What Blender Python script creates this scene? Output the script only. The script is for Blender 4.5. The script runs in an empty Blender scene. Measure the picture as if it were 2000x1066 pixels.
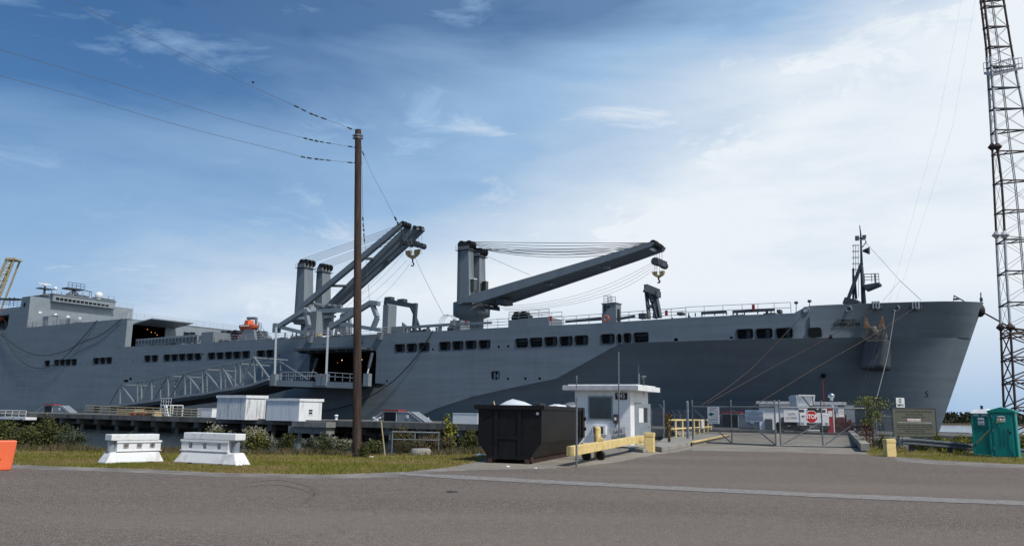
import bpy, math, random
from mathutils import Vector, Matrix, geometry, noise
random.seed(11)
SC = bpy.context.scene
COL = SC.collection
V = Vector
R = math.radians
# ------------------------------------------------------------------ camera, sky, sun, exposure
F = 1555.0; PITCH = math.atan(274/F); ROLL = 0.0155; EYE = 1.65
cd = bpy.data.cameras.new('camera'); cam = bpy.data.objects.new('camera', cd); COL.objects.link(cam)
cd.sensor_width = 36; cd.lens = 36*F/2000; cd.clip_end = 20000; cd.clip_start = 0.1
CM = Matrix.Translation((0, 0, EYE)) @ Matrix.Rotation(math.pi/2+PITCH, 4, 'X') @ Matrix.Rotation(ROLL, 4, 'Z')
cam.matrix_world = CM
SC.camera = cam
SUN_AZ = V((0.68, -0.73, 0)).normalized(); SUN_EL = R(52)
sd = V((SUN_AZ.x*math.cos(SUN_EL), SUN_AZ.y*math.cos(SUN_EL), math.sin(SUN_EL)))
sl = bpy.data.lights.new('sun', 'SUN'); sl.energy = 3.0; sl.angle = R(6); sl.color = (1.0, 0.95, 0.87)
so = bpy.data.objects.new('sun', sl); COL.objects.link(so)
so.rotation_euler = sd.to_track_quat('Z', 'Y').to_euler()
W = bpy.data.worlds.new('World'); SC.world = W; W.use_nodes = True
nt = W.node_tree; nt.nodes.clear()
def N(t, **k):
    n = nt.nodes.new(t)
    for a, b in k.items(): setattr(n, a, b)
    return n
def LK(a, b): nt.links.new(a, b)
def MA(op, a, b=None, clamp=False):
    n = N('ShaderNodeMath', operation=op, use_clamp=clamp)
    for i, s in enumerate((a, b)):
        if s is None: continue
        if isinstance(s, (int, float)): n.inputs[i].default_value = s
        else: LK(s, n.inputs[i])
    return n.outputs[0]
sky = N('ShaderNodeTexSky', sky_type='NISHITA', sun_disc=False)
sky.sun_elevation = SUN_EL; sky.sun_rotation = math.atan2(SUN_AZ.x, SUN_AZ.y)
sky.air_density = 1.0; sky.dust_density = 0.3; sky.ozone_density = 2.5
tc = N('ShaderNodeTexCoord'); sep = N('ShaderNodeSeparateXYZ'); LK(tc.outputs['Generated'], sep.inputs[0])
mp = N('ShaderNodeMapping'); mp.inputs['Rotation'].default_value = (0, R(-24), R(8)); mp.inputs['Scale'].default_value = (1.3, 2.0, 5.0)
LK(tc.outputs['Generated'], mp.inputs['Vector'])
n1 = N('ShaderNodeTexNoise'); n1.inputs['Scale'].default_value = 1.3; n1.inputs['Detail'].default_value = 7; n1.inputs['Roughness'].default_value = .55; n1.inputs['Distortion'].default_value = .35
LK(mp.outputs[0], n1.inputs['Vector'])
mp2 = N('ShaderNodeMapping'); mp2.inputs['Rotation'].default_value = (0, R(30), 0); mp2.inputs['Scale'].default_value = (2.2, 2.0, 6.5); mp2.inputs['Location'].default_value = (3.1, 0, 1.7)
LK(tc.outputs['Generated'], mp2.inputs['Vector'])
n2 = N('ShaderNodeTexNoise'); n2.inputs['Scale'].default_value = 2.4; n2.inputs['Detail'].default_value = 9; n2.inputs['Roughness'].default_value = .62; n2.inputs['Distortion'].default_value = .6
LK(mp2.outputs[0], n2.inputs['Vector'])
cov = MA('ADD', MA('MULTIPLY', sep.outputs['X'], .80), MA('MULTIPLY', sep.outputs['Z'], -2.8))
cov = MA('ADD', cov, MA('MULTIPLY', MA('MAXIMUM', sep.outputs['X'], 0.0), .70))
cov = MA('ADD', cov, 1.40)
cov = MA('ADD', cov, MA('MULTIPLY', MA('SUBTRACT', n1.outputs['Fac'], .5), .95))
cov = MA('MAXIMUM', cov, MA('MULTIPLY', MA('ADD', sep.outputs['X'], .45), .27))
wisp = MA('MULTIPLY', MA('SUBTRACT', n2.outputs['Fac'], .56, True), 1.9)
cov = MA('ADD', cov, wisp)
cov = MA('MINIMUM', MA('MAXIMUM', cov, 0.0), 1.0)
n3 = N('ShaderNodeTexNoise'); n3.inputs['Scale'].default_value = 3.2; n3.inputs['Detail'].default_value = 8; n3.inputs['Roughness'].default_value = .6
mp3 = N('ShaderNodeMapping'); mp3.inputs['Scale'].default_value = (1.0, 1.0, 4.0); mp3.inputs['Location'].default_value = (7.3, 1, 2); LK(tc.outputs['Generated'], mp3.inputs['Vector']); LK(mp3.outputs[0], n3.inputs['Vector'])
cov = MA('SUBTRACT', cov, MA('MULTIPLY', MA('SUBTRACT', n3.outputs['Fac'], .52, True), .6))
cov = MA('SUBTRACT', cov, MA('MULTIPLY', MA('SUBTRACT', .15, sep.outputs['Z'], True), 3.0), True)
gm = N('ShaderNodeMix', data_type='RGBA', blend_type='MULTIPLY'); gm.inputs['Factor'].default_value = 1
LK(sky.outputs[0], gm.inputs['A']); gm.inputs['B'].default_value = (.385, .60, .76, 1)
m1 = N('ShaderNodeMix', data_type='RGBA'); LK(MA('MULTIPLY', cov, 2.0, True), m1.inputs['Factor']); LK(gm.outputs['Result'], m1.inputs['A']); m1.inputs['B'].default_value = (2.45, 3.85, 5.7, 1)
mx = N('ShaderNodeMix', data_type='RGBA'); LK(MA('SUBTRACT', MA('MULTIPLY', cov, 2.0), 1.0, True), mx.inputs['Factor']); LK(m1.outputs['Result'], mx.inputs['A']); mx.inputs['B'].default_value = (6.5, 6.95, 7.4, 1)
bg = N('ShaderNodeBackground'); bg.inputs['Strength'].default_value = 0.1
LK(mx.outputs['Result'], bg.inputs[0])
wo = N('ShaderNodeOutputWorld'); LK(bg.outputs[0], wo.inputs[0])
SC.view_settings.view_transform = 'Standard'; SC.view_settings.look = 'None'
SC.view_settings.exposure = 0.35; SC.view_settings.gamma = 1

# ------------------------------------------------------------------ pixel rays (2000 x 1066)
def ray(px, py): return (CM.to_3x3() @ V(((px-1000)/F, (533-py)/F, -1)))
CP = V((0, 0, EYE))
def hit(px, py, P, Nn):
    d = ray(px, py); return CP + d*((P-CP).dot(Nn)/d.dot(Nn))
def G(px, py, z=0): return hit(px, py, V((0, 0, z)), V((0, 0, 1)))
def DY(px, py, Y): return hit(px, py, V((0, Y, 0)), V((0, 1, 0)))
PHI = R(33.6)
SH = Matrix.Translation((0, 115, 0)) @ Matrix.Rotation(-PHI, 4, 'Z')
SHI = SH.inverted(); UX = SH.to_3x3() @ V((1, 0, 0)); UW = SH.to_3x3() @ V((0, 1, 0))
WZ = -1.6; DZ = 0.4
def L(px, py, w=0.0): return SHI @ hit(px, py, SH @ V((0, w, 0)), UW)      # ship frame: x to the bow, y inboard, z up
def LP(pts, w=0.0): return [L(x, y, w) for x, y in pts]
def LG(px, py, z=DZ): return SHI @ G(px, py, z)

# ------------------------------------------------------------------ materials
def newmat(name):
    m = bpy.data.materials.new(name); m.use_nodes = True
    return m, m.node_tree, m.node_tree.nodes['Principled BSDF']
def pm(name, col, rough=.6, metal=0.0, var=.18, scale=1.5, bump=.0, bscale=20, dirt=None, dscale=.8, damt=.5, streak=False, spec=.4):
    m, t, b = newmat(name); n = t.nodes; l = t.links.new
    tc = n.new('ShaderNodeTexCoord'); mp = n.new('ShaderNodeMapping'); l(tc.outputs['Object'], mp.inputs[0])
    if streak: mp.inputs['Scale'].default_value = (1, 1, .12)
    no = n.new('ShaderNodeTexNoise'); no.inputs['Scale'].default_value = scale; no.inputs['Detail'].default_value = 6; no.inputs['Roughness'].default_value = .6
    l(mp.outputs[0], no.inputs['Vector'])
    mr = n.new('ShaderNodeMapRange'); mr.inputs[1].default_value = .3; mr.inputs[2].default_value = .7; mr.inputs[3].default_value = 1-var; mr.inputs[4].default_value = 1+var
    l(no.outputs['Fac'], mr.inputs[0])
    hs = n.new('ShaderNodeHueSaturation'); hs.inputs['Color'].default_value = (*col, 1); l(mr.outputs[0], hs.inputs['Value'])
    out = hs.outputs[0]
    if dirt:
        d = n.new('ShaderNodeTexNoise'); d.inputs['Scale'].default_value = dscale; d.inputs['Detail'].default_value = 8; d.inputs['Roughness'].default_value = .7
        l(mp.outputs[0], d.inputs['Vector'])
        r2 = n.new('ShaderNodeMapRange'); r2.inputs[1].default_value = .5; r2.inputs[2].default_value = .68; r2.inputs[3].default_value = 0; r2.inputs[4].default_value = damt
        l(d.outputs['Fac'], r2.inputs[0])
        mi = n.new('ShaderNodeMix'); mi.data_type = 'RGBA'; l(r2.outputs[0], mi.inputs['Factor']); l(out, mi.inputs['A']); mi.inputs['B'].default_value = (*dirt, 1)
        out = mi.outputs['Result']
    l(out, b.inputs['Base Color'])
    b.inputs['Roughness'].default_value = rough; b.inputs['Metallic'].default_value = metal; b.inputs['Specular IOR Level'].default_value = spec
    if bump:
        bn = n.new('ShaderNodeTexNoise'); bn.inputs['Scale'].default_value = bscale; bn.inputs['Detail'].default_value = 5; l(tc.outputs['Object'], bn.inputs['Vector'])
        bu = n.new('ShaderNodeBump'); bu.inputs['Strength'].default_value = bump; bu.inputs['Distance'].default_value = .05; l(bn.outputs['Fac'], bu.inputs['Height']); l(bu.outputs[0], b.inputs['Normal'])
    return m
def emis(name, col, s):
    m, t, b = newmat(name); b.inputs['Base Color'].default_value = (*col, 1); b.inputs['Emission Color'].default_value = (*col, 1); b.inputs['Emission Strength'].default_value = s; return m
M = {}
M['navy'] = pm('navy_grey', (.175, .205, .23), .55, var=.10, scale=.5, streak=True)
M['navy2'] = pm('navy_grey_light', (.215, .25, .28), .5, var=.10, scale=.6)
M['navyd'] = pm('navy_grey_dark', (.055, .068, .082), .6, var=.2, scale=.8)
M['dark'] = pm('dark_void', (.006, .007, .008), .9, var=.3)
M['vent'] = pm('vent_and_shade_grey', (.035, .042, .05), .6, var=.3, scale=1)  # vents' own grey; also stands for shade under ramp and in boat recess
M['black'] = pm('black_rubber', (.012, .012, .013), .6, var=.4, scale=3)
M['galv'] = pm('galvanised', (.16, .175, .19), .5, .3, var=.2, scale=6)
M['steelg'] = pm('painted_steel_grey', (.22, .25, .28), .5, var=.15, scale=3)
M['white'] = pm('white_paint', (.74, .75, .76), .5, var=.06, scale=3, dirt=(.35, .33, .3), dscale=1.6, damt=.35)
M['whitec'] = pm('white_plastic', (.74, .75, .76), .42, var=.06, scale=2, dirt=(.36, .34, .31), dscale=2.4, damt=.6, bump=.05, bscale=6)
M['orange'] = pm('orange_plastic', (.75, .13, .045), .5, var=.08, scale=3, dirt=(.4, .1, .05), damt=.5)
M['lifeor'] = pm('lifeboat_orange', (.62, .12, .05), .45, var=.1, scale=1)
M['red'] = pm('red_paint', (.30, .03, .035), .5, var=.2, scale=2)
M['yellow'] = pm('yellow_paint', (.74, .56, .24), .55, var=.12, scale=4, dirt=(.25, .17, .06), dscale=3.0, damt=.55, bump=.1, bscale=18)
M['yellowt'] = pm('yellow_tan_rail', (.36, .31, .19), .6, var=.2, scale=2)
M['hook'] = pm('hook_yellow', (.42, .32, .15), .5, var=.15, scale=2)
M['rust'] = pm('rust_steel', (.055, .036, .032), .75, var=.35, scale=5, bump=.1)
M['engred'] = pm('engine_red', (.15, .03, .025), .6, var=.4, scale=4, dirt=(.03, .02, .02), dscale=3, damt=.8)
M['rustd'] = pm('rust_dark', (.045, .022, .018), .8, var=.4, scale=5)
M['rustor'] = pm('rust_orange', (.14, .065, .03), .8, var=.4, scale=2, dirt=(.3, .3, .28), damt=.8)
M['anch'] = pm('anchor_iron', (.11, .105, .095), .8, var=.5, scale=3, dirt=(.07, .04, .025), dscale=1.2, damt=.9)
M['mastw'] = pm('mast_white', (.46, .47, .49), .5, var=.15, scale=4)
M['conc'] = pm('concrete', (.27, .26, .23), .85, var=.22, scale=.7, bump=.2, bscale=14, dirt=(.12, .10, .075), dscale=.9, damt=.55)
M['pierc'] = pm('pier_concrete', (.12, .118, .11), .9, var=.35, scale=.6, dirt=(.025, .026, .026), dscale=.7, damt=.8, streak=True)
M['pierl'] = pm('pier_concrete_light', (.20, .20, .19), .85, var=.2, scale=.6, dirt=(.08, .08, .08), dscale=.9, damt=.6)
M['wood'] = pm('pole_wood', (.045, .028, .022), .85, var=.5, scale=9, streak=True, bump=.6, bscale=28, dirt=(.11, .07, .055), dscale=5, damt=.7)
M['dump'] = pm('dumpster_black', (.006, .0055, .0065), .5, var=.4, scale=2.2, dirt=(.02, .014, .012), dscale=1.6, damt=.6, bump=.12, bscale=5, spec=.25)
M['teal'] = pm('teal_plastic', (.0, .225, .19), .45, var=.08, scale=2, bump=.05, bscale=10)
M['teald'] = pm('teal_plastic_deep', (.0, .15, .13), .5, var=.08, scale=2)
M['glass'] = pm('dark_glass', (.03, .035, .033), .12, var=.4, scale=1.5, spec=.8)
M['chrome'] = pm('chrome', (.7, .7, .7), .15, 1.0, var=.1)
M['sign'] = pm('sign_white', (.72, .73, .73), .5, var=.07, scale=5)
M['signb'] = pm('sign_pale_blue', (.47, .55, .64), .5, var=.05, scale=5)
M['signo'] = pm('sign_olive', (.105, .11, .085), .7, var=.12, scale=4, streak=True)
M['ink'] = pm('ink_black', (.012, .012, .012), .6, var=.1)
M['inkred'] = pm('ink_red', (.42, .02, .03), .5, var=.1)
M['inkgreen'] = pm('ink_green', (.01, .12, .06), .5, var=.1)
M['inkw'] = pm('ink_white', (.75, .75, .75), .5, var=.05)
M['inkg'] = pm('ink_grey', (.018, .019, .016), .6, var=.1)
M['stopred'] = pm('stop_red', (.36, .012, .018), .4, var=.06)
M['tan'] = pm('tan_crate', (.42, .33, .2), .8, var=.2, scale=6)
M['bluep'] = pm('blue_grey_post', (.12, .16, .2), .6, var=.2, scale=6, dirt=(.3, .3, .28), dscale=6, damt=.4)
M['rope'] = pm('rope_brown', (.075, .052, .045), .9, var=.2, scale=6)
M['ropeg'] = pm('rope_grey', (.16, .17, .18), .9, var=.2, scale=6)
M['roped'] = pm('rope_dark', (.03, .035, .04), .9, var=.2, scale=6)
M['wire'] = pm('wire', (.12, .13, .15), .5, .3, var=.1)
M['lamp'] = emis('warm_lamp', (1, .42, .14), 1.6)
M['trash'] = pm('white_bag', (.62, .65, .70), .35, var=.06, scale=5)
M['bag'] = pm('black_bag', (.02, .02, .022), .3, var=.3, scale=5)

def leafmat(name, c1, c2, tr=.25):
    m, t, b = newmat(name); n = t.nodes; l = t.links.new
    tc = n.new('ShaderNodeTexCoord'); no = n.new('ShaderNodeTexNoise'); no.inputs['Scale'].default_value = 3.5; no.inputs['Detail'].default_value = 4
    l(tc.outputs['Object'], no.inputs['Vector'])
    mr = n.new('ShaderNodeMapRange'); mr.inputs[1].default_value = .35; mr.inputs[2].default_value = .65; l(no.outputs['Fac'], mr.inputs[0])
    mi = n.new('ShaderNodeMix'); mi.data_type = 'RGBA'; mi.inputs['A'].default_value = (*c1, 1); mi.inputs['B'].default_value = (*c2, 1); l(mr.outputs[0], mi.inputs['Factor'])
    l(mi.outputs['Result'], b.inputs['Base Color']); b.inputs['Roughness'].default_value = .7; b.inputs['Specular IOR Level'].default_value = .2
    return m
M['lf_dark'] = leafmat('leaf_dark', (.026, .036, .012), (.058, .066, .022))
M['lf_olive'] = leafmat('leaf_olive', (.07, .075, .022), (.14, .14, .045))
M['lf_yel'] = leafmat('leaf_yellow', (.16, .18, .02), (.30, .29, .04))
M['lf_flow'] = leafmat('seed_heads', (.30, .29, .22), (.42, .40, .33))
M['lf_dry'] = leafmat('dry_stems', (.10, .07, .045), (.17, .12, .08))
M['lf_red'] = leafmat('vine_red', (.10, .02, .015), (.16, .04, .02))
M['lf_blue'] = leafmat('leaf_greyblue', (.07, .09, .07), (.12, .14, .10))
M['bark'] = pm('bark', (.06, .045, .035), .9, var=.4, scale=8)
M['treeline'] = leafmat('treeline', (.018, .024, .012), (.04, .045, .025))

def hullmat():
    m, t, b = newmat('hull_plating'); n = t.nodes; l = t.links.new
    tc = n.new('ShaderNodeTexCoord'); mp = n.new('ShaderNodeMapping'); mp.inputs['Scale'].default_value = (.035, .035, .5); l(tc.outputs['Object'], mp.inputs[0])
    a = n.new('ShaderNodeTexNoise'); a.inputs['Scale'].default_value = 2.2; a.inputs['Detail'].default_value = 5; a.inputs['Roughness'].default_value = .6; l(mp.outputs[0], a.inputs['Vector'])
    mpv = n.new('ShaderNodeMapping'); mpv.inputs['Scale'].default_value = (1.0, 1.0, .06); l(tc.outputs['Object'], mpv.inputs[0])
    v = n.new('ShaderNodeTexNoise'); v.inputs['Scale'].default_value = .8; v.inputs['Detail'].default_value = 6; l(mpv.outputs[0], v.inputs['Vector'])
    s = n.new('ShaderNodeMath'); s.operation = 'ADD'; l(a.outputs['Fac'], s.inputs[0])
    s2 = n.new('ShaderNodeMath'); s2.operation = 'MULTIPLY'; s2.inputs[1].default_value = .45; l(v.outputs['Fac'], s2.inputs[0]); l(s2.outputs[0], s.inputs[1])
    mr = n.new('ShaderNodeMapRange'); mr.inputs[1].default_value = .5; mr.inputs[2].default_value = .95; mr.inputs[3].default_value = .88; mr.inputs[4].default_value = 1.10; l(s.outputs[0], mr.inputs[0])
    hs = n.new('ShaderNodeHueSaturation'); hs.inputs['Color'].default_value = (.168, .205, .238, 1); l(mr.outputs[0], hs.inputs['Value'])
    # plate seams
    br = n.new('ShaderNodeTexBrick'); br.inputs['Scale'].default_value = 1; br.inputs['Brick Width'].default_value = 9.0; br.inputs['Row Height'].default_value = 2.35; br.inputs['Mortar Size'].default_value = .03; br.inputs['Mortar Smooth'].default_value = 1
    br.inputs['Color1'].default_value = (1, 1, 1, 1); br.inputs['Color2'].default_value = (.955, .955, .955, 1); br.inputs['Mortar'].default_value = (1.10, 1.10, 1.10, 1)
    sx = n.new('ShaderNodeSeparateXYZ'); l(tc.outputs['Object'], sx.inputs[0]); cx = n.new('ShaderNodeCombineXYZ'); l(sx.outputs['X'], cx.inputs['X']); l(sx.outputs['Z'], cx.inputs['Y']); l(cx.outputs[0], br.inputs['Vector'])
    mm = n.new('ShaderNodeMix'); mm.data_type = 'RGBA'; mm.blend_type = 'MULTIPLY'; mm.inputs['Factor'].default_value = .55; l(hs.outputs[0], mm.inputs['A']); l(br.outputs['Color'], mm.inputs['B'])
    mps = n.new('ShaderNodeMapping'); mps.inputs['Scale'].default_value = (1.6, 1.6, .07); l(tc.outputs['Object'], mps.inputs[0])
    ns = n.new('ShaderNodeTexNoise'); ns.inputs['Scale'].default_value = 1.1; ns.inputs['Detail'].default_value = 7; ns.inputs['Roughness'].default_value = .7; l(mps.outputs[0], ns.inputs['Vector'])
    rs = n.new('ShaderNodeMapRange'); rs.inputs[1].default_value = .60; rs.inputs[2].default_value = .78; rs.inputs[4].default_value = .45; l(ns.outputs['Fac'], rs.inputs[0])
    mr2 = n.new('ShaderNodeMix'); mr2.data_type = 'RGBA'; l(rs.outputs[0], mr2.inputs['Factor']); l(mm.outputs['Result'], mr2.inputs['A']); mr2.inputs['B'].default_value = (.12, .115, .11, 1); mm = mr2
    l(mm.outputs['Result'], b.inputs['Base Color']); b.inputs['Roughness'].default_value = .6; b.inputs['Specular IOR Level'].default_value = .2
    bu = n.new('ShaderNodeBump'); bu.inputs['Strength'].default_value = .12; bu.inputs['Distance'].default_value = .2
    l(a.outputs['Fac'], bu.inputs['Height']); l(bu.outputs[0], b.inputs['Normal'])
    return m
M['hull'] = hullmat()

def groundmat(name, kind):
    m, t, b = newmat(name); n = t.nodes; l = t.links.new
    tc = n.new('ShaderNodeTexCoord')
    def noi(sc, det=6, r=.6, scale=None):
        x = n.new('ShaderNodeTexNoise'); x.inputs['Scale'].default_value = sc; x.inputs['Detail'].default_value = det; x.inputs['Roughness'].default_value = r
        if scale:
            mp = n.new('ShaderNodeMapping'); mp.inputs['Scale'].default_value = scale; l(tc.outputs['Object'], mp.inputs[0]); l(mp.outputs[0], x.inputs['Vector'])
        else: l(tc.outputs['Object'], x.inputs['Vector'])
        return x.outputs['Fac']
    def rng(s, a, b_, c, d):
        r = n.new('ShaderNodeMapRange'); r.inputs[1].default_value = a; r.inputs[2].default_value = b_; r.inputs[3].default_value = c; r.inputs[4].default_value = d; l(s, r.inputs[0]); return r.outputs[0]
    def mix(f, A, B, bt='MIX'):
        x = n.new('ShaderNodeMix'); x.data_type = 'RGBA'; x.blend_type = bt
        if isinstance(f, float): x.inputs['Factor'].default_value = f
        else: l(f, x.inputs['Factor'])
        for k, c in (('A', A), ('B', B)):
            if isinstance(c, tuple): x.inputs[k].default_value = (*c, 1)
            else: l(c, x.inputs[k])
        return x.outputs['Result']
    if kind == 'asphalt':
        c = mix(rng(noi(.35, 5, .6, (.4, 1, 1)), .35, .65, 0, 1), (.112, .083, .064), (.148, .113, .089))
        c = mix(rng(noi(1.1, 7, .75, (.5, 1.0, 1)), .56, .76, 0, .55), c, (.25, .215, .185))
        c = mix(rng(noi(.13, 5, .65, (.7, 1.5, 1)), .56, .66, 0, .5), c, (.115, .098, .088))
        c = mix(rng(noi(5.0, 14, 1.0), .51, .56, 0, .85), c, (.32, .285, .26))
        c = mix(rng(noi(6.3, 14, 1.0), .505, .555, 0, .9), c, (.042, .033, .028))
        c = mix(rng(noi(38, 4, .85), .52, .60, 0, .85), c, (.46, .43, .40))
        c = mix(rng(noi(47, 4, .85), .50, .58, 0, .9), c, (.030, .027, .027))
        c = mix(rng(noi(.09, 3, .5, (.35, 1.6, 1)), .47, .58, 0, .45), c, (.20, .168, .145))
        wv = n.new('ShaderNodeTexVoronoi'); wv.feature = 'DISTANCE_TO_EDGE'; wv.inputs['Scale'].default_value = .14
        mp = n.new('ShaderNodeMapping'); mp.inputs['Scale'].default_value = (.5, 1, 1); wn = n.new('ShaderNodeTexNoise'); wn.inputs['Scale'].default_value = .8; wn.inputs['Detail'].default_value = 6
        l(tc.outputs['Object'], wn.inputs['Vector']); va = n.new('ShaderNodeVectorMath'); va.operation = 'MULTIPLY_ADD'; l(wn.outputs['Color'], va.inputs[0]); va.inputs[1].default_value = (3, 3, 0); l(tc.outputs['Object'], va.inputs[2]); l(va.outputs[0], mp.inputs[0]); l(mp.outputs[0], wv.inputs['Vector'])
        c = mix(rng(wv.outputs['Distance'], .0, .0022, .35, 0), c, (.03, .028, .028))
        b.inputs['Roughness'].default_value = 1.0; h = noi(60, 4, .8); bs = .2
    elif kind == 'grass':
        c = mix(rng(noi(.5, 6, .65), .35, .62, 0, 1), (.13, .12, .026), (.2, .16, .05))
        c = mix(rng(noi(1.3, 6, .7, (.35, 1.4, 1)), .52, .68, 0, .8), c, (.16, .125, .065))
        c = mix(rng(noi(14, 5, .8), .45, .7, 0, .7), c, (.055, .065, .018))
        b.inputs['Roughness'].default_value = 1; h = noi(12, 6, .8); bs = 1
    elif kind == 'gravel':
        c = mix(rng(noi(.9, 6, .7), .4, .62, 0, 1), (.17, .155, .14), (.29, .27, .25))
        c = mix(rng(noi(30, 4, .8), .5, .68, 0, .8), c, (.08, .075, .065))
        b.inputs['Roughness'].default_value = .95; h = noi(25, 5, .8); bs = .7
    elif kind == 'concrete':
        c = mix(rng(noi(.4, 6, .7), .35, .65, 0, 1), (.19, .175, .15), (.30, .28, .24))
        c = mix(rng(noi(1.6, 7, .7, (.5, 1.3, 1)), .52, .66, 0, .7), c, (.17, .115, .065))
        c = mix(rng(noi(50, 3, .7), .5, .7, 0, .4), c, (.12, .11, .1))
        b.inputs['Roughness'].default_value = .9; h = noi(40, 5, .7); bs = .3
    elif kind == 'paint':
        c = mix(rng(noi(6, 6, .8), .42, .6, 0, 1), (.19, .175, .16), (.31, .30, .29))
        c = mix(rng(noi(60, 3, .8), .5, .65, 0, .6), c, (.10, .098, .095))
        b.inputs['Roughness'].default_value = .8; h = noi(60, 4, .8); bs = .4
    elif kind == 'marsh':
        c = mix(rng(noi(.02, 5, .7), .4, .6, 0, 1), (.075, .055, .035), (.12, .09, .06)); b.inputs['Roughness'].default_value = 1; h = noi(.3); bs = .2
    l(c, b.inputs['Base Color']); b.inputs['Specular IOR Level'].default_value = .08
    bu = n.new('ShaderNodeBump'); bu.inputs['Strength'].default_value = bs; bu.inputs['Distance'].default_value = .02; l(h, bu.inputs['Height']); l(bu.outputs[0], b.inputs['Normal'])
    return m
for k in ('asphalt', 'grass', 'gravel', 'concrete', 'paint', 'marsh'): M['g_'+k] = groundmat('ground_'+k, k)
def watermat():
    m, t, b = newmat('river_water'); n = t.nodes; l = t.links.new
    tc = n.new('ShaderNodeTexCoord'); no = n.new('ShaderNodeTexNoise'); no.inputs['Scale'].default_value = .9; no.inputs['Detail'].default_value = 5
    mp = n.new('ShaderNodeMapping'); mp.inputs['Scale'].default_value = (.6, 1.6, 1); l(tc.outputs['Object'], mp.inputs[0]); l(mp.outputs[0], no.inputs['Vector'])
    bu = n.new('ShaderNodeBump'); bu.inputs['Strength'].default_value = .45; bu.inputs['Distance'].default_value = .15; l(no.outputs['Fac'], bu.inputs['Height']); l(bu.outputs[0], b.inputs['Normal'])
    b.inputs['Base Color'].default_value = (.02, .028, .035, 1); b.inputs['Roughness'].default_value = .12; b.inputs['IOR'].default_value = 1.33
    return m
M['water'] = watermat()
def brickwhite(name, base, dark, amt, stk):
    m, t, b = newmat(name); n = t.nodes; l = t.links.new
    tc = n.new('ShaderNodeTexCoord'); br = n.new('ShaderNodeTexBrick'); br.inputs['Scale'].default_value = 1; br.inputs['Brick Width'].default_value = .42; br.inputs['Row Height'].default_value = .21; br.inputs['Mortar Size'].default_value = .014
    sx = n.new('ShaderNodeSeparateXYZ'); l(tc.outputs['Object'], sx.inputs[0]); ad = n.new('ShaderNodeMath'); l(sx.outputs['X'], ad.inputs[0]); l(sx.outputs['Y'], ad.inputs[1]); cx = n.new('ShaderNodeCombineXYZ'); l(ad.outputs[0], cx.inputs['X']); l(sx.outputs['Z'], cx.inputs['Y']); l(cx.outputs[0], br.inputs['Vector'])
    br.inputs['Color1'].default_value = (*base, 1); br.inputs['Color2'].default_value = (base[0]*.95, base[1]*.95, base[2]*.95, 1); br.inputs['Mortar'].default_value = (base[0]*.88, base[1]*.88, base[2]*.87, 1)
    mp = n.new('ShaderNodeMapping'); mp.inputs['Scale'].default_value = (1.3, 1.3, .16); l(tc.outputs['Object'], mp.inputs[0])
    no = n.new('ShaderNodeTexNoise'); no.inputs['Scale'].default_value = stk; no.inputs['Detail'].default_value = 8; no.inputs['Roughness'].default_value = .7; l(mp.outputs[0], no.inputs['Vector'])
    r = n.new('ShaderNodeMapRange'); r.inputs[1].default_value = .5; r.inputs[2].default_value = .7; r.inputs[4].default_value = amt; l(no.outputs['Fac'], r.inputs[0])
    mi = n.new('ShaderNodeMix'); mi.data_type = 'RGBA'; l(r.outputs[0], mi.inputs['Factor']); l(br.outputs['Color'], mi.inputs['A']); mi.inputs['B'].default_value = (*dark, 1)
    l(mi.outputs['Result'], b.inputs['Base Color']); b.inputs['Roughness'].default_value = .75
    bu = n.new('ShaderNodeBump'); bu.inputs['Strength'].default_value = .12; bu.inputs['Distance'].default_value = .01; l(br.outputs['Fac'], bu.inputs['Height']); bu.invert = True; l(bu.outputs[0], b.inputs['Normal'])
    return m
M['shed1'] = brickwhite('shed_block_stained', (.70, .71, .72), (.10, .10, .10), .85, 2.2)
M['shed2'] = brickwhite('shed_block_white', (.74, .76, .78), (.26, .28, .26), .5, 1.2)
M['booth'] = brickwhite('booth_block', (.80, .81, .82), (.5, .5, .49), .4, 1.5)

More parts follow.
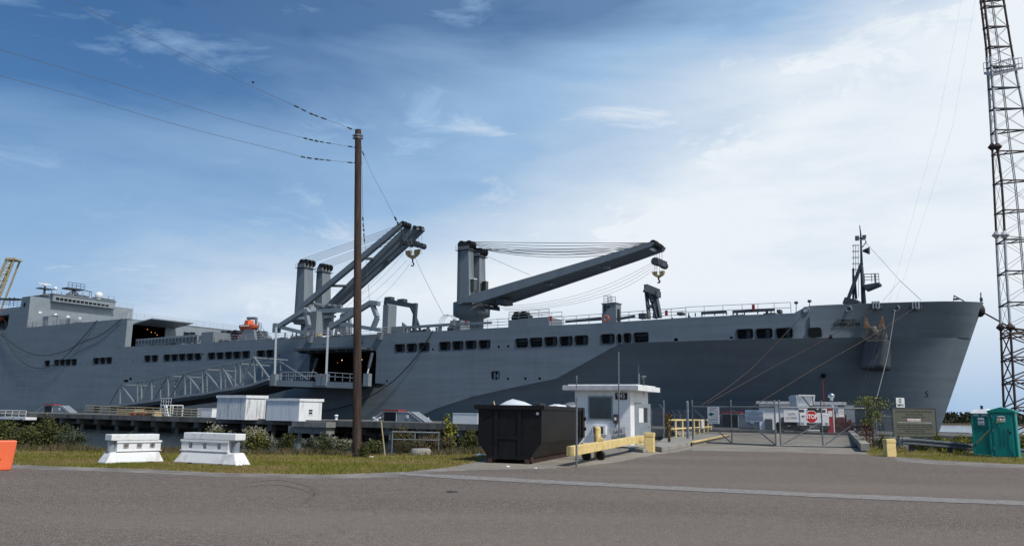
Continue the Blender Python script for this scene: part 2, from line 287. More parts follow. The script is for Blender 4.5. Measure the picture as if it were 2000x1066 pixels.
# ------------------------------------------------------------------ mesh builder
I4 = Matrix()
class MB:
    def __init__(s, Mx=None): s.v = []; s.f = []; s.mi = []; s.M = Mx.copy() if Mx else I4.copy(); s.k = 0; s.sm = []
    def add(s, vs, fs, smooth=False):
        o = len(s.v); s.v += [s.M @ V(p) for p in vs]
        for f in fs: s.f.append([o+i for i in f]); s.mi.append(s.k); s.sm.append(smooth)
        return s
    def box(s, a, b):
        x0, y0, z0 = a; x1, y1, z1 = b
        return s.add([(x0, y0, z0), (x1, y0, z0), (x1, y1, z0), (x0, y1, z0), (x0, y0, z1), (x1, y0, z1), (x1, y1, z1), (x0, y1, z1)],
                     [(0, 3, 2, 1), (4, 5, 6, 7), (0, 1, 5, 4), (1, 2, 6, 5), (2, 3, 7, 6), (3, 0, 4, 7)])
    def prism(s, pts, vec):
        n = len(pts); vec = V(vec); a = [V(p) for p in pts]; b = [p+vec for p in a]
        fs = [tuple(range(n)), tuple(range(2*n-1, n-1, -1))] + [(i, n+i, n+(i+1) % n, (i+1) % n) for i in range(n)]
        return s.add(a+b, fs)
    def beam(s, p, q, w, h=None, up=(0, 0, 1)):
        h = h or w; p = V(p); q = V(q); d = (q-p).normalized(); up = V(up)
        if abs(d.dot(up)) > .98: up = V((1, 0, 0)) if abs(d.x) < .9 else V((0, 1, 0))
        r = d.cross(up).normalized(); u = r.cross(d)
        c = [(r*(sx*w/2)+u*(sy*h/2)) for sx, sy in ((-1, -1), (1, -1), (1, 1), (-1, 1))]
        return s.add([p+x for x in c]+[q+x for x in c], [(0, 1, 2, 3), (7, 6, 5, 4), (0, 4, 5, 1), (1, 5, 6, 2), (2, 6, 7, 3), (3, 7, 4, 0)])
    def tube(s, p, q, r, r2=None, n=8, caps=True):
        r2 = r if r2 is None else r2; p = V(p); q = V(q); d = (q-p).normalized()
        up = V((0, 0, 1)) if abs(d.z) < .9 else V((1, 0, 0)); a = d.cross(up).normalized(); b = a.cross(d)
        vs = []
        for c, rr in ((p, r), (q, r2)):
            for i in range(n):
                t = 2*math.pi*i/n; vs.append(c+a*(rr*math.cos(t))+b*(rr*math.sin(t)))
        s.add(vs, [(i, (i+1) % n, n+(i+1) % n, n+i) for i in range(n)], True)
        if caps: s.add(vs, [tuple(range(n-1, -1, -1)), tuple(range(n, 2*n))])
        return s
    def path(s, pts, r, n=5):
        for i in range(len(pts)-1): s.tube(pts[i], pts[i+1], r, n=n, caps=False)
        return s
    def lathe(s, prof, c=(0, 0, 0), n=16, smooth=True):
        c = V(c); vs = []
        for r, z in prof:
            for i in range(n):
                t = 2*math.pi*i/n; vs.append(c+V((r*math.cos(t), r*math.sin(t), z)))
        m = len(prof)
        fs = [(j*n+i, j*n+(i+1) % n, (j+1)*n+(i+1) % n, (j+1)*n+i) for j in range(m-1) for i in range(n)]
        s.add(vs, fs, smooth)
        if prof[-1][0] > .001: s.add(vs[-n:], [tuple(range(n))])
        return s
    def ball(s, c, r, n=10, sq=(1, 1, 1), jit=0):
        c = V(c); m = n//2+1; vs = []
        for j in range(m+1):
            for i in range(n):
                t = 2*math.pi*i/n; p = math.pi*j/m
                d = V((math.sin(p)*math.cos(t)*sq[0], math.sin(p)*math.sin(t)*sq[1], math.cos(p)*sq[2]))
                k = 1+(jit*(noise.noise(d*2.3+c*3)) if jit else 0)
                vs.append(c+d*r*k)
        return s.add(vs, [(j*n+i, (j+1)*n+i, (j+1)*n+(i+1) % n, j*n+(i+1) % n) for j in range(m) for i in range(n)], True)
    def rail(s, pts, h, step=1.5, bars=3, r=.03):
        for i in range(len(pts)-1):
            p = V(pts[i]); q = V(pts[i+1]); n = max(1, round((q-p).length/step))
            for k in range(bars): z = V((0, 0, h*(k+1)/bars)); s.tube(p+z, q+z, r, n=4, caps=False)
            for k in range(n+1):
                b = p.lerp(q, k/n); s.tube(b, b+V((0, 0, h)), r, n=4, caps=False)
        return s
    def mesh(s, name, mats, inv):
        me = bpy.data.meshes.new(name)
        me.from_pydata([tuple(inv @ p) for p in s.v], [], s.f)
        for m in mats: me.materials.append(M[m] if isinstance(m, str) else m)
        me.polygons.foreach_set('material_index', s.mi); me.polygons.foreach_set('use_smooth', s.sm); me.update()
        return me
WM = {}
def tag(o, label=None, cat=None, group=None, kind=None):
    if label: o['label'] = label
    if cat: o['category'] = cat
    if group: o['group'] = group
    if kind: o['kind'] = kind
    return o
def thing(name, label, cat, loc=(0, 0, 0), rz=0.0, group=None):
    o = bpy.data.objects.new(name, None); COL.objects.link(o); o.location = loc; o.rotation_euler = (0, 0, rz); o.empty_display_size = .3
    WM[o] = Matrix.Translation(loc) @ Matrix.Rotation(rz, 4, 'Z'); return tag(o, label, cat, group)
def part(mb, name, mats, parent, label=None, bev=0, kind=None):
    mats = mats if isinstance(mats, list) else [mats]
    inv = WM[parent].inverted(); o = bpy.data.objects.new(name, mb.mesh(name, mats, inv)); COL.objects.link(o); o.parent = parent; WM[o] = WM[parent]
    if label: o['label'] = label
    if kind: o['kind'] = kind
    if bev: bevel(o, bev)
    return o
def bevel(o, w, seg=2):
    m = o.modifiers.new('b', 'BEVEL'); m.width = w; m.segments = seg; m.limit_method = 'ANGLE'; m.angle_limit = R(35)
def solo(mb, name, mats, label=None, cat=None, loc=None, group=None, kind=None, bev=0):
    mats = mats if isinstance(mats, list) else [mats]
    if loc is None:
        n = len(mb.v); c = sum(mb.v, V())/max(n, 1); loc = V((c.x, c.y, min(p.z for p in mb.v)))
    Tm = Matrix.Translation(loc); o = bpy.data.objects.new(name, mb.mesh(name, mats, Tm.inverted())); COL.objects.link(o); o.location = loc; WM[o] = Tm
    if bev: bevel(o, bev)
    return tag(o, label, cat, group, kind)
def copytree(root, loc, rz=None, label=None):
    r = root.copy(); COL.objects.link(r); r.location = loc
    if rz is not None: r.rotation_euler = (0, 0, rz)
    if label: r['label'] = label
    for ch in list(root.children):
        c = ch.copy(); COL.objects.link(c); c.parent = r
        for g in list(ch.children):
            d = g.copy(); COL.objects.link(d); d.parent = c
    return r
def frame(P, right, up=(0, 0, 1)):
    r = V(right).normalized(); u = V(up).normalized(); n = r.cross(u).normalized(); u = n.cross(r)
    m = Matrix((r, u, n)).transposed().to_4x4(); m.translation = V(P); return m        # x right, y up, z toward the viewer
def text(mb, s, size, Mx, align='CENTER', depth=.004, sx=1.0, font_off=0.0):
    c = bpy.data.curves.new('t', 'FONT'); c.body = s; c.size = size; c.align_x = align; c.align_y = 'CENTER'; c.extrude = depth; c.offset = font_off; c.resolution_u = 3
    o = bpy.data.objects.new('t', c); COL.objects.link(o); bpy.context.view_layer.update()
    me = bpy.data.meshes.new_from_object(o.evaluated_get(bpy.context.evaluated_depsgraph_get()))
    sv = mb.M; mb.M = Mx @ Matrix.Diagonal((sx, 1, 1, 1))
    mb.add([v.co for v in me.vertices], [tuple(p.vertices) for p in me.polygons]); mb.M = sv
    bpy.data.objects.remove(o); bpy.data.meshes.remove(me); bpy.data.curves.remove(c)
    return mb

# ================================================================== SETTING
SHORE = [(-400, 36), (-60, 32.5), (-22, 31.5), (-10, 31), (-3, 32.5), (1.5, 36), (6, 43), (10, 49), (12, 52.5), (19.5, 50), (22, 45), (26, 41), (60, 45), (400, 60)]
def shoreY(x):
    for (a, b), (c, d) in zip(SHORE, SHORE[1:]):
        if a <= x <= c: return b+(d-b)*(x-a)/(c-a)
    return SHORE[0][1] if x < 0 else SHORE[-1][1]
mb = MB()
xs = [-6000, -1500, -400, -200, -100] + [-60+1.5*i for i in range(81)] + [80, 120, 200, 400, 1500, 6000]
offs = None; vs = []; rows = 12
for x in xs:
    s = shoreY(x)
    for y, z in ((-3000, 0), (-60, 0), (0, 0), (8, 0), (16, 0), (24, 0), (s-2, 0), (s-.3, -.02), (s+.8, -.35), (s+2.2, -1.2), (s+5, -2.2), (s+12, -4)):
        vs.append((x, y, z))
mb.add(vs, [(i*rows+j, (i+1)*rows+j, (i+1)*rows+j+1, i*rows+j+1) for i in range(len(xs)-1) for j in range(rows-1)])
solo(mb, 'ground', 'g_grass', kind='structure', loc=V((0, 0, 0)))
mb = MB(); mb.add([(-9000, 20, WZ), (9000, 20, WZ), (9000, 9000, WZ), (-9000, 9000, WZ)], [(0, 1, 2, 3)])
solo(mb, 'water', 'water', kind='structure', loc=V((0, 0, WZ)))
mb = MB(); mb.box((-9000, 560, WZ-1), (9000, 9000, WZ+.9))
solo(mb, 'far_bank', 'g_marsh', kind='structure', loc=V((0, 600, WZ)))
def sheet(pts, z, name, mat):
    me = MB(); ps = [V((p.x, p.y, z)) for p in pts]
    tr = geometry.tessellate_polygon([ps]); me.add(ps, [t if (ps[t[1]]-ps[t[0]]).cross(ps[t[2]]-ps[t[0]]).z > 0 else t[::-1] for t in tr])
    return solo(me, name, mat, kind='structure', loc=V((0, 0, z)))
def jag(px, amp, n):
    out = []
    for i in range(len(px)-1):
        (a, b), (c, d) = px[i], px[i+1]
        for k in range(n): out.append((a+(c-a)*k/n, b+(d-b)*k/n+random.uniform(-amp, amp)))
    out.append(px[-1]); return out
edge = [(-500, 893), (0, 906), (130, 911), (300, 917), (450, 924), (640, 927), (800, 925), (930, 917.5), (1060, 915), (1135, 911), (1200, 903), (1276, 888), (1352, 878), (1430, 880), (1560, 882.5), (1690, 886), (1760, 894), (1830, 899), (2000, 907), (2500, 925)]
gpts = [G(x, y+7 if (x < 800 or x > 1750) else y) for x, y in jag(edge, .8, 10)]
sheet([V((-200, -60, 0)), V((200, -60, 0)), V((200, gpts[-1].y, 0))] + gpts[::-1] + [V((-200, gpts[0].y, 0))], .008, 'road', 'g_asphalt')
sh_l = [G(x, y) for x, y in jag([(-500, 893), (0, 903), (130, 908), (300, 914), (450, 921.5), (640, 924), (800, 919), (850, 912), (880, 908)], 1.9, 12)]
sheet([G(-500, 905), G(0, 918), G(450, 934), G(900, 936), G(900, 925)] + sh_l[::-1], .004, 'gravel_shoulder', 'g_gravel')
sh_r = [G(x, y) for x, y in jag([(1690, 884), (1715, 889), (1760, 890), (1830, 895.5), (2000, 903), (2500, 921)], .9, 10)]
sheet([G(1690, 895), G(1760, 903), G(2000, 920), G(2500, 940)] + sh_r[::-1], .004, 'gravel_shoulder', 'g_gravel')
sheet([G(x, y) for x, y in jag([(872, 914), (900, 906), (935, 900), (1040, 880), (1120, 862), (1250, 856), (1300, 860), (1352, 866), (1352, 884), (1276, 894), (1200, 908), (1135, 916), (1060, 920), (930, 922), (880, 920)], .7, 5)], .006, 'concrete_pad', 'g_concrete')
sheet([G(x, y) for x, y in jag([(780, 923.5), (900, 929), (1100, 939.5), (1300, 949.5), (1600, 963.5), (2000, 979), (2500, 998), (2500, 1009), (2000, 988), (1600, 971.5), (1300, 957), (1100, 946.5), (900, 936), (780, 928)], .45, 14)], .016, 'road_line', 'g_paint')
sheet([G(x, y) for x, y in [(1350, 863), (1516, 870), (1694, 873.5), (1704, 888), (1600, 884.5), (1430, 881), (1352, 880)]], .012, 'concrete_apron', 'g_concrete')
M['g_tyre'] = pm('tyre_rubber_mark', (.112, .088, .073), .9, var=.45, scale=6, dirt=(.16, .13, .11), dscale=14, damt=1.0, bump=.2, bscale=60)
for off in (0, 9):
    arc = [(470, 944+off), (540, 938+off), (590, 946+off*.9), (616, 958+off*.5), (612, 972), (590, 985+off*.2)]
    pts = [G(x-off*.9, y) for x, y in arc]; fine = []
    for i in range(len(pts)-1):
        p0, p1, p2, p3 = pts[max(i-1, 0)], pts[i], pts[i+1], pts[min(i+2, len(pts)-1)]
        for k in range(6): t = k/6; fine.append(.5*((2*p1)+(p2-p0)*t+(2*p0-5*p1+4*p2-p3)*t*t+(3*p1-p0-3*p2+p3)*t**3))
    vs = []
    for i, p in enumerate(fine): d = (fine[min(i+1, len(fine)-1)]-fine[max(i-1, 0)]).normalized(); n_ = V((-d.y, d.x, 0))*.055*math.sin(math.pi*(i+.5)/len(fine)); vs += [V((p.x, p.y, .0125))+n_, V((p.x, p.y, .0125))-n_]
    mb = MB(); mb.add(vs, [(2*i, 2*i+1, 2*i+3, 2*i+2) for i in range(len(fine)-1)]); solo(mb, 'tyre_mark', 'g_tyre', kind='structure', loc=V((pts[3].x, pts[3].y, .01)))
mb = MB(); mb.M = Matrix.Translation(G(883, 961)); mb.lathe([(.12, 0), (.12, .02), (.0, .022)], n=16)
solo(mb, 'valve_cover', 'ink', 'small round black valve cover set in the asphalt', 'cover')

# trestle road from gate to wharf
gA = G(1353.5, 865); gB = G(1516, 872); gC = G(1694, 875)
def wharf(a, w, z): return SH @ V((a, w, z))
tl = G(1428, 848, .3); tr_ = G(1655, 846, .3)
mb = MB()
p0 = gA-V((.4, 0, 0)); p1 = gC+V((.3, 0, 0)); fl = SH @ V((LG(1400, 846).x-6, -29.8, DZ)); fr = SH @ V((LG(1680, 855).x+2, -29.8, DZ))
z0 = .014
mb.add([(p0.x, p0.y-.2, z0), (p1.x, p1.y-.2, z0), (fr.x, fr.y, DZ), (fl.x, fl.y, DZ), (p0.x, p0.y, -1), (p1.x, p1.y, -1), (fr.x, fr.y, -.4), (fl.x, fl.y, -.4)],
       [(0, 1, 2, 3), (0, 4, 5, 1), (1, 5, 6, 2), (3, 7, 4, 0), (4, 7, 6, 5)])
solo(mb, 'causeway', 'g_concrete', kind='structure', loc=V((p0.x, p0.y, 0)))

# ---------- wharf on piles
A0w, A1w = -190, 62
pier = thing('wharf', 'long dark concrete wharf on piles running along the grey ship', 'wharf', (*(SH @ V((0, -20, 0))).xy, WZ), -PHI)
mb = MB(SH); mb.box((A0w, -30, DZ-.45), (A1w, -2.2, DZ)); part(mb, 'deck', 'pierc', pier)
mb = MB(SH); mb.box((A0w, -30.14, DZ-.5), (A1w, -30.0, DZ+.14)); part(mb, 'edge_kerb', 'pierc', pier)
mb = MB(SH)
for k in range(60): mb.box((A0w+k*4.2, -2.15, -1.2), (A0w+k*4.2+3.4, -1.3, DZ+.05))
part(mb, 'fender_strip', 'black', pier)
a = A0w+2; k = 0
while a < A1w:
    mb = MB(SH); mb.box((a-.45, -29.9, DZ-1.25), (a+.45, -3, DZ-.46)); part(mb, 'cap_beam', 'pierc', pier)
    if -115 < a < 45:
        for w in (-29.2, -26.5):
            mb = MB(SH); mb.tube((a, w, -3), (a+random.uniform(-.25, .25), w, DZ-1.2), .3, .3, 8); part(mb, 'pile', 'pierc', pier)
    a += 4.8; k += 1
# lighter new cap by the second shed
mb = MB(SH); q = L(575, 833, -30.3); r_ = L(650, 833, -30.3)
mb.box((q.x, -31.2, -.95), (r_.x, -29.95, -.15)); part(mb, 'cap_beam', 'pierl', pier, 'pale newer cap beam')
mb = MB(SH); mb.box((q.x+1, -31.6, DZ-.62), (r_.x+.3, -30.15, DZ-.02)); part(mb, 'edge_kerb', 'pierl', pier, 'pale patched slab edge')
for px in (588, 613, 644):
    b = L(px, 840, -30.6); mb = MB(SH); mb.tube((b.x-.5, -30.6, -3), (b.x, -30.6, -.9), .28, .28, 8); part(mb, 'pile', 'pierl', pier)

# ================================================================== SHIP
ship = thing('cargo_ship', 'huge grey naval cargo ship with two twin deck cranes moored along the wharf', 'ship', (*(SH @ V((0, 14, 0))).xy, WZ), -PHI)
HB = 14.0
st_t = L(1921, 591, HB); st_b = L(1836, 838, HB)
def aS(z): return st_b.x+(z-st_b.z)*(st_t.x-st_b.x)/(st_t.z-st_b.z)
AC = L(1553, 640).x          # the side stays flat up to here
def wU(a, z):
    s = max(0, min(1, (a-AC)/(aS(z)-AC))); g = max(0, min(1.1, (z-10.4)/5.6)); wb = HB*s**1.55; return wb+(HB*(1-(1-s**2.3)**.58)-wb)*g
knp = LP([(720, 880), (850, 798), (923, 774), (1017, 753), (1087, 739), (1121, 720), (1153, 702), (1193, 680), (1210, 672.5), (1240, 669.3), (1300, 667), (1400, 664), (1500, 662), (1550, 661)])
KA0 = knp[0].x
def interp(tab, a):
    if a <= tab[0][0]: return tab[0][1]
    for (x0, y0), (x1, y1) in zip(tab, tab[1:]):
        if a <= x1: return y0+(y1-y0)*(a-x0)/(x1-x0)
    return tab[-1][1]
ktab = [(p.x, max(p.z, -3)) for p in knp]
def solveU(px, py):
    w = 0.0
    for _ in range(60): p = L(px, py, w); w = .6*w+.4*wU(p.x, p.z)
    return (p.x, p.z)
def solveP(px, py, d=0):
    w = 0.0
    for _ in range(60): p = L(px, py, w); w = .6*w+.4*wU(p.x, p.z)
    return V((p.x, w-d, p.z))
ktab += [solveU(*q) for q in ((1600, 660), (1640, 659.3), (1700, 658.5), (1780, 658), (1850, 658.5), (1885, 659.5))]
zk_end = ktab[-1][1]; ktab.append((60, zk_end))
dkp = LP([(255, 676.5), (385, 670.5), (417, 668.3), (505, 663), (560, 661.5), (650, 657), (788, 649.2), (900, 644), (970, 640), (1150, 632), (1340, 620), (1450, 615), (1548, 611.5), (1552, 611)])
dtab = [(p.x, p.z) for p in dkp]; ZD = dtab[0][1]
zbow = st_t.z
bowtab = [(AC, dtab[-1][1])]+[solveU(*q) for q in ((1554, 609.5), (1577, 597.5), (1600, 596.0), (1640, 594.2), (1700, 592.2), (1760, 590.3), (1820, 588.8), (1870, 588.6), (1900, 589.4), (1914, 590.3))]+[(st_t.x, zbow), (70, zbow)]
def rr(x0, y0, x1, y1, w=0.0, r=.28):
    p = L(x0, y0, w); q = L(x1, y1, w); pz = L((x0+x1)/2, y0, w).z; qz = L((x0+x1)/2, y1, w).z
    return rrect(p.x, q.x, qz, pz, r)
def rrect(x0, x1, z0, z1, r):
    o = []
    for cx, cz, t0 in ((x1-r, z0+r, -90), (x1-r, z1-r, 0), (x0+r, z1-r, 90), (x0+r, z0+r, 180)):
        for k in range(4):
            t = R(t0+30*k); o.append((cx+r*math.cos(t), cz+r*math.sin(t)))
    return o
opn = [(87.7, 704, 97, 714.3), (105.9, 702.5, 115, 713.3), (117, 702, 126.3, 713), (128, 701.5, 137.7, 713), (139.5, 701, 149.4, 712.6), (182.5, 698.8, 193, 710.4), (195, 698.2, 205.4, 710), (207.4, 697.6, 218.2, 709.5),
 (282.4, 694, 293.7, 706), (296.4, 693.5, 308.2, 705.6), (320, 692.3, 332, 704.7), (334.4, 691.7, 347.2, 704), (349.4, 690.9, 362.2, 703.4), (364.7, 690.2, 377.5, 702.8), (380, 689.8, 393.2, 702.4),
 (406.4, 688.6, 420, 701.2), (423, 688, 436.3, 700.8), (439.4, 687, 453, 700.4), (455.5, 686.5, 470, 699.7), (473, 685.3, 487.7, 698.7), (502.2, 684.3, 517, 697.7), (520, 683.2, 534.4, 697),
 (771.3, 672, 790.6, 687), (794.5, 671, 814, 686.7), (818, 669.3, 838.4, 685.3), (858.4, 667.5, 879.6, 683.5), (883.5, 666.3, 905, 682.5), (909, 665.2, 930.8, 681), (935.2, 664.2, 957.5, 680),
 (1007, 661, 1031, 678), (1034.8, 659.6, 1059, 676.9), (1063.3, 658, 1088.4, 675.5), (1092.8, 656.9, 1118.3, 674.6), (1122.4, 655.3, 1148.6, 673), (1173.5, 652.5, 1200.4, 670.5), (1205.5, 652, 1213.7, 669.8), (1217.4, 650.7, 1233, 669), (1237.6, 649.3, 1266.6, 668),
 (1438.2, 642.7, 1471, 661.2), (1476, 641.7, 1509, 660.5), (1515, 640.6, 1548.4, 659.8)]
louv = {29, 30, 37}
holes = []; kinds = []
for i, o in enumerate(opn):
    r = .28 if i != 35 else .3
    holes.append(rr(*o, r=r)); kinds.append(i)
holes.append(rr(959, 724.5, 975.5, 741.4)); kinds.append('recess')
holes.append(rr(242, 741, 250, 746, r=.1)); kinds.append('small'); holes.append(rr(252.5, 737, 257, 742, r=.1)); kinds.append('small')
holes.append(rr(391, 690, 397, 692.6, r=.06)); kinds.append('small'); holes.append(rr(1424.5, 657.3, 1432, 661, r=.1)); kinds.append('small')
for x, y, r in ((992, 739.2, .2), (1026, 739, .22), (1054, 738.7, .22), (974, 677, .2), (992.5, 676, .2), (1320, 664, .3), (845.5, 682, .2), (755.6, 743.4, .2), (546, 694, .2), (631.7, 673, .13), (708, 669, .15), (231, 678.5, .18), (37.5, 690, .16), (87, 687, .16), (97.7, 686.5, .16), (226, 707.6, .16), (259.5, 706, .16), (277.5, 705.5, .16), (157, 710.5, .14), (52.5, 715, .14), (96, 752.8, .14), (47, 753.4, .14), (32, 753.4, .14), (222.5, 750.8, .14), (82.5, 713.5, .14)):
    c = L(x, y); holes.append([(c.x+r*math.cos(t*math.pi/4), c.z+r*math.sin(t*math.pi/4)) for t in range(8)]); kinds.append('port')
# side door
d0 = L(602, 756); d1 = L(735.5, 684); dz0 = L(668, 757).z; dz1 = L(668, 686.5).z
holes.append(rrect(d0.x, d1.x, dz0, dz1, .55)); kinds.append('door')
hA = L(249, 621).x; hz = L(249, 621.5).z      # forward face of the deckhouse
sA = L(59.5, 578).x; sz = L(60, 578).z       # forward face of the bridge block
aE = -178
kflat = [(a, max(z, -3)) for a, z in ktab if a < AC-.05]+[(AC, interp(ktab, AC))]
outer = [(aE, -3)] + kflat
top = [(AC, dtab[-1][1])] + [(a, z) for a, z in dtab[-2::-1]] + [(hA, dtab[0][1]), (hA, hz), (sA, hz), (sA, sz)]
lb = [L(44, 579).x, L(44, 601).z, L(19, 606).x, L(19, 643).z]
top += [(lb[0], sz), (lb[0]-.2, lb[1]), (lb[2], lb[1]-.6), (lb[2], lb[3]+1), (lb[2]-1, lb[3]), (lb[2]-16, lb[3]), (lb[2]-17, lb[1]), (aE, lb[1])]
o3 = [V((a, z, 0)) for a, z in outer+top]
loops = [o3] + [[V((x, z, 0)) for x, z in h] for h in holes]
tris = geometry.tessellate_polygon(loops); flat = [p for lp in loops for p in lp]
mb = MB(SH)
pts = [(p.x, 0, p.y) for p in flat]
fs = []
for t in tris:
    a, b, c = (flat[i] for i in t); area = (b-a).cross(c-a).z
    fs.append(tuple(t) if area > 0 else tuple(t[::-1]))
mb.add(pts, fs)
# lower flared bow, both sides
def lower(side):
    nt_, nz = 56, 14; vs = []
    for i in range(nt_+1):
        t = i/nt_; an = KA0+t*(aS(zk_end)-KA0); zk = interp(ktab, an)
        for j in range(nz+1):
            f = j/nz; z = zk+(-3.0-zk)*f; a = KA0+t*(aS(z)-KA0) if j else an
            w0 = wU(an, zk); wl = HB*(t**1.2); w = w0+(wl-w0)*(f**.8)
            vs.append((a, w if side else 2*HB-w, z))
    q = [(i*(nz+1)+j, i*(nz+1)+j+1, (i+1)*(nz+1)+j+1, (i+1)*(nz+1)+j) for i in range(nt_) for j in range(nz)]
    mb.add(vs, q if side else [f[::-1] for f in q], True)
def upper(side):
    ns, nz = 60, 6; vs = []
    for i in range(ns+1):
        s = 1-(1-i/ns)**1.4; an = AC+s*(aS(zk_end)-AC)
        zl = interp(ktab, an)
        at = AC+s*(aS(zbow)-AC); zt = interp(bowtab, at)
        for j in range(nz+1):
            z = zl+(zt-zl)*j/nz; a = AC+s*(aS(z)-AC); w = wU(a, z); vs.append((a, w if side else 2*HB-w, z))
    q = [(i*(nz+1)+j, (i+1)*(nz+1)+j, (i+1)*(nz+1)+j+1, i*(nz+1)+j+1) for i in range(ns) for j in range(nz)]
    mb.add(vs, q if side else [f[::-1] for f in q], True)
for sd_ in (1, 0): lower(sd_); upper(sd_)
# far side and transom
far = [(aE, 2*HB, -3)] + [(a, 2*HB, z) for a, z in kflat] + [(AC, 2*HB, dtab[-1][1])] + [(a, 2*HB, z) for a, z in dtab[-2::-1]] + [(hA, 2*HB, dtab[0][1]), (aE, 2*HB, dtab[0][1])]
tr3 = geometry.tessellate_polygon([[V((p[0], p[2], 0)) for p in far]]); mb.add(far, [t for t in tr3])
mb.add([(aE, 0, -3), (aE, 2*HB, -3), (aE, 2*HB, dtab[0][1]), (aE, 0, dtab[0][1])], [(0, 1, 2, 3)])
hull = part(mb, 'hull', 'hull', ship)
# decks
mb = MB(SH)
dk = [(a, .02, z-.25) for a, z in dtab if a < L(1550, 612).x]
n = len(dk); mb.add(dk+[(a, 2*HB-.02, z) for a, w, z in dk], [(i, i+1, n+i+1, n+i) for i in range(n-1)])
fz = bowtab[3][1]-1.2; L0 = L(1580, 605).x
vs = []; ns = 16
for i in range(ns+1):
    a = L0+(aS(fz)-L0-.05)*i/ns; w = wU(a, fz); vs += [(a, w+.03, fz), (a, 2*HB-w-.03, fz)]
mb.add(vs, [(2*i, 2*i+2, 2*i+3, 2*i+1) for i in range(ns)]); mb.add([(L0, .02, fz-2), (L0, 2*HB, fz-2), (L0, 2*HB, fz), (L0, .02, fz)], [(0, 1, 2, 3)])
part(mb, 'main_deck', 'navyd', ship)
# openings in the plating
for h, k in zip(holes, kinds):
    xs_ = [p[0] for p in h]; zs_ = [p[1] for p in h]; x0, x1, z0_, z1 = min(xs_), max(xs_), min(zs_), max(zs_)
    mb = MB(SH); n = len(h)
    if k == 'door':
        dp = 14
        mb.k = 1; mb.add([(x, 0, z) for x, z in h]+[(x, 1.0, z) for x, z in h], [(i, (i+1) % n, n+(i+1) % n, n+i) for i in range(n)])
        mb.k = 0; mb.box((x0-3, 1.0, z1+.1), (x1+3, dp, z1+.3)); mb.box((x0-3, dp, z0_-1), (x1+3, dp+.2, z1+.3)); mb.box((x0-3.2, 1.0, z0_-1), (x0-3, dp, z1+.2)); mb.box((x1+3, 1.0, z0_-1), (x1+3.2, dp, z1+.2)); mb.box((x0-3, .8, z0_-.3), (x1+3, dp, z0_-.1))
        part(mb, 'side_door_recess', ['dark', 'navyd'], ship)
        for lx, ly, lr in ((668, 703, .17), (707, 702, .13), (643, 716, .1), (632, 719, .1), (659, 708, .07)):
            c = L(lx, ly, 9); m2 = MB(SH); m2.ball(c, lr*.6, 8); part(m2, 'ceiling_lamp', 'lamp', ship)
        continue
    dp = .35 if k == 'port' else .6
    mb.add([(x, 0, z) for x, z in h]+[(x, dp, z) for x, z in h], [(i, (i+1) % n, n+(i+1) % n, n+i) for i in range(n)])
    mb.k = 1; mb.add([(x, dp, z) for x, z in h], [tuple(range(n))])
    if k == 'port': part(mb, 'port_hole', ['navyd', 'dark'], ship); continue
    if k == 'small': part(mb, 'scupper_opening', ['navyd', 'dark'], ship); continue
    if k == 'recess':
        xm = (x0+x1)/2; mb.k = 2
        mb.box((xm-.42, .25, z0_+.05), (xm-.18, .5, z0_+1.1)); mb.box((xm+.18, .25, z0_+.05), (xm+.42, .5, z0_+1.1)); mb.box((xm-.18, .3, z0_+.45), (xm+.18, .45, z0_+.7))
        part(mb, 'bollard_recess', ['navyd', 'dark', 'navy2'], ship); continue
    # raised lip round the opening
    mb.k = 0
    ho = [((p[0]-(x0+x1)/2)*1.0+(x0+x1)/2+math.copysign(.07, p[0]-(x0+x1)/2), p[1]+math.copysign(.07, p[1]-(z0_+z1)/2)) for p in h]
    mb.add([(x, -.035, z) for x, z in h]+[(x, -.035, z) for x, z in ho]+[(x, 0, z) for x, z in ho], [(i, (i+1) % n, n+(i+1) % n, n+i) for i in range(n)]+[(n+i, n+(i+1) % n, 2*n+(i+1) % n, 2*n+i) for i in range(n)])
    mb.k = 2
    if k in louv:
        for q in range(2): zz = z0_+(z1-z0_)*(.36+.3*q); mb.box((x0+.05, .25, zz), (x1-.05, .4, zz+.07))
        for q in range(3): xx = x0+(x1-x0)*(.3+.22*q); mb.box((xx, .3, z0_+.05), (xx+.05, .42, z0_+(z1-z0_)*.4))
        mb.box((x0+.1, .45, z1-.5), (x1-.1, .5, z1-.12))
    elif (x1-x0) > .9:
        xa = x0+(x1-x0)*.48; xb = x1-(x1-x0)*.12; m = 6; pv = []
        for q in range(m+1):
            t = q/m; xx = xa+(xb-xa)*t; yy = .55-.35*math.sin(t*math.pi); pv += [(xx, yy, z0_+.04), (xx, yy, z1-.08)]
        mb.add(pv, [(2*q, 2*q+2, 2*q+3, 2*q+1) for q in range(m)], True)
        mb.box((xa-.05, .3, z0_+.18), (x1-.1, .36, z0_+.22))
    part(mb, 'hull_opening', ['navyd', 'dark', 'vent'], ship)
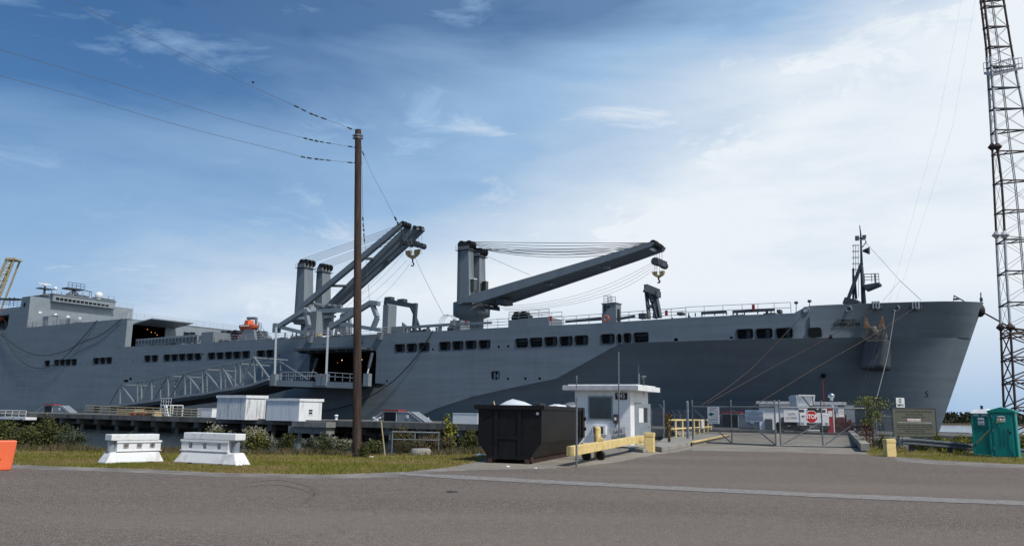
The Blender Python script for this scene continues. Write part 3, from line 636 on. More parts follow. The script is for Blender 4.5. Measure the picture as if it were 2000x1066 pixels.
# bow opening near the curve, on the plating
for o in ((1581, 640.5, 1608, 659.3),):
    mb = MB(SH); h = rr(*o, w=wU(L(1595, 650).x, 10), r=.28); n = len(h); w0 = -.05
    mb.add([(x, w0, z) for x, z in h]+[(x, .4, z) for x, z in h], [(i, (i+1) % n, n+(i+1) % n, n+i) for i in range(n)]); mb.k = 1; mb.add([(x, w0, z) for x, z in h], [tuple(range(n))[::-1]])
    part(mb, 'hull_opening', ['navyd', 'dark'], ship)
def on_hull(px, py, proud=.05):
    w = 0.0
    for _ in range(14):
        p = L(px, py, w); w = .5*w+.5*wU(p.x, p.z) if p.z > interp(ktab, p.x) else w
        if p.z <= interp(ktab, p.x):
            t = (p.x-KA0)/(aS(p.z)-KA0); zk = interp(ktab, p.x); f = (zk-p.z)/(zk+3); w0 = wU(p.x, zk); w = .5*w+.5*(w0+(HB*max(t, 0)**1.2-w0)*(max(f, 0)**.8))
    p = L(px, py, w); p.y -= proud; return p
for x, y, r in ((1621, 657.2, .26), (1608, 733.5, .3)):
    c = on_hull(x, y, .02); mb = MB(SH); mb.tube((c.x, c.y-.03, c.z), (c.x, c.y+.1, c.z), r, n=12); part(mb, 'port_hole', 'dark', ship)
for x, y, light in ((1574.5, 605.5, 1), (1657.5, 603.5, 0), (1750, 602, 0)):
    c = on_hull(x, y, .06); m2 = SH @ Matrix.Translation(c) @ Matrix.Rotation(math.pi/2, 4, 'X')
    mb = MB(m2); mb.lathe([(.33, -.1), (.42, 0), (.42, .06), (.27, .08), (.22, -.02)], n=14); mb.k = 1; mb.lathe([(.24, .01), (.0, .012)], n=14); part(mb, 'fairlead', ['navy', 'sign' if light else 'navyd'], ship)
for x, y in ((1712, 597), (1789, 598)):
    c = on_hull(x, y, .25); mb = MB(SH)
    mb.box((c.x-.55, c.y-.1, c.z-.4), (c.x+.55, c.y+.6, c.z+.1)); mb.k = 1
    for dx in (-.3, 0, .3): mb.tube((c.x+dx, c.y-.25, c.z-.35), (c.x+dx, c.y-.25, c.z+.45), .13, n=8)
    mb.ball((c.x+.2, c.y-.2, c.z-.35), .2); part(mb, 'roller_fairlead', ['navyd', 'steelg'], ship)
c = V((aS(zbow-1)-.1, HB, zbow-.9)); mb = MB(SH); mb.ball(c, .75, 12, (.8, 1, 1.1)); part(mb, 'stem_fairlead', 'black', ship)
mb = MB(SH); p = L(1883, 588, 10); q = L(1863, 577, 10); mb.tube(p, q, .08, n=6); mb.tube(q, q-V((0, 0, .5)), .05); mb.ball(L(1868, 584, 10), .25, 8, (1.6, 1, .5)); mb.tube(L(1862, 588, 10), L(1864, 583, 10), .04)
part(mb, 'davit', 'navyd', ship)
mb = MB(SH); mb.tube(L(1916, 590, 15), L(1915.5, 571, 15), .07, n=5); mb.box(L(1914, 589, 15.1), L(1919, 581, 14.9)); part(mb, 'bow_staff', 'navyd', ship)
# anchor and its pocket
wa = min(solveP(x, y).y for x in (1690, 1730) for y in (630, 657))-.55
def AP(x, y, w=0): return L(x, y, wa+w)
mb = MB(SH); o_ = [AP(1688, 660), AP(1733, 660), AP(1724, 718), AP(1677, 721)]; i_ = [p+V((0, 9, 0)) for p in o_]
mb.add(o_+i_, [(0, 3, 2, 1), (4, 5, 6, 7), (0, 1, 5, 4), (1, 2, 6, 5), (2, 3, 7, 6), (3, 0, 4, 7)])
part(mb, 'anchor_pocket', 'navyd', ship, bev=.35)
mb = MB(SH); c = AP(1709, 655, -.6); sc = (AP(1734, 655)-AP(1689, 655)).x
mb.beam((c.x-sc/2, c.y, c.z-.1), (c.x+sc/2, c.y, c.z-.1), .9, .55); mb.ball((c.x, c.y-.2, c.z+.3), .55, 12, (1.1, .8, 1.2), .6); mb.beam((c.x, c.y-.1, c.z), (c.x, c.y-.1, c.z+1.0), .35)
for s_ in (-1, 1):
    x = c.x+s_*sc*.29; mb.k = 0; mb.beam((x-s_*.1, c.y-.1, c.z-.1), (x, c.y-.1, c.z+.9), .75, .6)
    mb.k = 1; mb.add([(x-.38, c.y-.35, c.z+.6), (x+.38, c.y-.35, c.z+.6), (x+.38, c.y+.2, c.z+.6), (x-.38, c.y+.2, c.z+.6), (x+s_*.22, c.y, c.z+2.3)], [(0, 1, 4), (1, 2, 4), (2, 3, 4), (3, 0, 4)])
part(mb, 'anchor', ['anch', 'rustor'], ship)
# the name
def hullframe(px, py, half=24, proud=.05):
    a, b = SH @ on_hull(px-half, py, proud), SH @ on_hull(px+half, py, proud); u, d = SH @ on_hull(px, py-5, proud), SH @ on_hull(px, py+5, proud); return frame((a+b+u+d)/4, b-a, u-d), (b-a).length
m, wd = hullframe(1654, 633.5, 24, .12); mb = MB(); text(mb, 'CHARLTON', 1.0, m, depth=.02); ext_ = max((m.inverted() @ v).x for v in mb.v)*2
mb = MB(); text(mb, 'CHARLTON', .66, m, depth=.02, sx=wd/ext_/.66*1.02, font_off=.01); m, _ = hullframe(1654, 626, 24, .12); text(mb, 'US NAVAL SHIP', .40, m, depth=.02, sx=wd/ext_/.42*.68, font_off=.004)
part(mb, 'ship_name', 'ink', ship)
mb = MB(); m, _ = hullframe(1810, 770, 6, .1); text(mb, '5', 1.1, m, depth=.02); part(mb, 'draft_mark', 'ink', ship)

# ---------------- deckhouse and bridge
mb = MB(SH)
gx0 = SHI @ hit(258, 650, SH @ V((hA, 0, 0)), UX); gx1 = SHI @ hit(323, 650, SH @ V((hA, 0, 0)), UX)
def hF(px, py, a): return SHI @ hit(px, py, SH @ V((a, 0, 0)), UX)         # on a face across the ship
gw0, gw1 = gx0.y, gx1.y; gz1 = hF(290, 636, hA).z; gz0 = dtab[0][1]-.3
# forward face with the garage opening
mb.box((hA-.3, 0.02, gz0), (hA, gw0, hz)); mb.box((hA-.3, gw1, gz0), (hA, 2*HB, hz)); mb.box((hA-.3, gw0, gz1), (hA, gw1, hz))
mb.box((aE, .05, hz-.35), (hA, 2*HB, hz-.1)); mb.box((aE, 2*HB-.2, dtab[0][1]), (hA-.3, 2*HB, hz-.35))
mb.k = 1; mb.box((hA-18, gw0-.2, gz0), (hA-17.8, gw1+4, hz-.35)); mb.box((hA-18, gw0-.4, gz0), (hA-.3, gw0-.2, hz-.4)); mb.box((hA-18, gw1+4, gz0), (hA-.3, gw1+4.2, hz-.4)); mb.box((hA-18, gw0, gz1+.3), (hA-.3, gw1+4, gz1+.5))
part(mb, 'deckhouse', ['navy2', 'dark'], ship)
for lx, ly in ((288, 643), (295.5, 648.5), (318, 646.5), (307, 654), (303, 650)):
    c = hF(lx, ly, hA-8); mb = MB(SH); mb.ball(c, .07, 8); part(mb, 'ceiling_lamp', 'lamp', ship)
mb = MB(SH); p = hF(262, 634, hA); q = hF(335, 634, hA)
mb.add([(hA, p.y, gz1+.3), (hA, q.y+1, gz1+.3), (hA+6.5, q.y+1, gz1+1.0), (hA+6.5, p.y, gz1+1.0), (hA, p.y, gz1+.05), (hA, q.y+1, gz1+.05), (hA+6.5, q.y+1, gz1+.8), (hA+6.5, p.y, gz1+.8)], [(0, 1, 2, 3), (4, 7, 6, 5), (2, 1, 5, 6), (3, 2, 6, 7), (0, 3, 7, 4)])
part(mb, 'garage_door', 'navy2', ship)
for x0, x1 in ((359, 370), (371.5, 381)):
    p = hF(x0, 648, hA+.04); q = hF(x1, 656, hA+.04); mb = MB(SH); mb.box((hA, p.y, q.z), (hA+.06, q.y, p.z)); part(mb, 'window', 'dark', ship)
# bridge block
wB = hF(260, 606, sA).y
mb = MB(SH); mb.box((lb[0]-.3, .03, hz-.1), (sA, wB, sz)); mb.box((aE, 6, hz-.1), (lb[0]-.3, wB, lb[1]+1)); mb.box((sA, 0.5, hz+1.2), (sA+.02, wB, hz+1.25))
part(mb, 'bridge_block', 'navy2', ship)
# bridge
bp = hF(103, 588, sA+1.2); bq = hF(224, 607, sA+1.2); bt = hF(107, 574.5, sA+1.2).z
zb0 = bp.z; zw0 = hF(160, 596, sA+1.2).z
mb = MB(SH); mb.box((sA-9, bp.y, zb0), (sA+1.2, bq.y, bt)); mb.box((sA-9.2, bp.y-.3, bt), (sA+1.4, bq.y+.3, bt+.2))
mb.box((sA+1.2, bp.y-.1, zb0), (sA+1.5, bq.y+.1, zb0+.25))
part(mb, 'bridge', 'navy2', ship)
nw = 13
for i in range(nw):
    px0 = 112+ (210-112)*i/(nw-1)-3; px1 = px0+6.4
    p = hF(px0, 590, sA+1.3); q = hF(px1, 590, sA+1.3); zt = hF(px0+3, 580.5+(px0-109)*.148, sA+1.3).z; zl = hF(px0+3, 585.8+(px0-109)*.148, sA+1.3).z
    mb = MB(SH); mb.box((sA+1.19, p.y, zl), (sA+1.26, q.y, zt)); part(mb, 'bridge_window', 'dark', ship)
p = L(46, 599); q = L(50.5, 591); mb = MB(SH); mb.box((p.x, -.04, p.z), (q.x, .02, q.z)); part(mb, 'window', 'dark', ship)
for x, y in ((78.5, 610), (109, 614), (133, 618), (156, 621)):
    p = hF(x, y, sA+.05); mb = MB(SH); mb.box((sA, p.y-.35, p.z-.25), (sA+.08, p.y+.35, p.z+.25)); part(mb, 'window', 'white', ship)
# roof gear
mb = MB(SH)
mb.rail([hF(54, 577, sA), hF(96, 580, sA)], 1.1, 2.2, 2, .04); mb.rail([(sA, bq.y, sz), (sA, wB, sz)], 1.2, 2, 2, .04); mb.rail([hF(110, 574.5, sA+1), hF(222, 587, sA+1)], 1.1, 2, 2, .035)
mb.rail([(hA-.2, 0.2, hz), (hA-.2, 2*HB, hz)], 1.25, 1.8, 3, .04); mb.rail([(sA, .15, hz), (hA-.2, .15, hz)], 1.25, 1.8, 3, .04)
mb.rail([(-.0+L(390, 668).x, .3, ZD-.2), (L(760, 652).x, .3, dtab[5][1]-.25)], 1.3, 2.2, 3, .035)
part(mb, 'railing', 'mastw', ship)
def shipmast(px, py0, py1, a, r=.12): 
    p = hF(px, py0, a); q = V((p.x, p.y, hF(px, py1, a).z)); return p, q
mb = MB(SH); p, q = shipmast(86, 577, 558, sA-3, .2); mb.tube(p, q, .35, .22); mb.box((p.x-1.2, p.y-1.6, p.z+1.6), (p.x+1.2, p.y+1.6, p.z+1.8)); mb.k = 1; u1 = hF(73.5, 553, sA-3); u2 = hF(99, 556.5, sA-3); mb.beam(u1, u2, .35, .3); mb.tube(q, q+V((0, 0, .4)), .5, n=8); part(mb, 'radar_scanner', ['navyd', 'white'], ship)
mb = MB(SH); p, q = shipmast(107, 575, 563, sA-2); mb.tube(p, q, .1); mb.ball(q, .45, 10); part(mb, 'radome', 'white', ship)
mb = MB(SH); p, q = shipmast(143, 579, 566, sA-4); mb.tube(p, q, .6, .4); mb.beam(p+V((0, -2, 0)), q, .25); mb.beam(p+V((0, 2, 0)), q, .25)
a_, b_ = hF(126, 566, sA-4), hF(159, 567, sA-4); mb.box((a_.x-1.5, a_.y, q.z), (a_.x+1.5, b_.y, q.z+.35)); mb.rail([(a_.x+1.5, a_.y, q.z+.3), (a_.x+1.5, b_.y, q.z+.3)], 1.3, 1, 2, .06); mb.tube(V((a_.x, b_.y, q.z+.3)), V((a_.x, hF(180, 568, sA-4).y, q.z+.1)), .1); part(mb, 'signal_mast', 'navyd', ship)
mb = MB(SH); p, q = shipmast(192.5, 586, 579, sA-2); mb.tube(p, q, .5); mb.ball(q+V((0, 0, .3)), .95, 14); part(mb, 'radome', 'white', ship)
mb = MB(SH)
for px, y0, y1 in ((174, 582, 568), (178, 583, 571), (161, 581, 570), (196, 584, 570), (212, 587, 577), (222, 588, 578), (100, 578, 566), (120, 576, 569)):
    p, q = shipmast(px, y0, y1, sA-2.5); mb.tube(p, q, .07, n=5)
for px, py, s_ in ((155, 579, 1.2), (166, 581, .7), (187, 584, .8), (204, 586, .8), (137, 577, .8), (215, 588, 1.0)):
    p = hF(px, py, sA-3); mb.box((p.x-s_*.7, p.y-s_, p.z-1.4), (p.x+s_*.7, p.y+s_, p.z+.4))
part(mb, 'roof_equipment', 'navyd', ship)
# aft block left of the bridge, boat recess
mb = MB(SH); z = L(10, 596).z; mb.box((aE, 3.2, lb[3]-.3), (lb[2]+6, 20, z)); mb.k = 1; mb.box((aE, .1, lb[3]-.5), (lb[2]+.5, 3.2, lb[3]-.1)); mb.box((lb[2]-20, 3.1, lb[3]-.1), (lb[2]+.5, 3.19, lb[1]-1.3)); mb.k = 0; mb.box((lb[2]-17, .03, lb[1]-1.3), (lb[2]+.6, 3.2, lb[1]-.4)); part(mb, 'aft_house', ['navy', 'vent'], ship)  # dark floor and back panel put the recess shade into the colour
mb = MB(SH); mb.beam(L(-20, 583.5, 4), L(43, 585, 4), 1.2, .5); mb.rail([L(-20, 594, 3.2), L(40, 600, 3.2)], 1.4, 2, 3, .04)
for px in (17, 26): q = L(px, 598, 3); mb.tube(q, q+V((0, 0, 2)), .08); mb.ball(q+V((0, 0, 2.1)), .25)
part(mb, 'aft_platform', 'navyd', ship)
# equipment on the ledge between bridge and house front
for x0, x1, y0, y1, w in ((82, 95, 617, 634, 1.5), (96, 113, 615, 633, 4), (127.5, 138, 622, 632, 1), (118, 121, 623, 633, 1), (142, 160, 628, 632, 1.2)):
    p = L(x0, y1, w); q = L(x1, y0, w); part(MB(SH).box((p.x, w, hz-.1), (q.x, w+2, q.z)), 'deck_locker', 'navy', ship)
for px in (64, 70, 106, 118, 123): q = L(px, 634, .6); part(MB(SH).tube((q.x, .6, hz-.1), (q.x, .6, hz+1.3), .22), 'deck_vent', 'navy', ship)
# working deck gear: stowed gangway, winches
mb = MB(SH); p = L(255, 674, -.2); q = L(376, 663.5, -.2); mb.beam((p.x, 1, ZD+.9), (q.x, 1, ZD+1.1), .3, 1.35); mb.beam((p.x, 2.6, ZD+.9), (q.x, 2.6, ZD+1.1), .3, 1.35)
mb.k = 1
for i in range(18):
    x = p.x+(q.x-p.x)*(i+.5)/18; mb.box((x-.5, .8, ZD+.55), (x+.35, .84, ZD+1.35)); mb.tube((x, .9, ZD-.3), (x, .9, ZD+.3), .09)
part(mb, 'stowed_gangway', ['navy2', 'navyd'], ship)
mb = MB(SH)
for x0, x1, y0, y1 in ((393, 427, 648, 669),): a_ = L(x0, y0).x; b_ = L(x1-11, y0).x; mb.box((a_, .1, ZD-.3), (b_, 4.2, L(405, y0).z))
part(mb, 'deck_locker', 'navy', ship)
def clutter(px0, px1, w0, w1, n, hmax, mat, name, sd=3):
    rnd = random.Random(sd)
    for i in range(n):
        mb = MB(SH); px = px0+(px1-px0)*rnd.random(); w = w0+(w1-w0)*rnd.random(); a = L(px, 650, w).x; zb = interp(dtab, a)-.25; h = hmax*(.3+.7*rnd.random()); s = .25+.5*rnd.random()
        c = rnd.random()
        if c < .4: mb.box((a-s, w-s, zb), (a+s, w+s, zb+h*.6))
        elif c < .7: mb.tube((a, w, zb), (a, w, zb+h), .09+.1*rnd.random(), n=6)
        else: mb.tube((a-s, w, zb+h*.4), (a+s, w, zb+h*.4), .25+.3*rnd.random(), n=10)
        part(mb, 'deck_locker' if c < .4 else 'deck_vent' if c < .7 else 'winch_drum', mat, ship)
clutter(375, 393, .8, 4, 14, 1.8, 'navy2', 'mooring_winch', 4)
clutter(430, 470, .8, 5, 16, 1.6, 'navyd', 'deck_gear', 5)
clutter(255, 380, .5, 4, 26, 1.2, 'navyd', 'deck_gear', 6)
clutter(510, 700, 1, 8, 40, 2.0, 'navyd', 'deck_gear', 7)
clutter(760, 900, 1, 6, 26, 1.5, 'navyd', 'deck_gear', 8)
clutter(1280, 1560, 1, 6, 22, 1.0, 'navyd', 'deck_gear', 9)
clutter(520, 700, 2, 10, 12, 1.8, 'navy2', 'deck_gear', 12)
for px in (437, 448, 460, 470, 478): mb = MB(SH); c = L(px, 655, 5); mb.tube((c.x, 4, ZD+1.0), (c.x, 6.5, ZD+1.0), 1.0, n=14); part(mb, 'deck_fender', 'black', ship)
for px in (442, 454, 466): mb = MB(SH); c = L(px, 650, 6); mb.tube((c.x, 5, ZD+2.0), (c.x, 7.5, ZD+2.0), .8, n=14); part(mb, 'deck_fender', 'black', ship)
# rescue boat, top level, on its cradle
mb = MB(SH); p = L(464, 667, 3); q = L(505, 663, 3)
mb.prism([(p.x, 2.5, ZD-.2), (q.x, 2.5, ZD-.2), (q.x-1, 2.5, ZD+2.2), (p.x+2.5, 2.5, ZD+2.4)], (0, .4, 0)); mb.prism([(p.x, 5.5, ZD-.2), (q.x, 5.5, ZD-.2), (q.x-1, 5.5, ZD+2.2), (p.x+2.5, 5.5, ZD+2.4)], (0, .4, 0))
for px in (485, 499.5): a1 = L(px, 640, 5); mb.beam((a1.x, 5, ZD+1), (a1.x, 5, L(px, 621, 5).z), .35); 
mb.beam(L(484, 621.5, 5), L(500.5, 621.5, 5), .5); mb.beam(L(503, 641, 3), L(519, 661, 3), .2); mb.rail([L(500, 642, 4), L(510, 645, 4)], 1.3, 1, 3, .05); mb.rail([L(504, 641, 3), L(519, 661, 3)], 1.1, 1.2, 1, .04)
part(mb, 'boat_cradle', 'navy', ship)
def boat(name, label, cx, w, z, ln, wd, hh, cat, rise=.8):
    t = thing(name, label, cat, (*(SH @ V((cx, w, 0))).xy, z), -PHI); mx = WM[t]
    mb = MB(mx); st = 14; vs = []; pr = [(-1, 1.0), (-.95, .55), (-.6, .12), (0, 0), (.6, .12), (.95, .55), (1, 1.0)]
    for i in range(st+1):
        t_ = i/st*2-1; bw = wd/2*(1-abs(t_)**3.2)**.6 if abs(t_) < 1 else .02; zl = hh*.55*(abs(t_)**3)
        for y, zz in pr: vs.append((t_*ln/2, y*max(bw, .02), zl+zz*(hh-zl)))
    k = len(pr); mb.add(vs, [(i*k+j, (i+1)*k+j, (i+1)*k+j+1, i*k+j+1) for i in range(st) for j in range(k-1)], True)
    mb.add([vs[i*k] for i in range(st+1)]+[vs[i*k+k-1] for i in range(st+1)], [(i, st+1+i, st+2+i, i+1) for i in range(st)])
    part(mb, 'boat_hull', 'lifeor', t)
    mb = MB(mx); mb.prism([(-ln*.16, -wd*.3, hh), (ln*.12, -wd*.3, hh), (ln*.08, -wd*.3, hh+rise), (-ln*.10, -wd*.3, hh+rise)], (0, wd*.6, 0)); part(mb, 'boat_cabin', 'lifeor', t, bev=.1)
    mb = MB(mx); mb.path([(-ln*.5, 0, hh*.9), (-ln*.2, -wd*.5, hh*.8), (ln*.2, -wd*.5, hh*.8), (ln*.5, 0, hh*.9)], .1); part(mb, 'grab_line', 'white', t)
    return t
c = L(484, 648, 3.6); boat('rescue_boat', 'small orange rescue boat on a cradle on the ship deck', c.x, 3.8, c.z, 5.2, 2.3, 1.3, 'boat', .95)
c = L(-10, 630, 1.8); boat('lifeboat', 'red orange lifeboat in a dark hull recess at the left edge', c.x, 2.0, c.z, 8.5, 2.8, 1.9, 'lifeboat', 1.0)
mb = MB(SH); c = L(8, 640, 1); mb.box((lb[2]-15, .4, lb[3]-.1), (lb[2]-.3, 3, lb[3]+.6)); mb.tube(L(16, 642, .3), L(3, 612, .3), .12); part(mb, 'boat_davit', 'black', ship)

# ---------------- deck cranes
def sheaves(mb, c, n, r, ax=(0, 1, 0), sp=.6):
    for i in range(n):
        q = V(c)+V(ax)*(sp*(i-(n-1)/2)); mb.tube(q-V(ax)*.16, q+V(ax)*.16, r, n=12)
def crane_post(name, pxs, w, wt, parent, cabpx=None):
    (x0b, x1b, yb), (x0t, x1t, yt) = pxs
    mb = MB(SH); b0 = L(x0b, yb, w); b1 = L(x1b, yb, w); t0 = L(x0t, yt, w); t1 = L(x1t, yt, w)
    wt2 = wt*.85
    vs = [(b0.x, w, b0.z), (b1.x, w, b0.z), (b1.x, w+wt, b0.z), (b0.x, w+wt, b0.z), (t0.x, w, t0.z), (t1.x, w, t0.z), (t1.x, w+wt2, t0.z), (t0.x, w+wt2, t0.z)]
    mb.add(vs, [(0, 3, 2, 1), (4, 5, 6, 7), (0, 1, 5, 4), (1, 2, 6, 5), (2, 3, 7, 6), (3, 0, 4, 7)])
    o = part(mb, name, 'navy', parent)
    mb = MB(SH)
    for q in (.25, .6):
        la, lb_ = V((b0.x+q, w-.12, b0.z)), V((t0.x+q, w-.12, t0.z)); mb.tube(la, lb_, .03, n=4)
    for q in range(24): f = q/24; la = V((b0.x+.25+(t0.x-b0.x)*f, w-.12, b0.z+(t0.z-b0.z)*f)); mb.tube(la, la+V((.35, 0, 0)), .02, n=4)
    part(mb, 'ladder', 'navyd', parent)
    mb = MB(SH); z_ = b0.z+(t0.z-b0.z)*.93; mb.box((t0.x-.25, w-.35, z_), (t1.x+.3, w+wt+.2, z_+.08)); mb.rail([(t0.x-.2, w-.3, z_), (t1.x+.3, w-.3, z_)], .9, .6, 2, .025); part(mb, 'platform', 'navyd', parent)
    mb = MB(SH); sheaves(mb, (t0.x+.5, w+wt/2, t0.z+.35), 2, .75, sp=wt*.5); sheaves(mb, (t1.x-.1, w+wt/2, t0.z+.25), 3, .7, sp=wt*.35); mb.box((t0.x, w+.1, t0.z), (t1.x, w+wt2-.1, t0.z+.3)); part(mb, 'sheaves', 'black', parent)
    return o, t0, t1
cr1 = part(MB(SH).lathe([(2.9, -2.6), (2.9, 0), (2.55, .2)], c=(0, 0, 0)), 'x', 'navy', ship)
bpy.data.objects.remove(cr1)
def lathe_at(px, w, prof_px, rpx, nm, parent, n=24):
    c = L(px, prof_px[0][1], w); mb = MB(SH); prof = []
    for hw, py in prof_px:
        p = L(px, py, w); dp = (L(px+1, py, w)-p).x; prof.append((hw*dp, p.z))
    mb.lathe(prof, (c.x, w, 0), n); return part(mb, nm, 'navy', parent)
# forward crane
FW = 11
ped = lathe_at(920, FW+4, [(19.5, 650), (19.5, 622), (29, 618), (29.5, 596), (29.5, 592.5), (0.1, 592)], 0, 'deck_crane', ship)
ped['label'] = 'forward twin crane with its booms lowered towards the bow'
_, ft0, ft1 = crane_post('crane_post', ((892, 916, 594), (894, 915, 482)), FW, 1.6, ped)
_, fs0, fs1 = crane_post('crane_post', ((924, 936, 594), (923, 936.5, 495)), FW+3.6, 2.0, ped)
for x, y, w in ((925, 556, FW+.8), (948, 560, FW+4.2)):
    c = L(x, y, w); mb = MB(SH); mb.k = 0; mb.box((c.x-.5, w-.4, c.z-1.0), (c.x+.35, w+.4, c.z+.9)); mb.k = 1; mb.box((c.x-.55, w-.45, c.z+.9), (c.x+.4, w+.45, c.z+1.05)); part(mb, 'crane_cab', ['glass', 'white'], ped)
mb = MB(SH)
near = LP([(902, 590), (905, 583), (922, 574), (1268, 472.5), (1280, 473.5), (1272, 481), (1180, 512), (935, 590)], FW-.3)
mb.prism(near, (0, 1.0, 0))
farp = LP([(915, 596), (945, 592), (1285, 480), (1296, 482), (1292, 489), (1240, 508), (1000, 589), (975, 594)], FW+4.4)
mb.prism([V((p.x, p.y, p.z)) for p in farp], (0, 1.0, 0))
# plate between the two girders
a1, a2 = L(1010, 566, FW+.7), L(1275, 482, FW+.7)
mb.prism([(a1.x-7, FW+.6, a1.z-1.9), (a2.x-1, FW+.6, a2.z-.1), (a2.x-1, FW+.6, a2.z+.25), (a1.x-7, FW+.6, a1.z-1.5)], (0, 3.9, 0))
part(mb, 'boom', 'navyd', ped).data.materials[0] = M['navy']
mb = MB(SH); sheaves(mb, L(1278, 476.5, FW+.3), 2, .55, sp=.8); sheaves(mb, L(1286, 481, FW+2.5), 2, .5, sp=.7); sheaves(mb, L(1290, 484, FW+4.8), 2, .5, sp=.6); mb.tube(L(1279, 477, FW-.2), L(1291, 485, FW+5.2), .28); part(mb, 'boom_head', 'black', ped)
for x, y in ((1054, 550), (1072, 556), (1165, 520), (1185, 523)): c = L(x, y, FW+1.5); part(MB(SH).box((c.x-.5, c.y-.3, c.z-.15), (c.x+.5, c.y+.3, c.z+.15)), 'boom_light', 'navy2', ped)
mb = MB(SH)
for x0, y0, x1, y1 in ((912, 592, 945, 600), (930, 588, 950, 600), (945, 585, 975, 602), (955, 578, 990, 590), (925, 594, 975, 603), (940, 600, 976, 605), (965, 592, 985, 595)): mb.beam(L(x0, y0, FW+1), L(x1, y1, FW+3.5), .35, .35)
for x, y in ((965, 583), (985, 590)): c = L(x, y, FW+2); mb.box((c.x-.8, c.y-1.4, c.z-.5), (c.x+.8, c.y+1.4, c.z+.4))
part(mb, 'boom_heel_frame', 'navyd', ped)
mb = MB(SH); tip = L(1280, 474, FW+.5); tip2 = L(1290, 482, FW+4.6)
for i in range(5):
    s_ = V((ft0.x+.5, FW+.3*i, ft0.z+.9)); m_ = s_.lerp(tip, .5)-V((0, 0, .15+.45*i)); q_ = [s_.lerp(m_, k/4)+V((0, 0, -.25*math.sin(k/4*math.pi)*.3)) for k in range(5)]
    pts = [s_*((1-t)**2)+(m_*2-(s_+tip)*.5)*(2*t*(1-t))+tip*t*t for t in [k/10 for k in range(11)]]; mb.path(pts, .045, 4)
for i in range(4):
    s_ = V((fs1.x, FW+4+.3*i, fs1.z+.9)); m_ = s_.lerp(tip2, .5)-V((0, 0, .3+.4*i)); pts = [s_*((1-t)**2)+(m_*2-(s_+tip2)*.5)*(2*t*(1-t))+tip2*t*t for t in [k/10 for k in range(11)]]; mb.path(pts, .045, 4)
for i, (sx_, sy_) in enumerate(((975, 597), (978, 601), (982, 604), (986, 606))):
    s_ = L(sx_, sy_, FW+1+i); e_ = L(1275+4*i, 512+2*i, FW+1+i); c_ = L(1130+20*i, 598+2*i, FW+1+i); mb.path([s_*((1-t)**2)+c_*(2*t*(1-t))+e_*t*t for t in [k/12 for k in range(13)]], .02, 4)
mb.tube(L(950, 500, FW+4), L(1035, 537, FW+1), .025, n=4)
for x in (1279, 1283, 1288, 1293): mb.tube(L(x, 480, FW+2), L(x, 512, FW+2), .03, n=4); mb.tube(L(x, 512, FW+2), L(x, 536, FW+2), .03, n=4)
part(mb, 'hoist_cables', 'roped', ped)
mb = MB(SH); mb.beam(L(1279, 509, FW+2), L(1300, 518, FW+3), 1.0, .9); sheaves(mb, L(1281, 511, FW+2), 2, .6); sheaves(mb, L(1297, 519, FW+3), 2, .5); part(mb, 'spreader_beam', 'navyd', ped)
def hookblock(cx, cy, w, s, parent):
    c = L(cx, cy, w); mb = MB(SH); 
    for sx in (-1, 1): mb.prism([(c.x+sx*s*1.35, w, c.z+s*.9), (c.x+sx*s*.35, w, c.z+s*.9), (c.x+sx*s*.4, w, c.z+s*.2), (c.x+sx*s*.75, w, c.z-.1*s), (c.x+sx*s*1.2, w, c.z+s*.3)], (0, .5, 0))
    mb.prism([(c.x-s*.95, w+.05, c.z+s*.1), (c.x, w+.05, c.z+s*.15), (c.x+s*.95, w+.05, c.z+s*.1), (c.x+s*.3, w+.05, c.z-s*.35), (c.x-s*.3, w+.05, c.z-s*.35)], (0, .4, 0))
    mb.k = 1; mb.tube((c.x, w+.25, c.z-s*.3), (c.x, w+.25, c.z-s*.85), .14); pts = [(c.x+.32*math.cos(t)*s*.8, w+.25, c.z-s*1.2+.32*math.sin(t)*s*.8) for t in [R(90-30*k) for k in range(9)]]; mb.path(pts, .12, 6)
    return part(mb, 'hook_block', ['hook', 'black'], parent)
hookblock(1285, 538, FW+2, .72, ped)
# aft crane
AW = 10
pe2 = lathe_at(604, AW+3, [(12, 660), (12, 634), (25, 630), (26, 624), (0.1, 623)], 0, 'deck_crane', ship)
pe2['label'] = 'aft twin crane with its booms raised steeply'
_, at0, at1 = crane_post('crane_post', ((573.5, 592, 633), (581, 595, 516)), AW, 2.6, pe2)
_, au0, au1 = crane_post('crane_post', ((612, 628, 633), (619, 630, 524)), AW+6.5, 2.6, pe2)
for (b0, t0_, w, th) in (((578, 606), (784, 436), AW-.5, 15), ((630, 606), (797, 441), AW+1.8, 15), ((640, 600), (812, 444), AW+4, 15), ((654, 600), (824, 446), AW+6, 15)):
    mb = MB(SH); p = L(*b0, w); q = L(*t0_, w); nrm = V((-(q.z-p.z), 0, (q.x-p.x))).normalized()
    h0, h1, h2 = .35, .58, .38; mid = p.lerp(q, .5)
    e1 = p.lerp(q, .12); e2 = p.lerp(q, .86)
    mb.prism([p-nrm*h0, e1-nrm*h1, e2-nrm*h1, q-nrm*h2, q+nrm*h2, e2+nrm*h1*.8, e1+nrm*h1*.8, p+nrm*h0], (0, .75, 0)); part(mb, 'boom', 'navy', pe2)
mb = MB(SH); sheaves(mb, L(789, 438, AW), 2, .55, sp=.6); sheaves(mb, L(797, 441, AW+1.8), 2, .55, sp=.5); sheaves(mb, L(812, 446, AW+4.5), 2, .5, sp=.6); sheaves(mb, L(822, 447, AW+6.2), 2, .5, sp=.6)
mb.tube(L(786, 440, AW-.4), L(799, 443, AW+2.6), .32); mb.tube(L(810, 445, AW+3.8), L(824, 449, AW+6.8), .32); part(mb, 'boom_head', 'black', pe2)
mb = MB(SH)
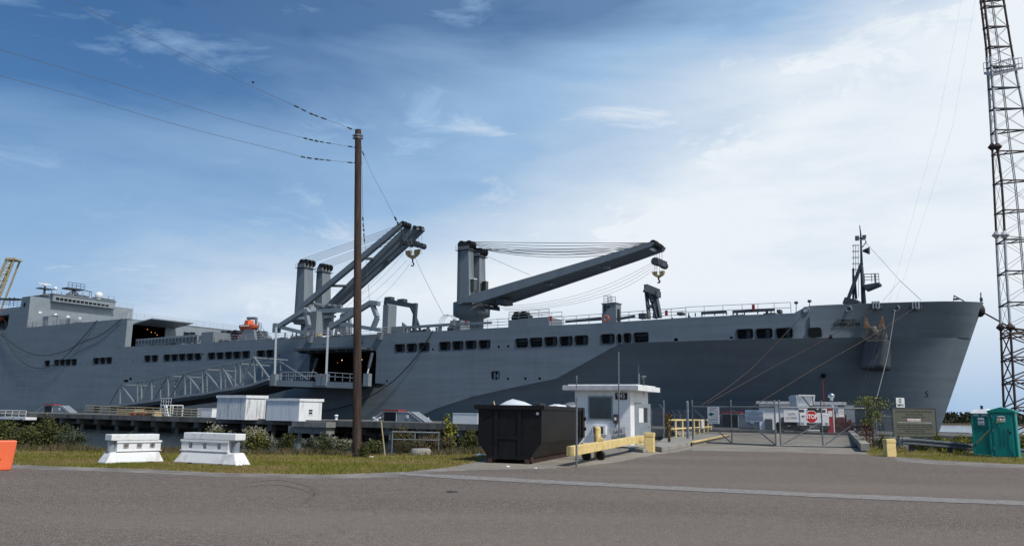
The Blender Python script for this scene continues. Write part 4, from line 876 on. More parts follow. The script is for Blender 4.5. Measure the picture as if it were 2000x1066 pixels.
for f in (.3, .62):
    for (b0, t0_, w, w2, b1, t1_) in (((578, 606), (784, 436), AW, AW+2, (630, 606), (797, 441)), ((640, 600), (812, 444), AW+4.5, AW+6, (654, 600), (824, 446))):
        p = L(*b0, w).lerp(L(*t0_, w), f); q = L(*b1, w2).lerp(L(*t1_, w2), f); mb.beam(p, q, .7, .4)
part(mb, 'boom_brace', 'navyd', pe2)
mb = MB(SH); tA = L(786, 438, AW+.3); tB = L(812, 445, AW+5)
for i in range(4): mb.tube((at0.x+.4+.4*i, AW+.3+.5*i, at0.z+.9-.15*i), tA-V((.3*i, -.3*i, .3*i)), .04, n=4); mb.tube((au0.x+.4+.4*i, AW+6.8+.5*i, au0.z+.9-.15*i), tB-V((.3*i, -.3*i, .3*i)), .04, n=4)
for x0, y0, x1, y1, w in ((787, 482, 672, 603, 3), (795, 508, 690, 600, 4), (803, 512, 730, 590, 5), (788, 495, 700, 580, 3)):
    s_ = L(x0, y0, AW+w); e_ = L(x1, y1, AW+w); c_ = (s_+e_)/2-V((0, 0, 1.2)); mb.path([s_*((1-t)**2)+c_*(2*t*(1-t))+e_*t*t for t in [k/8 for k in range(9)]], .025, 4)
for x, y0, y1 in ((793, 447, 492), (799, 447, 500), (818, 450, 495), (824, 452, 497), (812, 450, 480)): mb.tube(L(x, y0, AW+4), L(x, y1, AW+4), .03, n=4)
part(mb, 'hoist_cables', 'roped', pe2)
for x0, y0, x1, y1 in ((787, 473, 803, 477), (813, 477, 827, 481)): mb = MB(SH); mb.beam(L(x0, y0, AW+4), L(x1, y1, AW+4), .7, .6); sheaves(mb, L(x0+1, y0, AW+4), 2, .6); sheaves(mb, L(x1-1, y1, AW+4), 2, .55); part(mb, 'spreader_beam', 'navyd', pe2)
hookblock(804.5, 500, AW+4, 1.25, pe2)
c = L(598, 577, AW+2.6); mb = MB(SH); mb.box((c.x-.2, c.y-.8, c.z-1), (c.x+1, c.y+.6, c.z+1)); mb.k = 1; mb.box((c.x-.25, c.y-.85, c.z+1), (c.x+1.05, c.y+.65, c.z+1.2)); part(mb, 'crane_cab', ['glass', 'white'], pe2)
mb = MB(SH)
for x0, y0, x1, y1 in ((600, 590, 665, 602), (610, 605, 660, 608), (615, 596, 625, 620), (640, 595, 668, 598), (618, 620, 655, 618)): mb.beam(L(x0, y0, AW), L(x1, y1, AW+4), .5, .45)
c = L(636, 622, AW+4); mb.lathe([(1.6, -3.2), (1.6, 1), (2.1, 1.2), (2.1, 2)], c, 16); part(mb, 'boom_heel_frame', 'navy', pe2)
# ---------------- ramp hoist frames on the ship's side
def bx(mb, pts, w, s, w1=None):
    for i in range(len(pts)-1): mb.beam(L(*pts[i], w), L(*pts[i+1], w if w1 is None else w1), s, s)
hf = part(MB(SH).box(L(577, 662, .2)+V((0, 0, -1)), L(577, 662, .2)+V((.3, .3, 0))), 'hoist_frame', 'navy2', ship)
mb = MB(SH)
W1 = -1.5
bx(mb, [(541, 640), (598, 604), (603, 612)], W1, .75); bx(mb, [(541, 637), (602, 652)], W1, .6); bx(mb, [(597, 607), (603, 636), (594, 652)], W1, .65)
c = L(541, 638, W1); mb.box((c.x-.6, W1-.5, c.z-1), (c.x+.5, W1+.5, c.z+.6))
bx(mb, [(645, 640), (725, 591), (740, 593)], W1, .75); bx(mb, [(645, 632), (665, 632), (745, 645)], W1, .6); bx(mb, [(727, 594), (737, 620), (728, 642)], W1, .65)
bx(mb, [(620, 608), (700, 604)], 2, .7); bx(mb, [(607, 660), (607, 600)], 1.5, 1.3); bx(mb, [(620, 652), (620, 606)], 3, .9)
part(mb, 'outreach_arm', 'navy2', hf)
mb = MB(SH); p = L(746, 650, .6); q = L(759, 594, .6); mb.box((p.x, .6, p.z-1), (q.x, 2.6, q.z)); part(mb, 'frame_tower', 'navy', hf)
mb = MB(SH); p = L(611, 662, .5); q = L(619, 607, .5); mb.box((p.x-1.2, .5, p.z-1), (q.x, 2.2, q.z)); part(mb, 'frame_tower', 'navy', hf)
for px, yb in ((603, 665), (740, 659)): part(MB(SH).prism(LP([(px-4, yb-10), (px+5, yb-10), (px+2, yb+4), (px-1, yb+4)], -.6), (0, .6, 0)), 'bracket', 'navy', hf)
mb = MB(SH); bx(mb, [(664, 648), (668, 614), (682, 612), (684, 648)], 9, .5); bx(mb, [(676, 655), (676, 630)], 9, 1.6); bx(mb, [(655, 655), (661, 625)], 9, .4); part(mb, 'vent_post', 'navy', ship)
mb = MB(SH); c = L(624, 656, .6); mb.ball(c, .45, 10); part(mb, 'marker_light', 'hook', ship)
# ramp-like small crane on deck
mb = MB(SH); bx(mb, [(753, 588), (812, 598)], 4, .8); bx(mb, [(812, 592), (809, 640), (810, 646)], 4, .55); bx(mb, [(802, 598), (810, 615), (822, 648)], 5, .35); bx(mb, [(753, 588), (753, 596)], 4, .4)
for x, y in ((760, 583), (785, 587)): c = L(x, y, 4); mb.box((c.x-.7, 3.6, c.z-.25), (c.x+.7, 4.6, c.z+.25))
part(mb, 'stores_davit', 'navyd', ship)
mb = MB(SH)
mb.prism(LP([(785, 629), (795, 638), (785, 640)], 1.5), (0, .4, 0)); mb.prism(LP([(887, 622), (887, 636), (876, 633)], 1.5), (0, .4, 0)); bx(mb, [(770, 641), (888, 633)], 1.5, .4)
for px in (785, 800, 836, 860, 880): bx(mb, [(px, 650-(px-785)*.06), (px, 639-(px-785)*.06)], 1.5, .35)
bx(mb, [(895, 633), (960, 630)], .8, .35)
c = L(780, 646, 1.5); mb.box((c.x-1.6, 1.2, c.z-.5), (c.x+1.2, 3, c.z+.7)); c = L(892, 636, 2); mb.box((c.x-1, 1.6, c.z-.9), (c.x+1, 4, c.z+.8))
part(mb, 'deck_frame', 'navy', ship)
mb = MB(SH)
for k in range(4): c = L(871, 632, 6); mb.path([(c.x+1.5*math.cos(R(t)), 6+.4*k, c.z+1.5*math.sin(R(t))) for t in range(-20, 201, 20)], .04, 4)
part(mb, 'antenna_cage', 'mastw', ship)
# housing abaft the forward crane, reels, tower
mb = MB(SH); zz = interp(dtab, L(1020, 636).x); p = L(993, 636, 3); q = L(1032, 623, 3); r0 = L(1072, 622, 3); mb.box((p.x, 3, zz-.5), (q.x-1.5, 7, L(1010, 624, 3).z)); mb.box((q.x-1.5, 3, zz-.5), (r0.x, 7, L(1040, 621, 3).z)); mb.rail([V((p.x, 3.1, L(1010, 624, 3).z)), V((r0.x, 3.1, L(1040, 621, 3).z))], 1.2, 1.7, 3, .045); mb.rail([V((p.x, 6.8, L(1010, 624, 3).z)), V((r0.x, 6.8, L(1040, 621, 3).z))], 1.2, 1.7, 2, .04)
part(mb, 'winch_house', 'navy', ship)
for x, y in ((1009.5, 615), (1023, 614), (1006, 621), (1014, 621), (1021, 621), (1028, 620)): c = L(x, y, 3.5); mb = MB(SH).tube((c.x, 3.2, c.z), (c.x, 4.6, c.z), .5, n=14); part(mb, 'hose_reel', 'black', ship)
mb = MB(SH); p = L(1176.5, 635, 2.5); q = L(1203, 592, 2.5); mb.box((p.x, 2.5, p.z-.6), (q.x, 4.1, q.z)); mb.box((p.x-.12, 2.4, q.z), (q.x+.12, 4.2, q.z+.12)); mb.rail([V((p.x+.2, 2.6, q.z)), V((p.x+1.3, 2.6, q.z))], 1.15, .6, 3, .04); mb.rail([V((p.x+.2, 4, q.z)), V((p.x+1.3, 4, q.z))], 1.15, .6, 3, .04)
mb.k = 1; c = L(1181.5, 602, 2.45); mb.box((c.x-.1, 2.42, c.z-.5), (c.x+.12, 2.5, c.z+.5)); c = L(1188, 599, 2.45); mb.box((c.x-.2, 2.42, c.z-.12), (c.x+.2, 2.5, c.z+.12)); c = L(1205, 612, 2.5); mb.box((q.x, 2.9, c.z-1), (q.x+.05, 3.6, c.z+.7))
part(mb, 'access_tower', ['navy', 'dark'], ship)
mb = MB(SH)
for (x0, y0), (x1, y1) in (((1268, 622), (1262, 568)), ((1283, 621), (1269, 568)), ((1278, 621), (1284, 573)), ((1290, 620), (1281, 575)), ((1265, 597), (1284, 602)), ((1268, 570), (1274, 590)), ((1274, 590), (1279, 572))): mb.beam(L(x0, y0, 2), L(x1, y1, 2.6), .38, .4)
mb.beam(L(1259, 562, 2), L(1286, 573, 3), 1.1, 1.0); mb.box(L(1260, 566, 1.6), L(1266, 558, 3)); mb.box(L(1283, 579, 1.8), L(1288, 570, 3.2)); part(mb, 'boom_rest', 'navyd', ship)
mb = MB(SH)
for x0, x1, y0, y1 in ((1247, 1260, 611, 622), (1322, 1333, 609, 615), (1517, 1524, 604, 611)): p = L(x0, y1, 1); q = L(x1, y0, 1); mb.box((p.x, 1, p.z), (q.x, 2, q.z))
for x0, y0, x1, y1 in ((1205, 623, 1240, 617.5), (1370, 611.5, 1419, 609), (1431, 609, 1513, 604.5), (1105, 628, 1175, 622)): mb.beam(L(x0, y0, 1), L(x1, y1, 1), .3, .32)
for px, yb, yt in ((1371, 618, 611), (1396, 616, 610), (1419, 615, 609), (1432, 615, 609), (1454, 614, 608), (1480, 613, 606), (1506, 612, 605), (1345, 619, 611), (1358, 618, 611)): mb.beam(L(px, yb, 1), L(px, yt, 1), .12)
mb.rail(LP([(1077, 637.5), (1176, 631), (1340, 620)], 3), 1.3, 2.0, 3, .035); mb.rail(LP([(893, 645), (993, 639)], 1), 1.3, 2, 3, .035); mb.rail(LP([(1340, 619), (1450, 614.5), (1545, 611)], 3), 1.3, 2.2, 2, .03)
part(mb, 'deck_frame', 'navyd', ship)
mb = MB(SH)
for x, y, a_ in ((1301, 611, 1), (1471, 600, 1), (1146, 0, 0), (909, 631, 1), (1075, 622, 1), (467, 656, 1)):
    if a_: c = L(x, y, .8); part(MB(SH).box((c.x-.16, .8, c.z-.35), (c.x+.16, 1.0, c.z+.35)), 'life_jacket_box', 'red', ship)
mb = MB(SH); c = L(1184.5, 622, .4); mx = SH @ Matrix.Translation(c) @ Matrix.Rotation(math.pi/2, 4, 'X'); vs = []
mb = MB(mx)
for i in range(16):
    for j in range(6):
        t = 2*math.pi*i/16; p_ = 2*math.pi*j/6; vs.append(((.36+.09*math.cos(p_))*math.cos(t), (.36+.09*math.cos(p_))*math.sin(t), .09*math.sin(p_)))
mb.add(vs, [(i*6+j, ((i+1) % 16)*6+j, ((i+1) % 16)*6+(j+1) % 6, i*6+(j+1) % 6) for i in range(16) for j in range(6)], True)
solo(mb, 'lifebuoy', 'lifeor', 'orange lifebuoy hanging on the ship rail below the small grey access tower', 'lifebuoy')
for x, y0, y1 in ((1555, 612, 591), (1581, 598, 588)): mb = MB(SH).tube(L(x, y0, .5), L(x, y1, .5), .045, n=5); mb.ball(L(x, y1, .5), .21, 8, (1.2, 1, .9)); part(mb, 'deck_floodlight', 'navyd', ship)
# foremast
FMW = 12
fm = part(MB(SH).tube(L(1687, 592, FMW), L(1683, 521, FMW), .30, .2), 'foremast', 'navyd', ship)
mb = MB(SH); mb.tube(L(1683, 521, FMW), L(1681, 457, FMW), .17, .10); mb.tube(L(1681, 457, FMW), L(1679, 440, FMW), .09, .05); mb.beam(L(1683, 514, FMW), L(1656, 585, FMW), .45, .35); mb.prism(LP([(1645, 592), (1650, 580), (1656, 581), (1676, 586), (1677, 592)], FMW-1), (0, 2, 0)); mb.box(L(1679, 450, FMW-.1), L(1680.5, 444, FMW+.2)); part(mb, 'mast_leg', 'navyd', fm)
mb = MB(SH); mb.prism(LP([(1681, 557), (1717, 551), (1717, 555), (1690, 566), (1687, 560)], FMW-1), (0, 2, 0)); mb.k = 1; mb.rail(LP([(1689, 552), (1717, 551)], FMW-1), 1.1, .8, 3, .04); mb.rail(LP([(1689, 552), (1717, 551)], FMW+1), 1.1, .8, 3, .04); mb.box(L(1708, 552, FMW-.2), L(1711, 536, FMW+.2)); part(mb, 'mast_platform', ['navyd', 'navy'], fm)
mb = MB(SH)
for x, y in ((1674, 463), (1674, 467.5), (1688, 461.5), (1687, 466)): c = L(x, y, FMW); mb.box((c.x-.22, c.y-.2, c.z-.14), (c.x+.22, c.y+.2, c.z+.14))
mb.beam(L(1673, 466, FMW), L(1689, 464, FMW), .15); mb.beam(L(1684, 483, FMW), L(1692, 473, FMW), .1); mb.box(L(1690, 475, FMW-.1), L(1692, 470, FMW+.2)); part(mb, 'mast_lights', 'galv', fm)
mb = MB(SH); mx = SH; p = L(1685, 490, FMW); q = L(1698, 489.5, FMW); mb.tube(p, q, .12, .5, n=12); part(mb, 'foghorn', 'navyd', fm)
mb = MB(SH)
for x in (1666.5, 1671, 1676): mb.tube(L(x+1, 580, FMW+1), L(x, 479, FMW+1), .03, n=4)
for i in range(6):
    y = 479+i*12; c = L(1671, y, FMW+1); mb.path([(c.x+.42*math.cos(R(t)), c.y+.42*math.sin(R(t)), c.z) for t in range(0, 361, 45)], .03, 4)
mb.tube(L(1666.5, 584, FMW+.5), L(1666.5, 524, FMW+.5), .13); mb.tube(L(1672, 584, FMW+.5), L(1669, 540, FMW+.5), .16); part(mb, 'caged_ladder', 'navyd', fm)
mb = MB(SH)
mb.tube(L(1692, 475, FMW), L(1758, 548, FMW+1), .02, n=4); mb.tube(L(1758, 548, FMW+1), L(1799, 586, FMW+2), .03, n=4); mb.tube(L(1758, 548, FMW+1), L(1724, 588, FMW+3), .018, n=4); part(mb, 'mast_stay', 'wire', fm)

# ---------------- side ramp (own thing)
ramp = thing('vehicle_ramp', 'long grey steel truss ramp leading from the wharf up to the ship side door', 'ramp', (*(SH @ V((L(330, 780, -11).x, -7, 0))).xy, DZ), -PHI)
wn, wf = -11, -4
def ln(pts, w, s, mb): 
    for a_, b_ in zip(pts, pts[1:]): mb.beam(L(*a_, w), L(*b_, w), s, s)
bot = [(212, 793), (262, 787.5), (297, 783), (329, 778), (363, 772.5), (396, 769.5), (432, 762), (457, 759), (490, 752), (526, 740)]
topn = [(235, 750.5), (295, 741), (328, 733.5), (361.5, 728), (395.5, 720.5), (431.5, 713.5), (460, 709), (493, 701), (496, 697.5)]
mb = MB(SH); ln(bot, wn, .38, mb); ln(topn, wn, .3, mb)
for t_, b_ in (((235, 750.5), (212, 791)), ((235, 750.5), (234, 791)), ((236, 750.5), (262, 786)), ((268, 744), (269, 786)), ((276, 743), (276, 785)), ((295, 741), (276, 785)), ((296, 741), (296, 783)), ((327, 734), (298, 782)), ((328, 733.5), (328.5, 778)), ((361, 728), (330, 777)), ((361.5, 728), (361, 773)), ((362, 728), (396, 769)), ((395.5, 720.5), (395.5, 768)), ((397, 720.5), (431, 761.5)), ((431.5, 713.5), (431, 761)), ((433, 713.5), (457, 758)), ((460, 709), (459, 757)), ((469, 708), (469, 755)), ((492, 702), (470, 753)), ((497, 700), (497, 750)), ((496, 697.5), (526, 738))):
    mb.beam(L(*t_, wn), L(*b_, wn), .26, .26)
part(mb, 'side_truss', 'navy', ramp)
off = lambda p: (p[0]+48, p[1]+8.5)
mb = MB(SH)
botf = [(255, 788), (340, 780), (420, 768), (500, 752), (570, 742)]; topf = [(282, 752), (313, 748), (341, 741), (371, 734), (403, 728), (438, 721.5), (472, 715), (512, 709), (547, 706)]
ln(botf, wf, .3, mb); ln(topf, wf, .22, mb)
for t_, b_ in (((281, 752), (262, 787)), ((313, 748), (313, 783)), ((341, 741), (341, 779)), ((346, 741), (328, 780)), ((371, 734), (348, 777)), ((372, 734), (372, 774)), ((403, 728), (380, 772)), ((404, 728), (404, 769)), ((439, 722), (440, 765)), ((440, 722), (467, 758)), ((474, 715), (474, 757)), ((475, 716), (505, 751)), ((512, 709), (512, 750)), ((546, 706), (520, 750)), ((547, 706), (600, 740)), ((548, 706), (548, 742))):
    mb.beam(L(*t_, wf), L(*b_, wf), .2, .2)
part(mb, 'side_truss', 'navy', ramp)
for i, (x, y) in enumerate(topn[::2]):
    p = L(x, y, wn); part(MB(SH).beam(p, (p.x, wf, p.z), .2, .2), 'cross_bracing', 'navy', ramp)
mb = MB(SH)
dk_ = [(212, 795), (262, 790), (329, 780.5), (396, 771), (457, 761), (526, 742.5)]
dv = []
for x, y in dk_: p = L(x, y, wn); dv += [(p.x, wn, p.z), (p.x, wf+.3, p.z), (p.x, wn, p.z-.55), (p.x, wf+.3, p.z-.55)]
fs = []
for i in range(len(dk_)-1):
    o = 4*i; fs += [(o, o+4, o+5, o+1), (o+2, o+3, o+7, o+6), (o, o+2, o+6, o+4), (o+1, o+5, o+7, o+3)]
mb.add(dv, fs); mb.add(dv, [(0, 1, 3, 2)]); part(mb, 'ramp_deck', 'vent', ramp)  # deck coloured near black to stand for the shade below the ramp
mb = MB(SH); p = L(526, 741, wn); q = L(728, 752, -.2); zt = L(560, 741, wn).z
pz = L(640, 741, wn).z
mb.prism([(p.x, wn, L(528, 742, wn).z), (L(668, 746, wn).x, wn, L(668, 745, wn).z), (L(668, 746, wn).x, wn, L(668, 750, wn).z-.25), (p.x, wn, L(528, 749, wn).z)], (0, 9.5, 0)); mb.prism([(L(668, 746, wn).x, wn, L(668, 745, wn).z), (L(697, 746, wn).x, wn, L(668, 745, wn).z), (L(725, 750, -2).x, -1.6, L(668, 745, wn).z), (L(668, 746, wn).x, -1.6, L(668, 745, wn).z)], (0, 0, -.6))
mb.box((L(620, 750, 0).x-2, wn+2, zt-1.0), (d1.x-.2, .8, zt-.35)); part(mb, 'landing_platform', 'vent', ramp)  # same shade-dark grey as the ramp deck
mb = MB(SH); a1 = L(528, 742, wn); a2 = L(697, 747, wn)
mb.prism([(a1.x, wn-.18, a1.z), (a2.x, wn-.18, a2.z), (a2.x, wn-.18, a2.z-.85), (a1.x, wn-.18, a1.z-.9)], (0, .17, 0))
for px in (537, 625, 636, 718): p = L(px, 743, wn); mb.box((p.x-.5, wn-.4, p.z-.8), (p.x+.5, wn+.3, p.z+1.0))
part(mb, 'edge_girder', 'navy', ramp)
mb = MB(SH); mb.rail([L(550, 741, wn), L(618, 742, wn)], 1.15, 1.6, 2, .05); mb.rail([L(640, 742, wn), L(698, 746.5, wn)], 1.15, 1.6, 2, .05); mb.rail([L(545, 741, wn+8), L(615, 740, wn+8)], 1.15, 1.6, 2, .05); mb.rail(LP([(262, 787), (329, 777.5), (396, 769), (457, 758)], wn+.4), 1.0, 1.9, 2, .03)
part(mb, 'handrail', 'navy2', ramp)
mb = MB(SH).beam(L(539.5, 640, -8), L(536.5, 740, wn), .32); part(mb, 'suspension_link', 'navy', ramp)
mb = MB(SH).beam(L(641, 640, -8), L(637, 738, wn), .32); part(mb, 'suspension_link', 'navy', ramp)
# side door flap and rams belong to the ship
mb = MB(SH); zf = L(668, 685, -.1).z
x0_, x1_ = L(602, 687, 0).x, L(731, 683, 0).x; e0 = L(592.5, 692, -2.6)
mb.add([(x0_, -.05, zf+.15), (x1_, -.05, zf+.15), (x1_-1, -3.2, zf+.35), (x0_, -3.2, zf+.35), (x0_, -.05, zf-.2), (x1_, -.05, zf-.2), (x1_-1, -3.2, zf+.0), (x0_, -3.2, zf+.0)], [(0, 1, 2, 3), (4, 7, 6, 5), (3, 2, 6, 7), (0, 3, 7, 4), (1, 5, 6, 2)])
for i in range(7): x = x0_+(x1_-x0_)*(i+.5)/7; mb.box((x-.12, -3.1, zf-.38), (x+.12, -.1, zf-.1))
part(mb, 'side_door_flap', 'navyd', ship)
for (a_, b_) in (((620, 699), (607, 737)), ((727, 689), (716, 737))):
    mb = MB(SH); p = L(*a_, -.8); q = L(*b_, -1.8); m_ = p.lerp(q, .6); mb.k = 0; mb.tube(p, m_, .28); mb.k = 1; mb.tube(m_, q, .13); part(mb, 'hydraulic_ram', ['navyd', 'mastw'], ship)
# red far-left crane boom beyond the ship
mb = MB(); p1 = DY(-25, 640, 260); pts_a = [DY(-40, 625, 260), DY(14, 504, 260)]; pts_b = [DY(-24, 640, 260), DY(29, 504, 260)]
t = thing('lattice_crane', 'yellow lattice crane boom rising behind the ship at the left edge', 'crane', (DY(-60, 640, 260).x, 260, WZ))
mb.tube(pts_a[0], pts_a[1], .35, n=6); mb.tube(pts_b[0], pts_b[1], .35, n=6); mb.tube(pts_a[0]+V((0, 3, 0)), pts_a[1]+V((0, 3, 0)), .3, n=6); mb.tube(pts_b[0]+V((0, 3, 0)), pts_b[1]+V((0, 3, 0)), .3, n=6)
part(mb, 'boom_chords', 'yellowt', t)
mb = MB()
for i in range(10):
    f0, f1 = i/10, (i+1)/10; a_, b_ = pts_a[0].lerp(pts_a[1], f0), pts_b[0].lerp(pts_b[1], f1); mb.tube(a_, b_, .16, n=5); mb.tube(pts_b[0].lerp(pts_b[1], f0), pts_a[0].lerp(pts_a[1], f1), .16, n=5); mb.tube(pts_a[0].lerp(pts_a[1], f1), pts_b[0].lerp(pts_b[1], f1), .16, n=5)
part(mb, 'lacing', 'yellowt', t)
mb = MB(); c = DY(21, 506, 260); mb.box((c.x-1.7, 259.5, c.z-.3), (c.x+1.9, 263.3, c.z+.2)); mb.tube(DY(16, 530, 260), DY(15, 548, 260), .2); part(mb, 'boom_tip', 'yellowt', t)
mb = MB(); mb.box((pts_a[0].x-4, 256, WZ), (pts_b[0].x+4, 268, pts_a[0].z+1)); part(mb, 'machine_house', 'navyd', t)

# ---------------- mooring lines
def rope(px, name, lab, mat, r, ws=None, ends=None):
    pts = []
    for i, p in enumerate(px): pts.append(SH @ L(p[0], p[1], p[2]))
    out = []
    for i in range(len(pts)-1):
        p0, p1, p2, p3 = pts[max(i-1, 0)], pts[i], pts[i+1], pts[min(i+2, len(pts)-1)]
        for k in range(6):
            t = k/6; out.append(.5*((2*p1)+(p2-p0)*t+(2*p0-5*p1+4*p2-p3)*t*t+(3*p1-p0-3*p2+p3)*t**3))
    out.append(pts[-1]); mb = MB(); mb.path(out, r, 5); return solo(mb, name, mat, lab, 'rope')
rope([(0, 652, -.5), (40, 681, -.8), (80, 693.5, -.8), (125, 686, -.6), (160, 668, -.4), (200, 652, -.3), (238, 622, -.2)], 'mooring_line', 'dark slack rope in a wide bow, reaching up to the deckhouse corner', 'roped', .08)
rope([(2, 640, -.5), (18, 676, -.8), (45, 708, -.9), (80, 719, -.9), (115, 706, -.8), (150, 672, -.5), (190, 625, -.2)], 'mooring_line', 'dark slack rope whose loop hangs lowest, over the small hull openings', 'roped', .08)
rope([(846, 645, -.3), (826, 678, -.4), (800, 712, -.5), (760, 750, -.7), (710, 780, -1), (660, 797, -1.4), (625, 803, -1.8)], 'mooring_line', 'dark hose like rope curving down the hull behind the wooden pole', 'roped', .08)
rope([(1576, 607, -.3), (1540, 645, -1.4), (1480, 708, -4), (1430, 750, -7), (1370, 791, -12)], 'mooring_line', 'brown mooring line from the pale round fairlead', 'rope', .04)
rope([(1710, 600, .8), (1660, 632, -.8), (1605, 666, -2.5), (1500, 722, -6), (1380, 789, -12)], 'mooring_line', 'brown mooring line from the roller fairlead above the ship name', 'rope', .04)
rope([(1783, 603, 4), (1735, 635, 1), (1690, 663, -3), (1590, 720, -8), (1460, 800, -14)], 'mooring_line', 'brown mooring line passing the anchor, from the foremost roller fairlead', 'rope', .04)
rope([(1748, 605, 1.5), (1741, 650, -2), (1732, 700, -6), (1712, 778, -13)], 'mooring_line', 'pale thin line dropping from the round hole near the bow', 'ropeg', .045)
rope([(1920, 610, HB), (1960, 632, HB+2), (2040, 676, HB+6), (2120, 720, HB+9)], 'mooring_line', 'black bow line running right from the stem', 'black', .1)

# ================================================================== THINGS ON THE WHARF
def shelter(px0, px1, py_b, w, label):
    p = LG(px0, py_b); q = LG(px1, py_b); ln_ = q.x-p.x
    w_ = p.y; c = (p+q)/2; t = thing('mooring_shelter', label, 'shelter', SH @ V((c.x, c.y, DZ)), -PHI, 'red topped shelters along the wharf'); return t, p, q
def fsh(px): return .833+.553*(px-1000)/F
def make_shelter(label, px0, px1, pyb, ht):
    d_ = (G((px0+px1)/2, pyb, DZ)); p = G(px0, pyb, DZ); q = G(px1, pyb, DZ); ln_ = (q-p).length*.9/fsh((px0+px1)/2)
    c = (p+q)/2; t = thing('mooring_shelter', label, 'shelter', (c.x, c.y, DZ), -PHI, 'red topped shelters along the wharf'); mx = WM[t]; h = ht*.86*c.y/F; a = ln_/2; dp = 1.4
    mb = MB(mx)
    for y in (-dp/2, dp/2-.12):
        mb.beam((-a, y, 0), (-a*.52, y, h), .10, .10); mb.beam((-a*.52, y, h), (a*.5, y, h), .10, .10)
    mb.beam((-a*.05, -dp/2-.02, 0), (-a*.05, -dp/2-.02, h), .1)
    part(mb, 'frame', 'mastw', t)
    mb = MB(mx); mb.box((-a*.52, -dp/2+.1, 0), (-a*.08, dp/2-.2, h-.05)); part(mb, 'dark_doorway', 'ink', t)
    mb = MB(mx); mb.prism([(-a*.02, -dp/2, 0), (a, -dp/2, 0), (a*.5, -dp/2, h), (-a*.02, -dp/2, h)], (0, dp, 0)); part(mb, 'side_panel', 'steelg', t)
    for q in (0, 1): mb = MB(mx); mb.beam((a*(.98-.13*q), -dp/2-.04, 0), (a*(.48-.12*q), -dp/2-.04, h), .1, .08); part(mb, 'sloping_rail', 'mastw', t)
    mb = MB(mx); mb.box((-a*.55, -dp/2-.1, h+.06), (a*.02, dp/2, h+.06+h*.17)); part(mb, 'roof_box', 'red', t)
    mb = MB(mx); mb.box((a*.3, -dp/2-.06, h*.35), (a*.38, -dp/2, h*.7)); part(mb, 'panel_label', 'sign', t)
    return t
make_shelter('leftmost red topped black and white shelter on the wharf', 3, 33, 801.5, 14)
make_shelter('red topped shelter with white sloping end, left of the black rolled fenders', 91, 128, 805, 15)
make_shelter('red topped shelter with grey sloping side on the wharf right of the wooden pole', 743, 822, 822.5, 21)
make_shelter('red topped dark shelter seen through the left gate leaf', 1407, 1490, 834.5, 29)
def bollard(px, pyb, hpx, label, wide=1.0):
    b = G(px, pyb, DZ); d_ = b.y; s = hpx*d_/F; mb = MB(Matrix.Translation(b)); mb.lathe([(.32*s*wide, 0), (.30*s*wide, .1*s), (.26*s*wide, .6*s), (.38*s*wide, .68*s), (.4*s*wide, .85*s), (.25*s, .97*s), (.02, s)], n=14)
    return solo(mb, 'bollard', 'white', label, 'bollard', loc=b, group='white bollards on the wharf')
bollard(82, 803, 9, 'tall white bollard between the two leftmost shelters'); bollard(656.5, 819.5, 10, 'white bollard between the small white shed and the wooden pole'); bollard(38, 801.5, 4.5, 'small white bollard beside the leftmost shelter', 1.2); bollard(131, 805.5, 4, 'small white bollard right of the second shelter', 1.2)
for px, pyb, lab in ((735.5, 821.5, 'white double horned cleat left of the grey sided shelter'), (829.5, 823, 'white double horned cleat right of the grey sided shelter')):
    b = G(px, pyb, DZ); mb = MB(Matrix.Translation(b) @ Matrix.Rotation(-PHI, 4, 'Z')); mb.box((-.25, -.2, 0), (.25, .2, .35)); mb.beam((-.2, 0, .25), (-.65, 0, .45), .2); mb.beam((.2, 0, .25), (.65, 0, .45), .2); mb.box((-.4, -.25, 0), (.4, .25, .1)); solo(mb, 'mooring_cleat', 'white', lab, 'cleat', loc=b, group='white cleats on the wharf')
# fenders (rolled)
for i, (px, r) in enumerate(((193, 8.2), (208, 8))):
    b = G(px, 806, DZ); rr_ = r*b.y/F; mb = MB(Matrix.Translation(b) @ Matrix.Rotation(-PHI, 4, 'Z')); mb.tube((-.9+i*.2, 0, rr_), (1.2, 0, rr_), rr_, n=18); mb.tube((-.95+i*.2, 0, rr_), (1.25, 0, rr_), rr_*.5, n=14); solo(mb, 'rubber_fender', 'black', ('left one', 'right one')[i]+' of two big black rubber fender rolls at the foot of the truss ramp', 'fender', loc=b)
# white low barge platform
t = thing('work_platform', 'low white railed platform hanging on the wharf edge at far left', 'platform', SH @ V((LG(45, 806).x, -31, DZ)), -PHI)
p = L(17, 806, -30.5); q = L(70, 810, -30.5); mb = MB(SH); mb.box((p.x, -32, -.5), (q.x, -30.3, -.1)); part(mb, 'platform_deck', 'white', t); mb = MB(SH); mb.rail([(p.x, -32, -.1), (q.x, -32, -.1)], 1.0, 2, 2, .05); part(mb, 'railing', 'white', t)
# tan railing
t = thing('wharf_railing', 'tan painted railing along the wharf edge in front of crates and stairs', 'railing', SH @ V((LG(280, 812).x, -29, DZ)), -PHI)
mb = MB(SH); mb.rail([L(166, 805.5, -29.6), L(393, 815.5, -29.6)], 1.05, 2.2, 3, .06)
for v in mb.v: pass
part(mb, 'rails', 'yellowt', t)
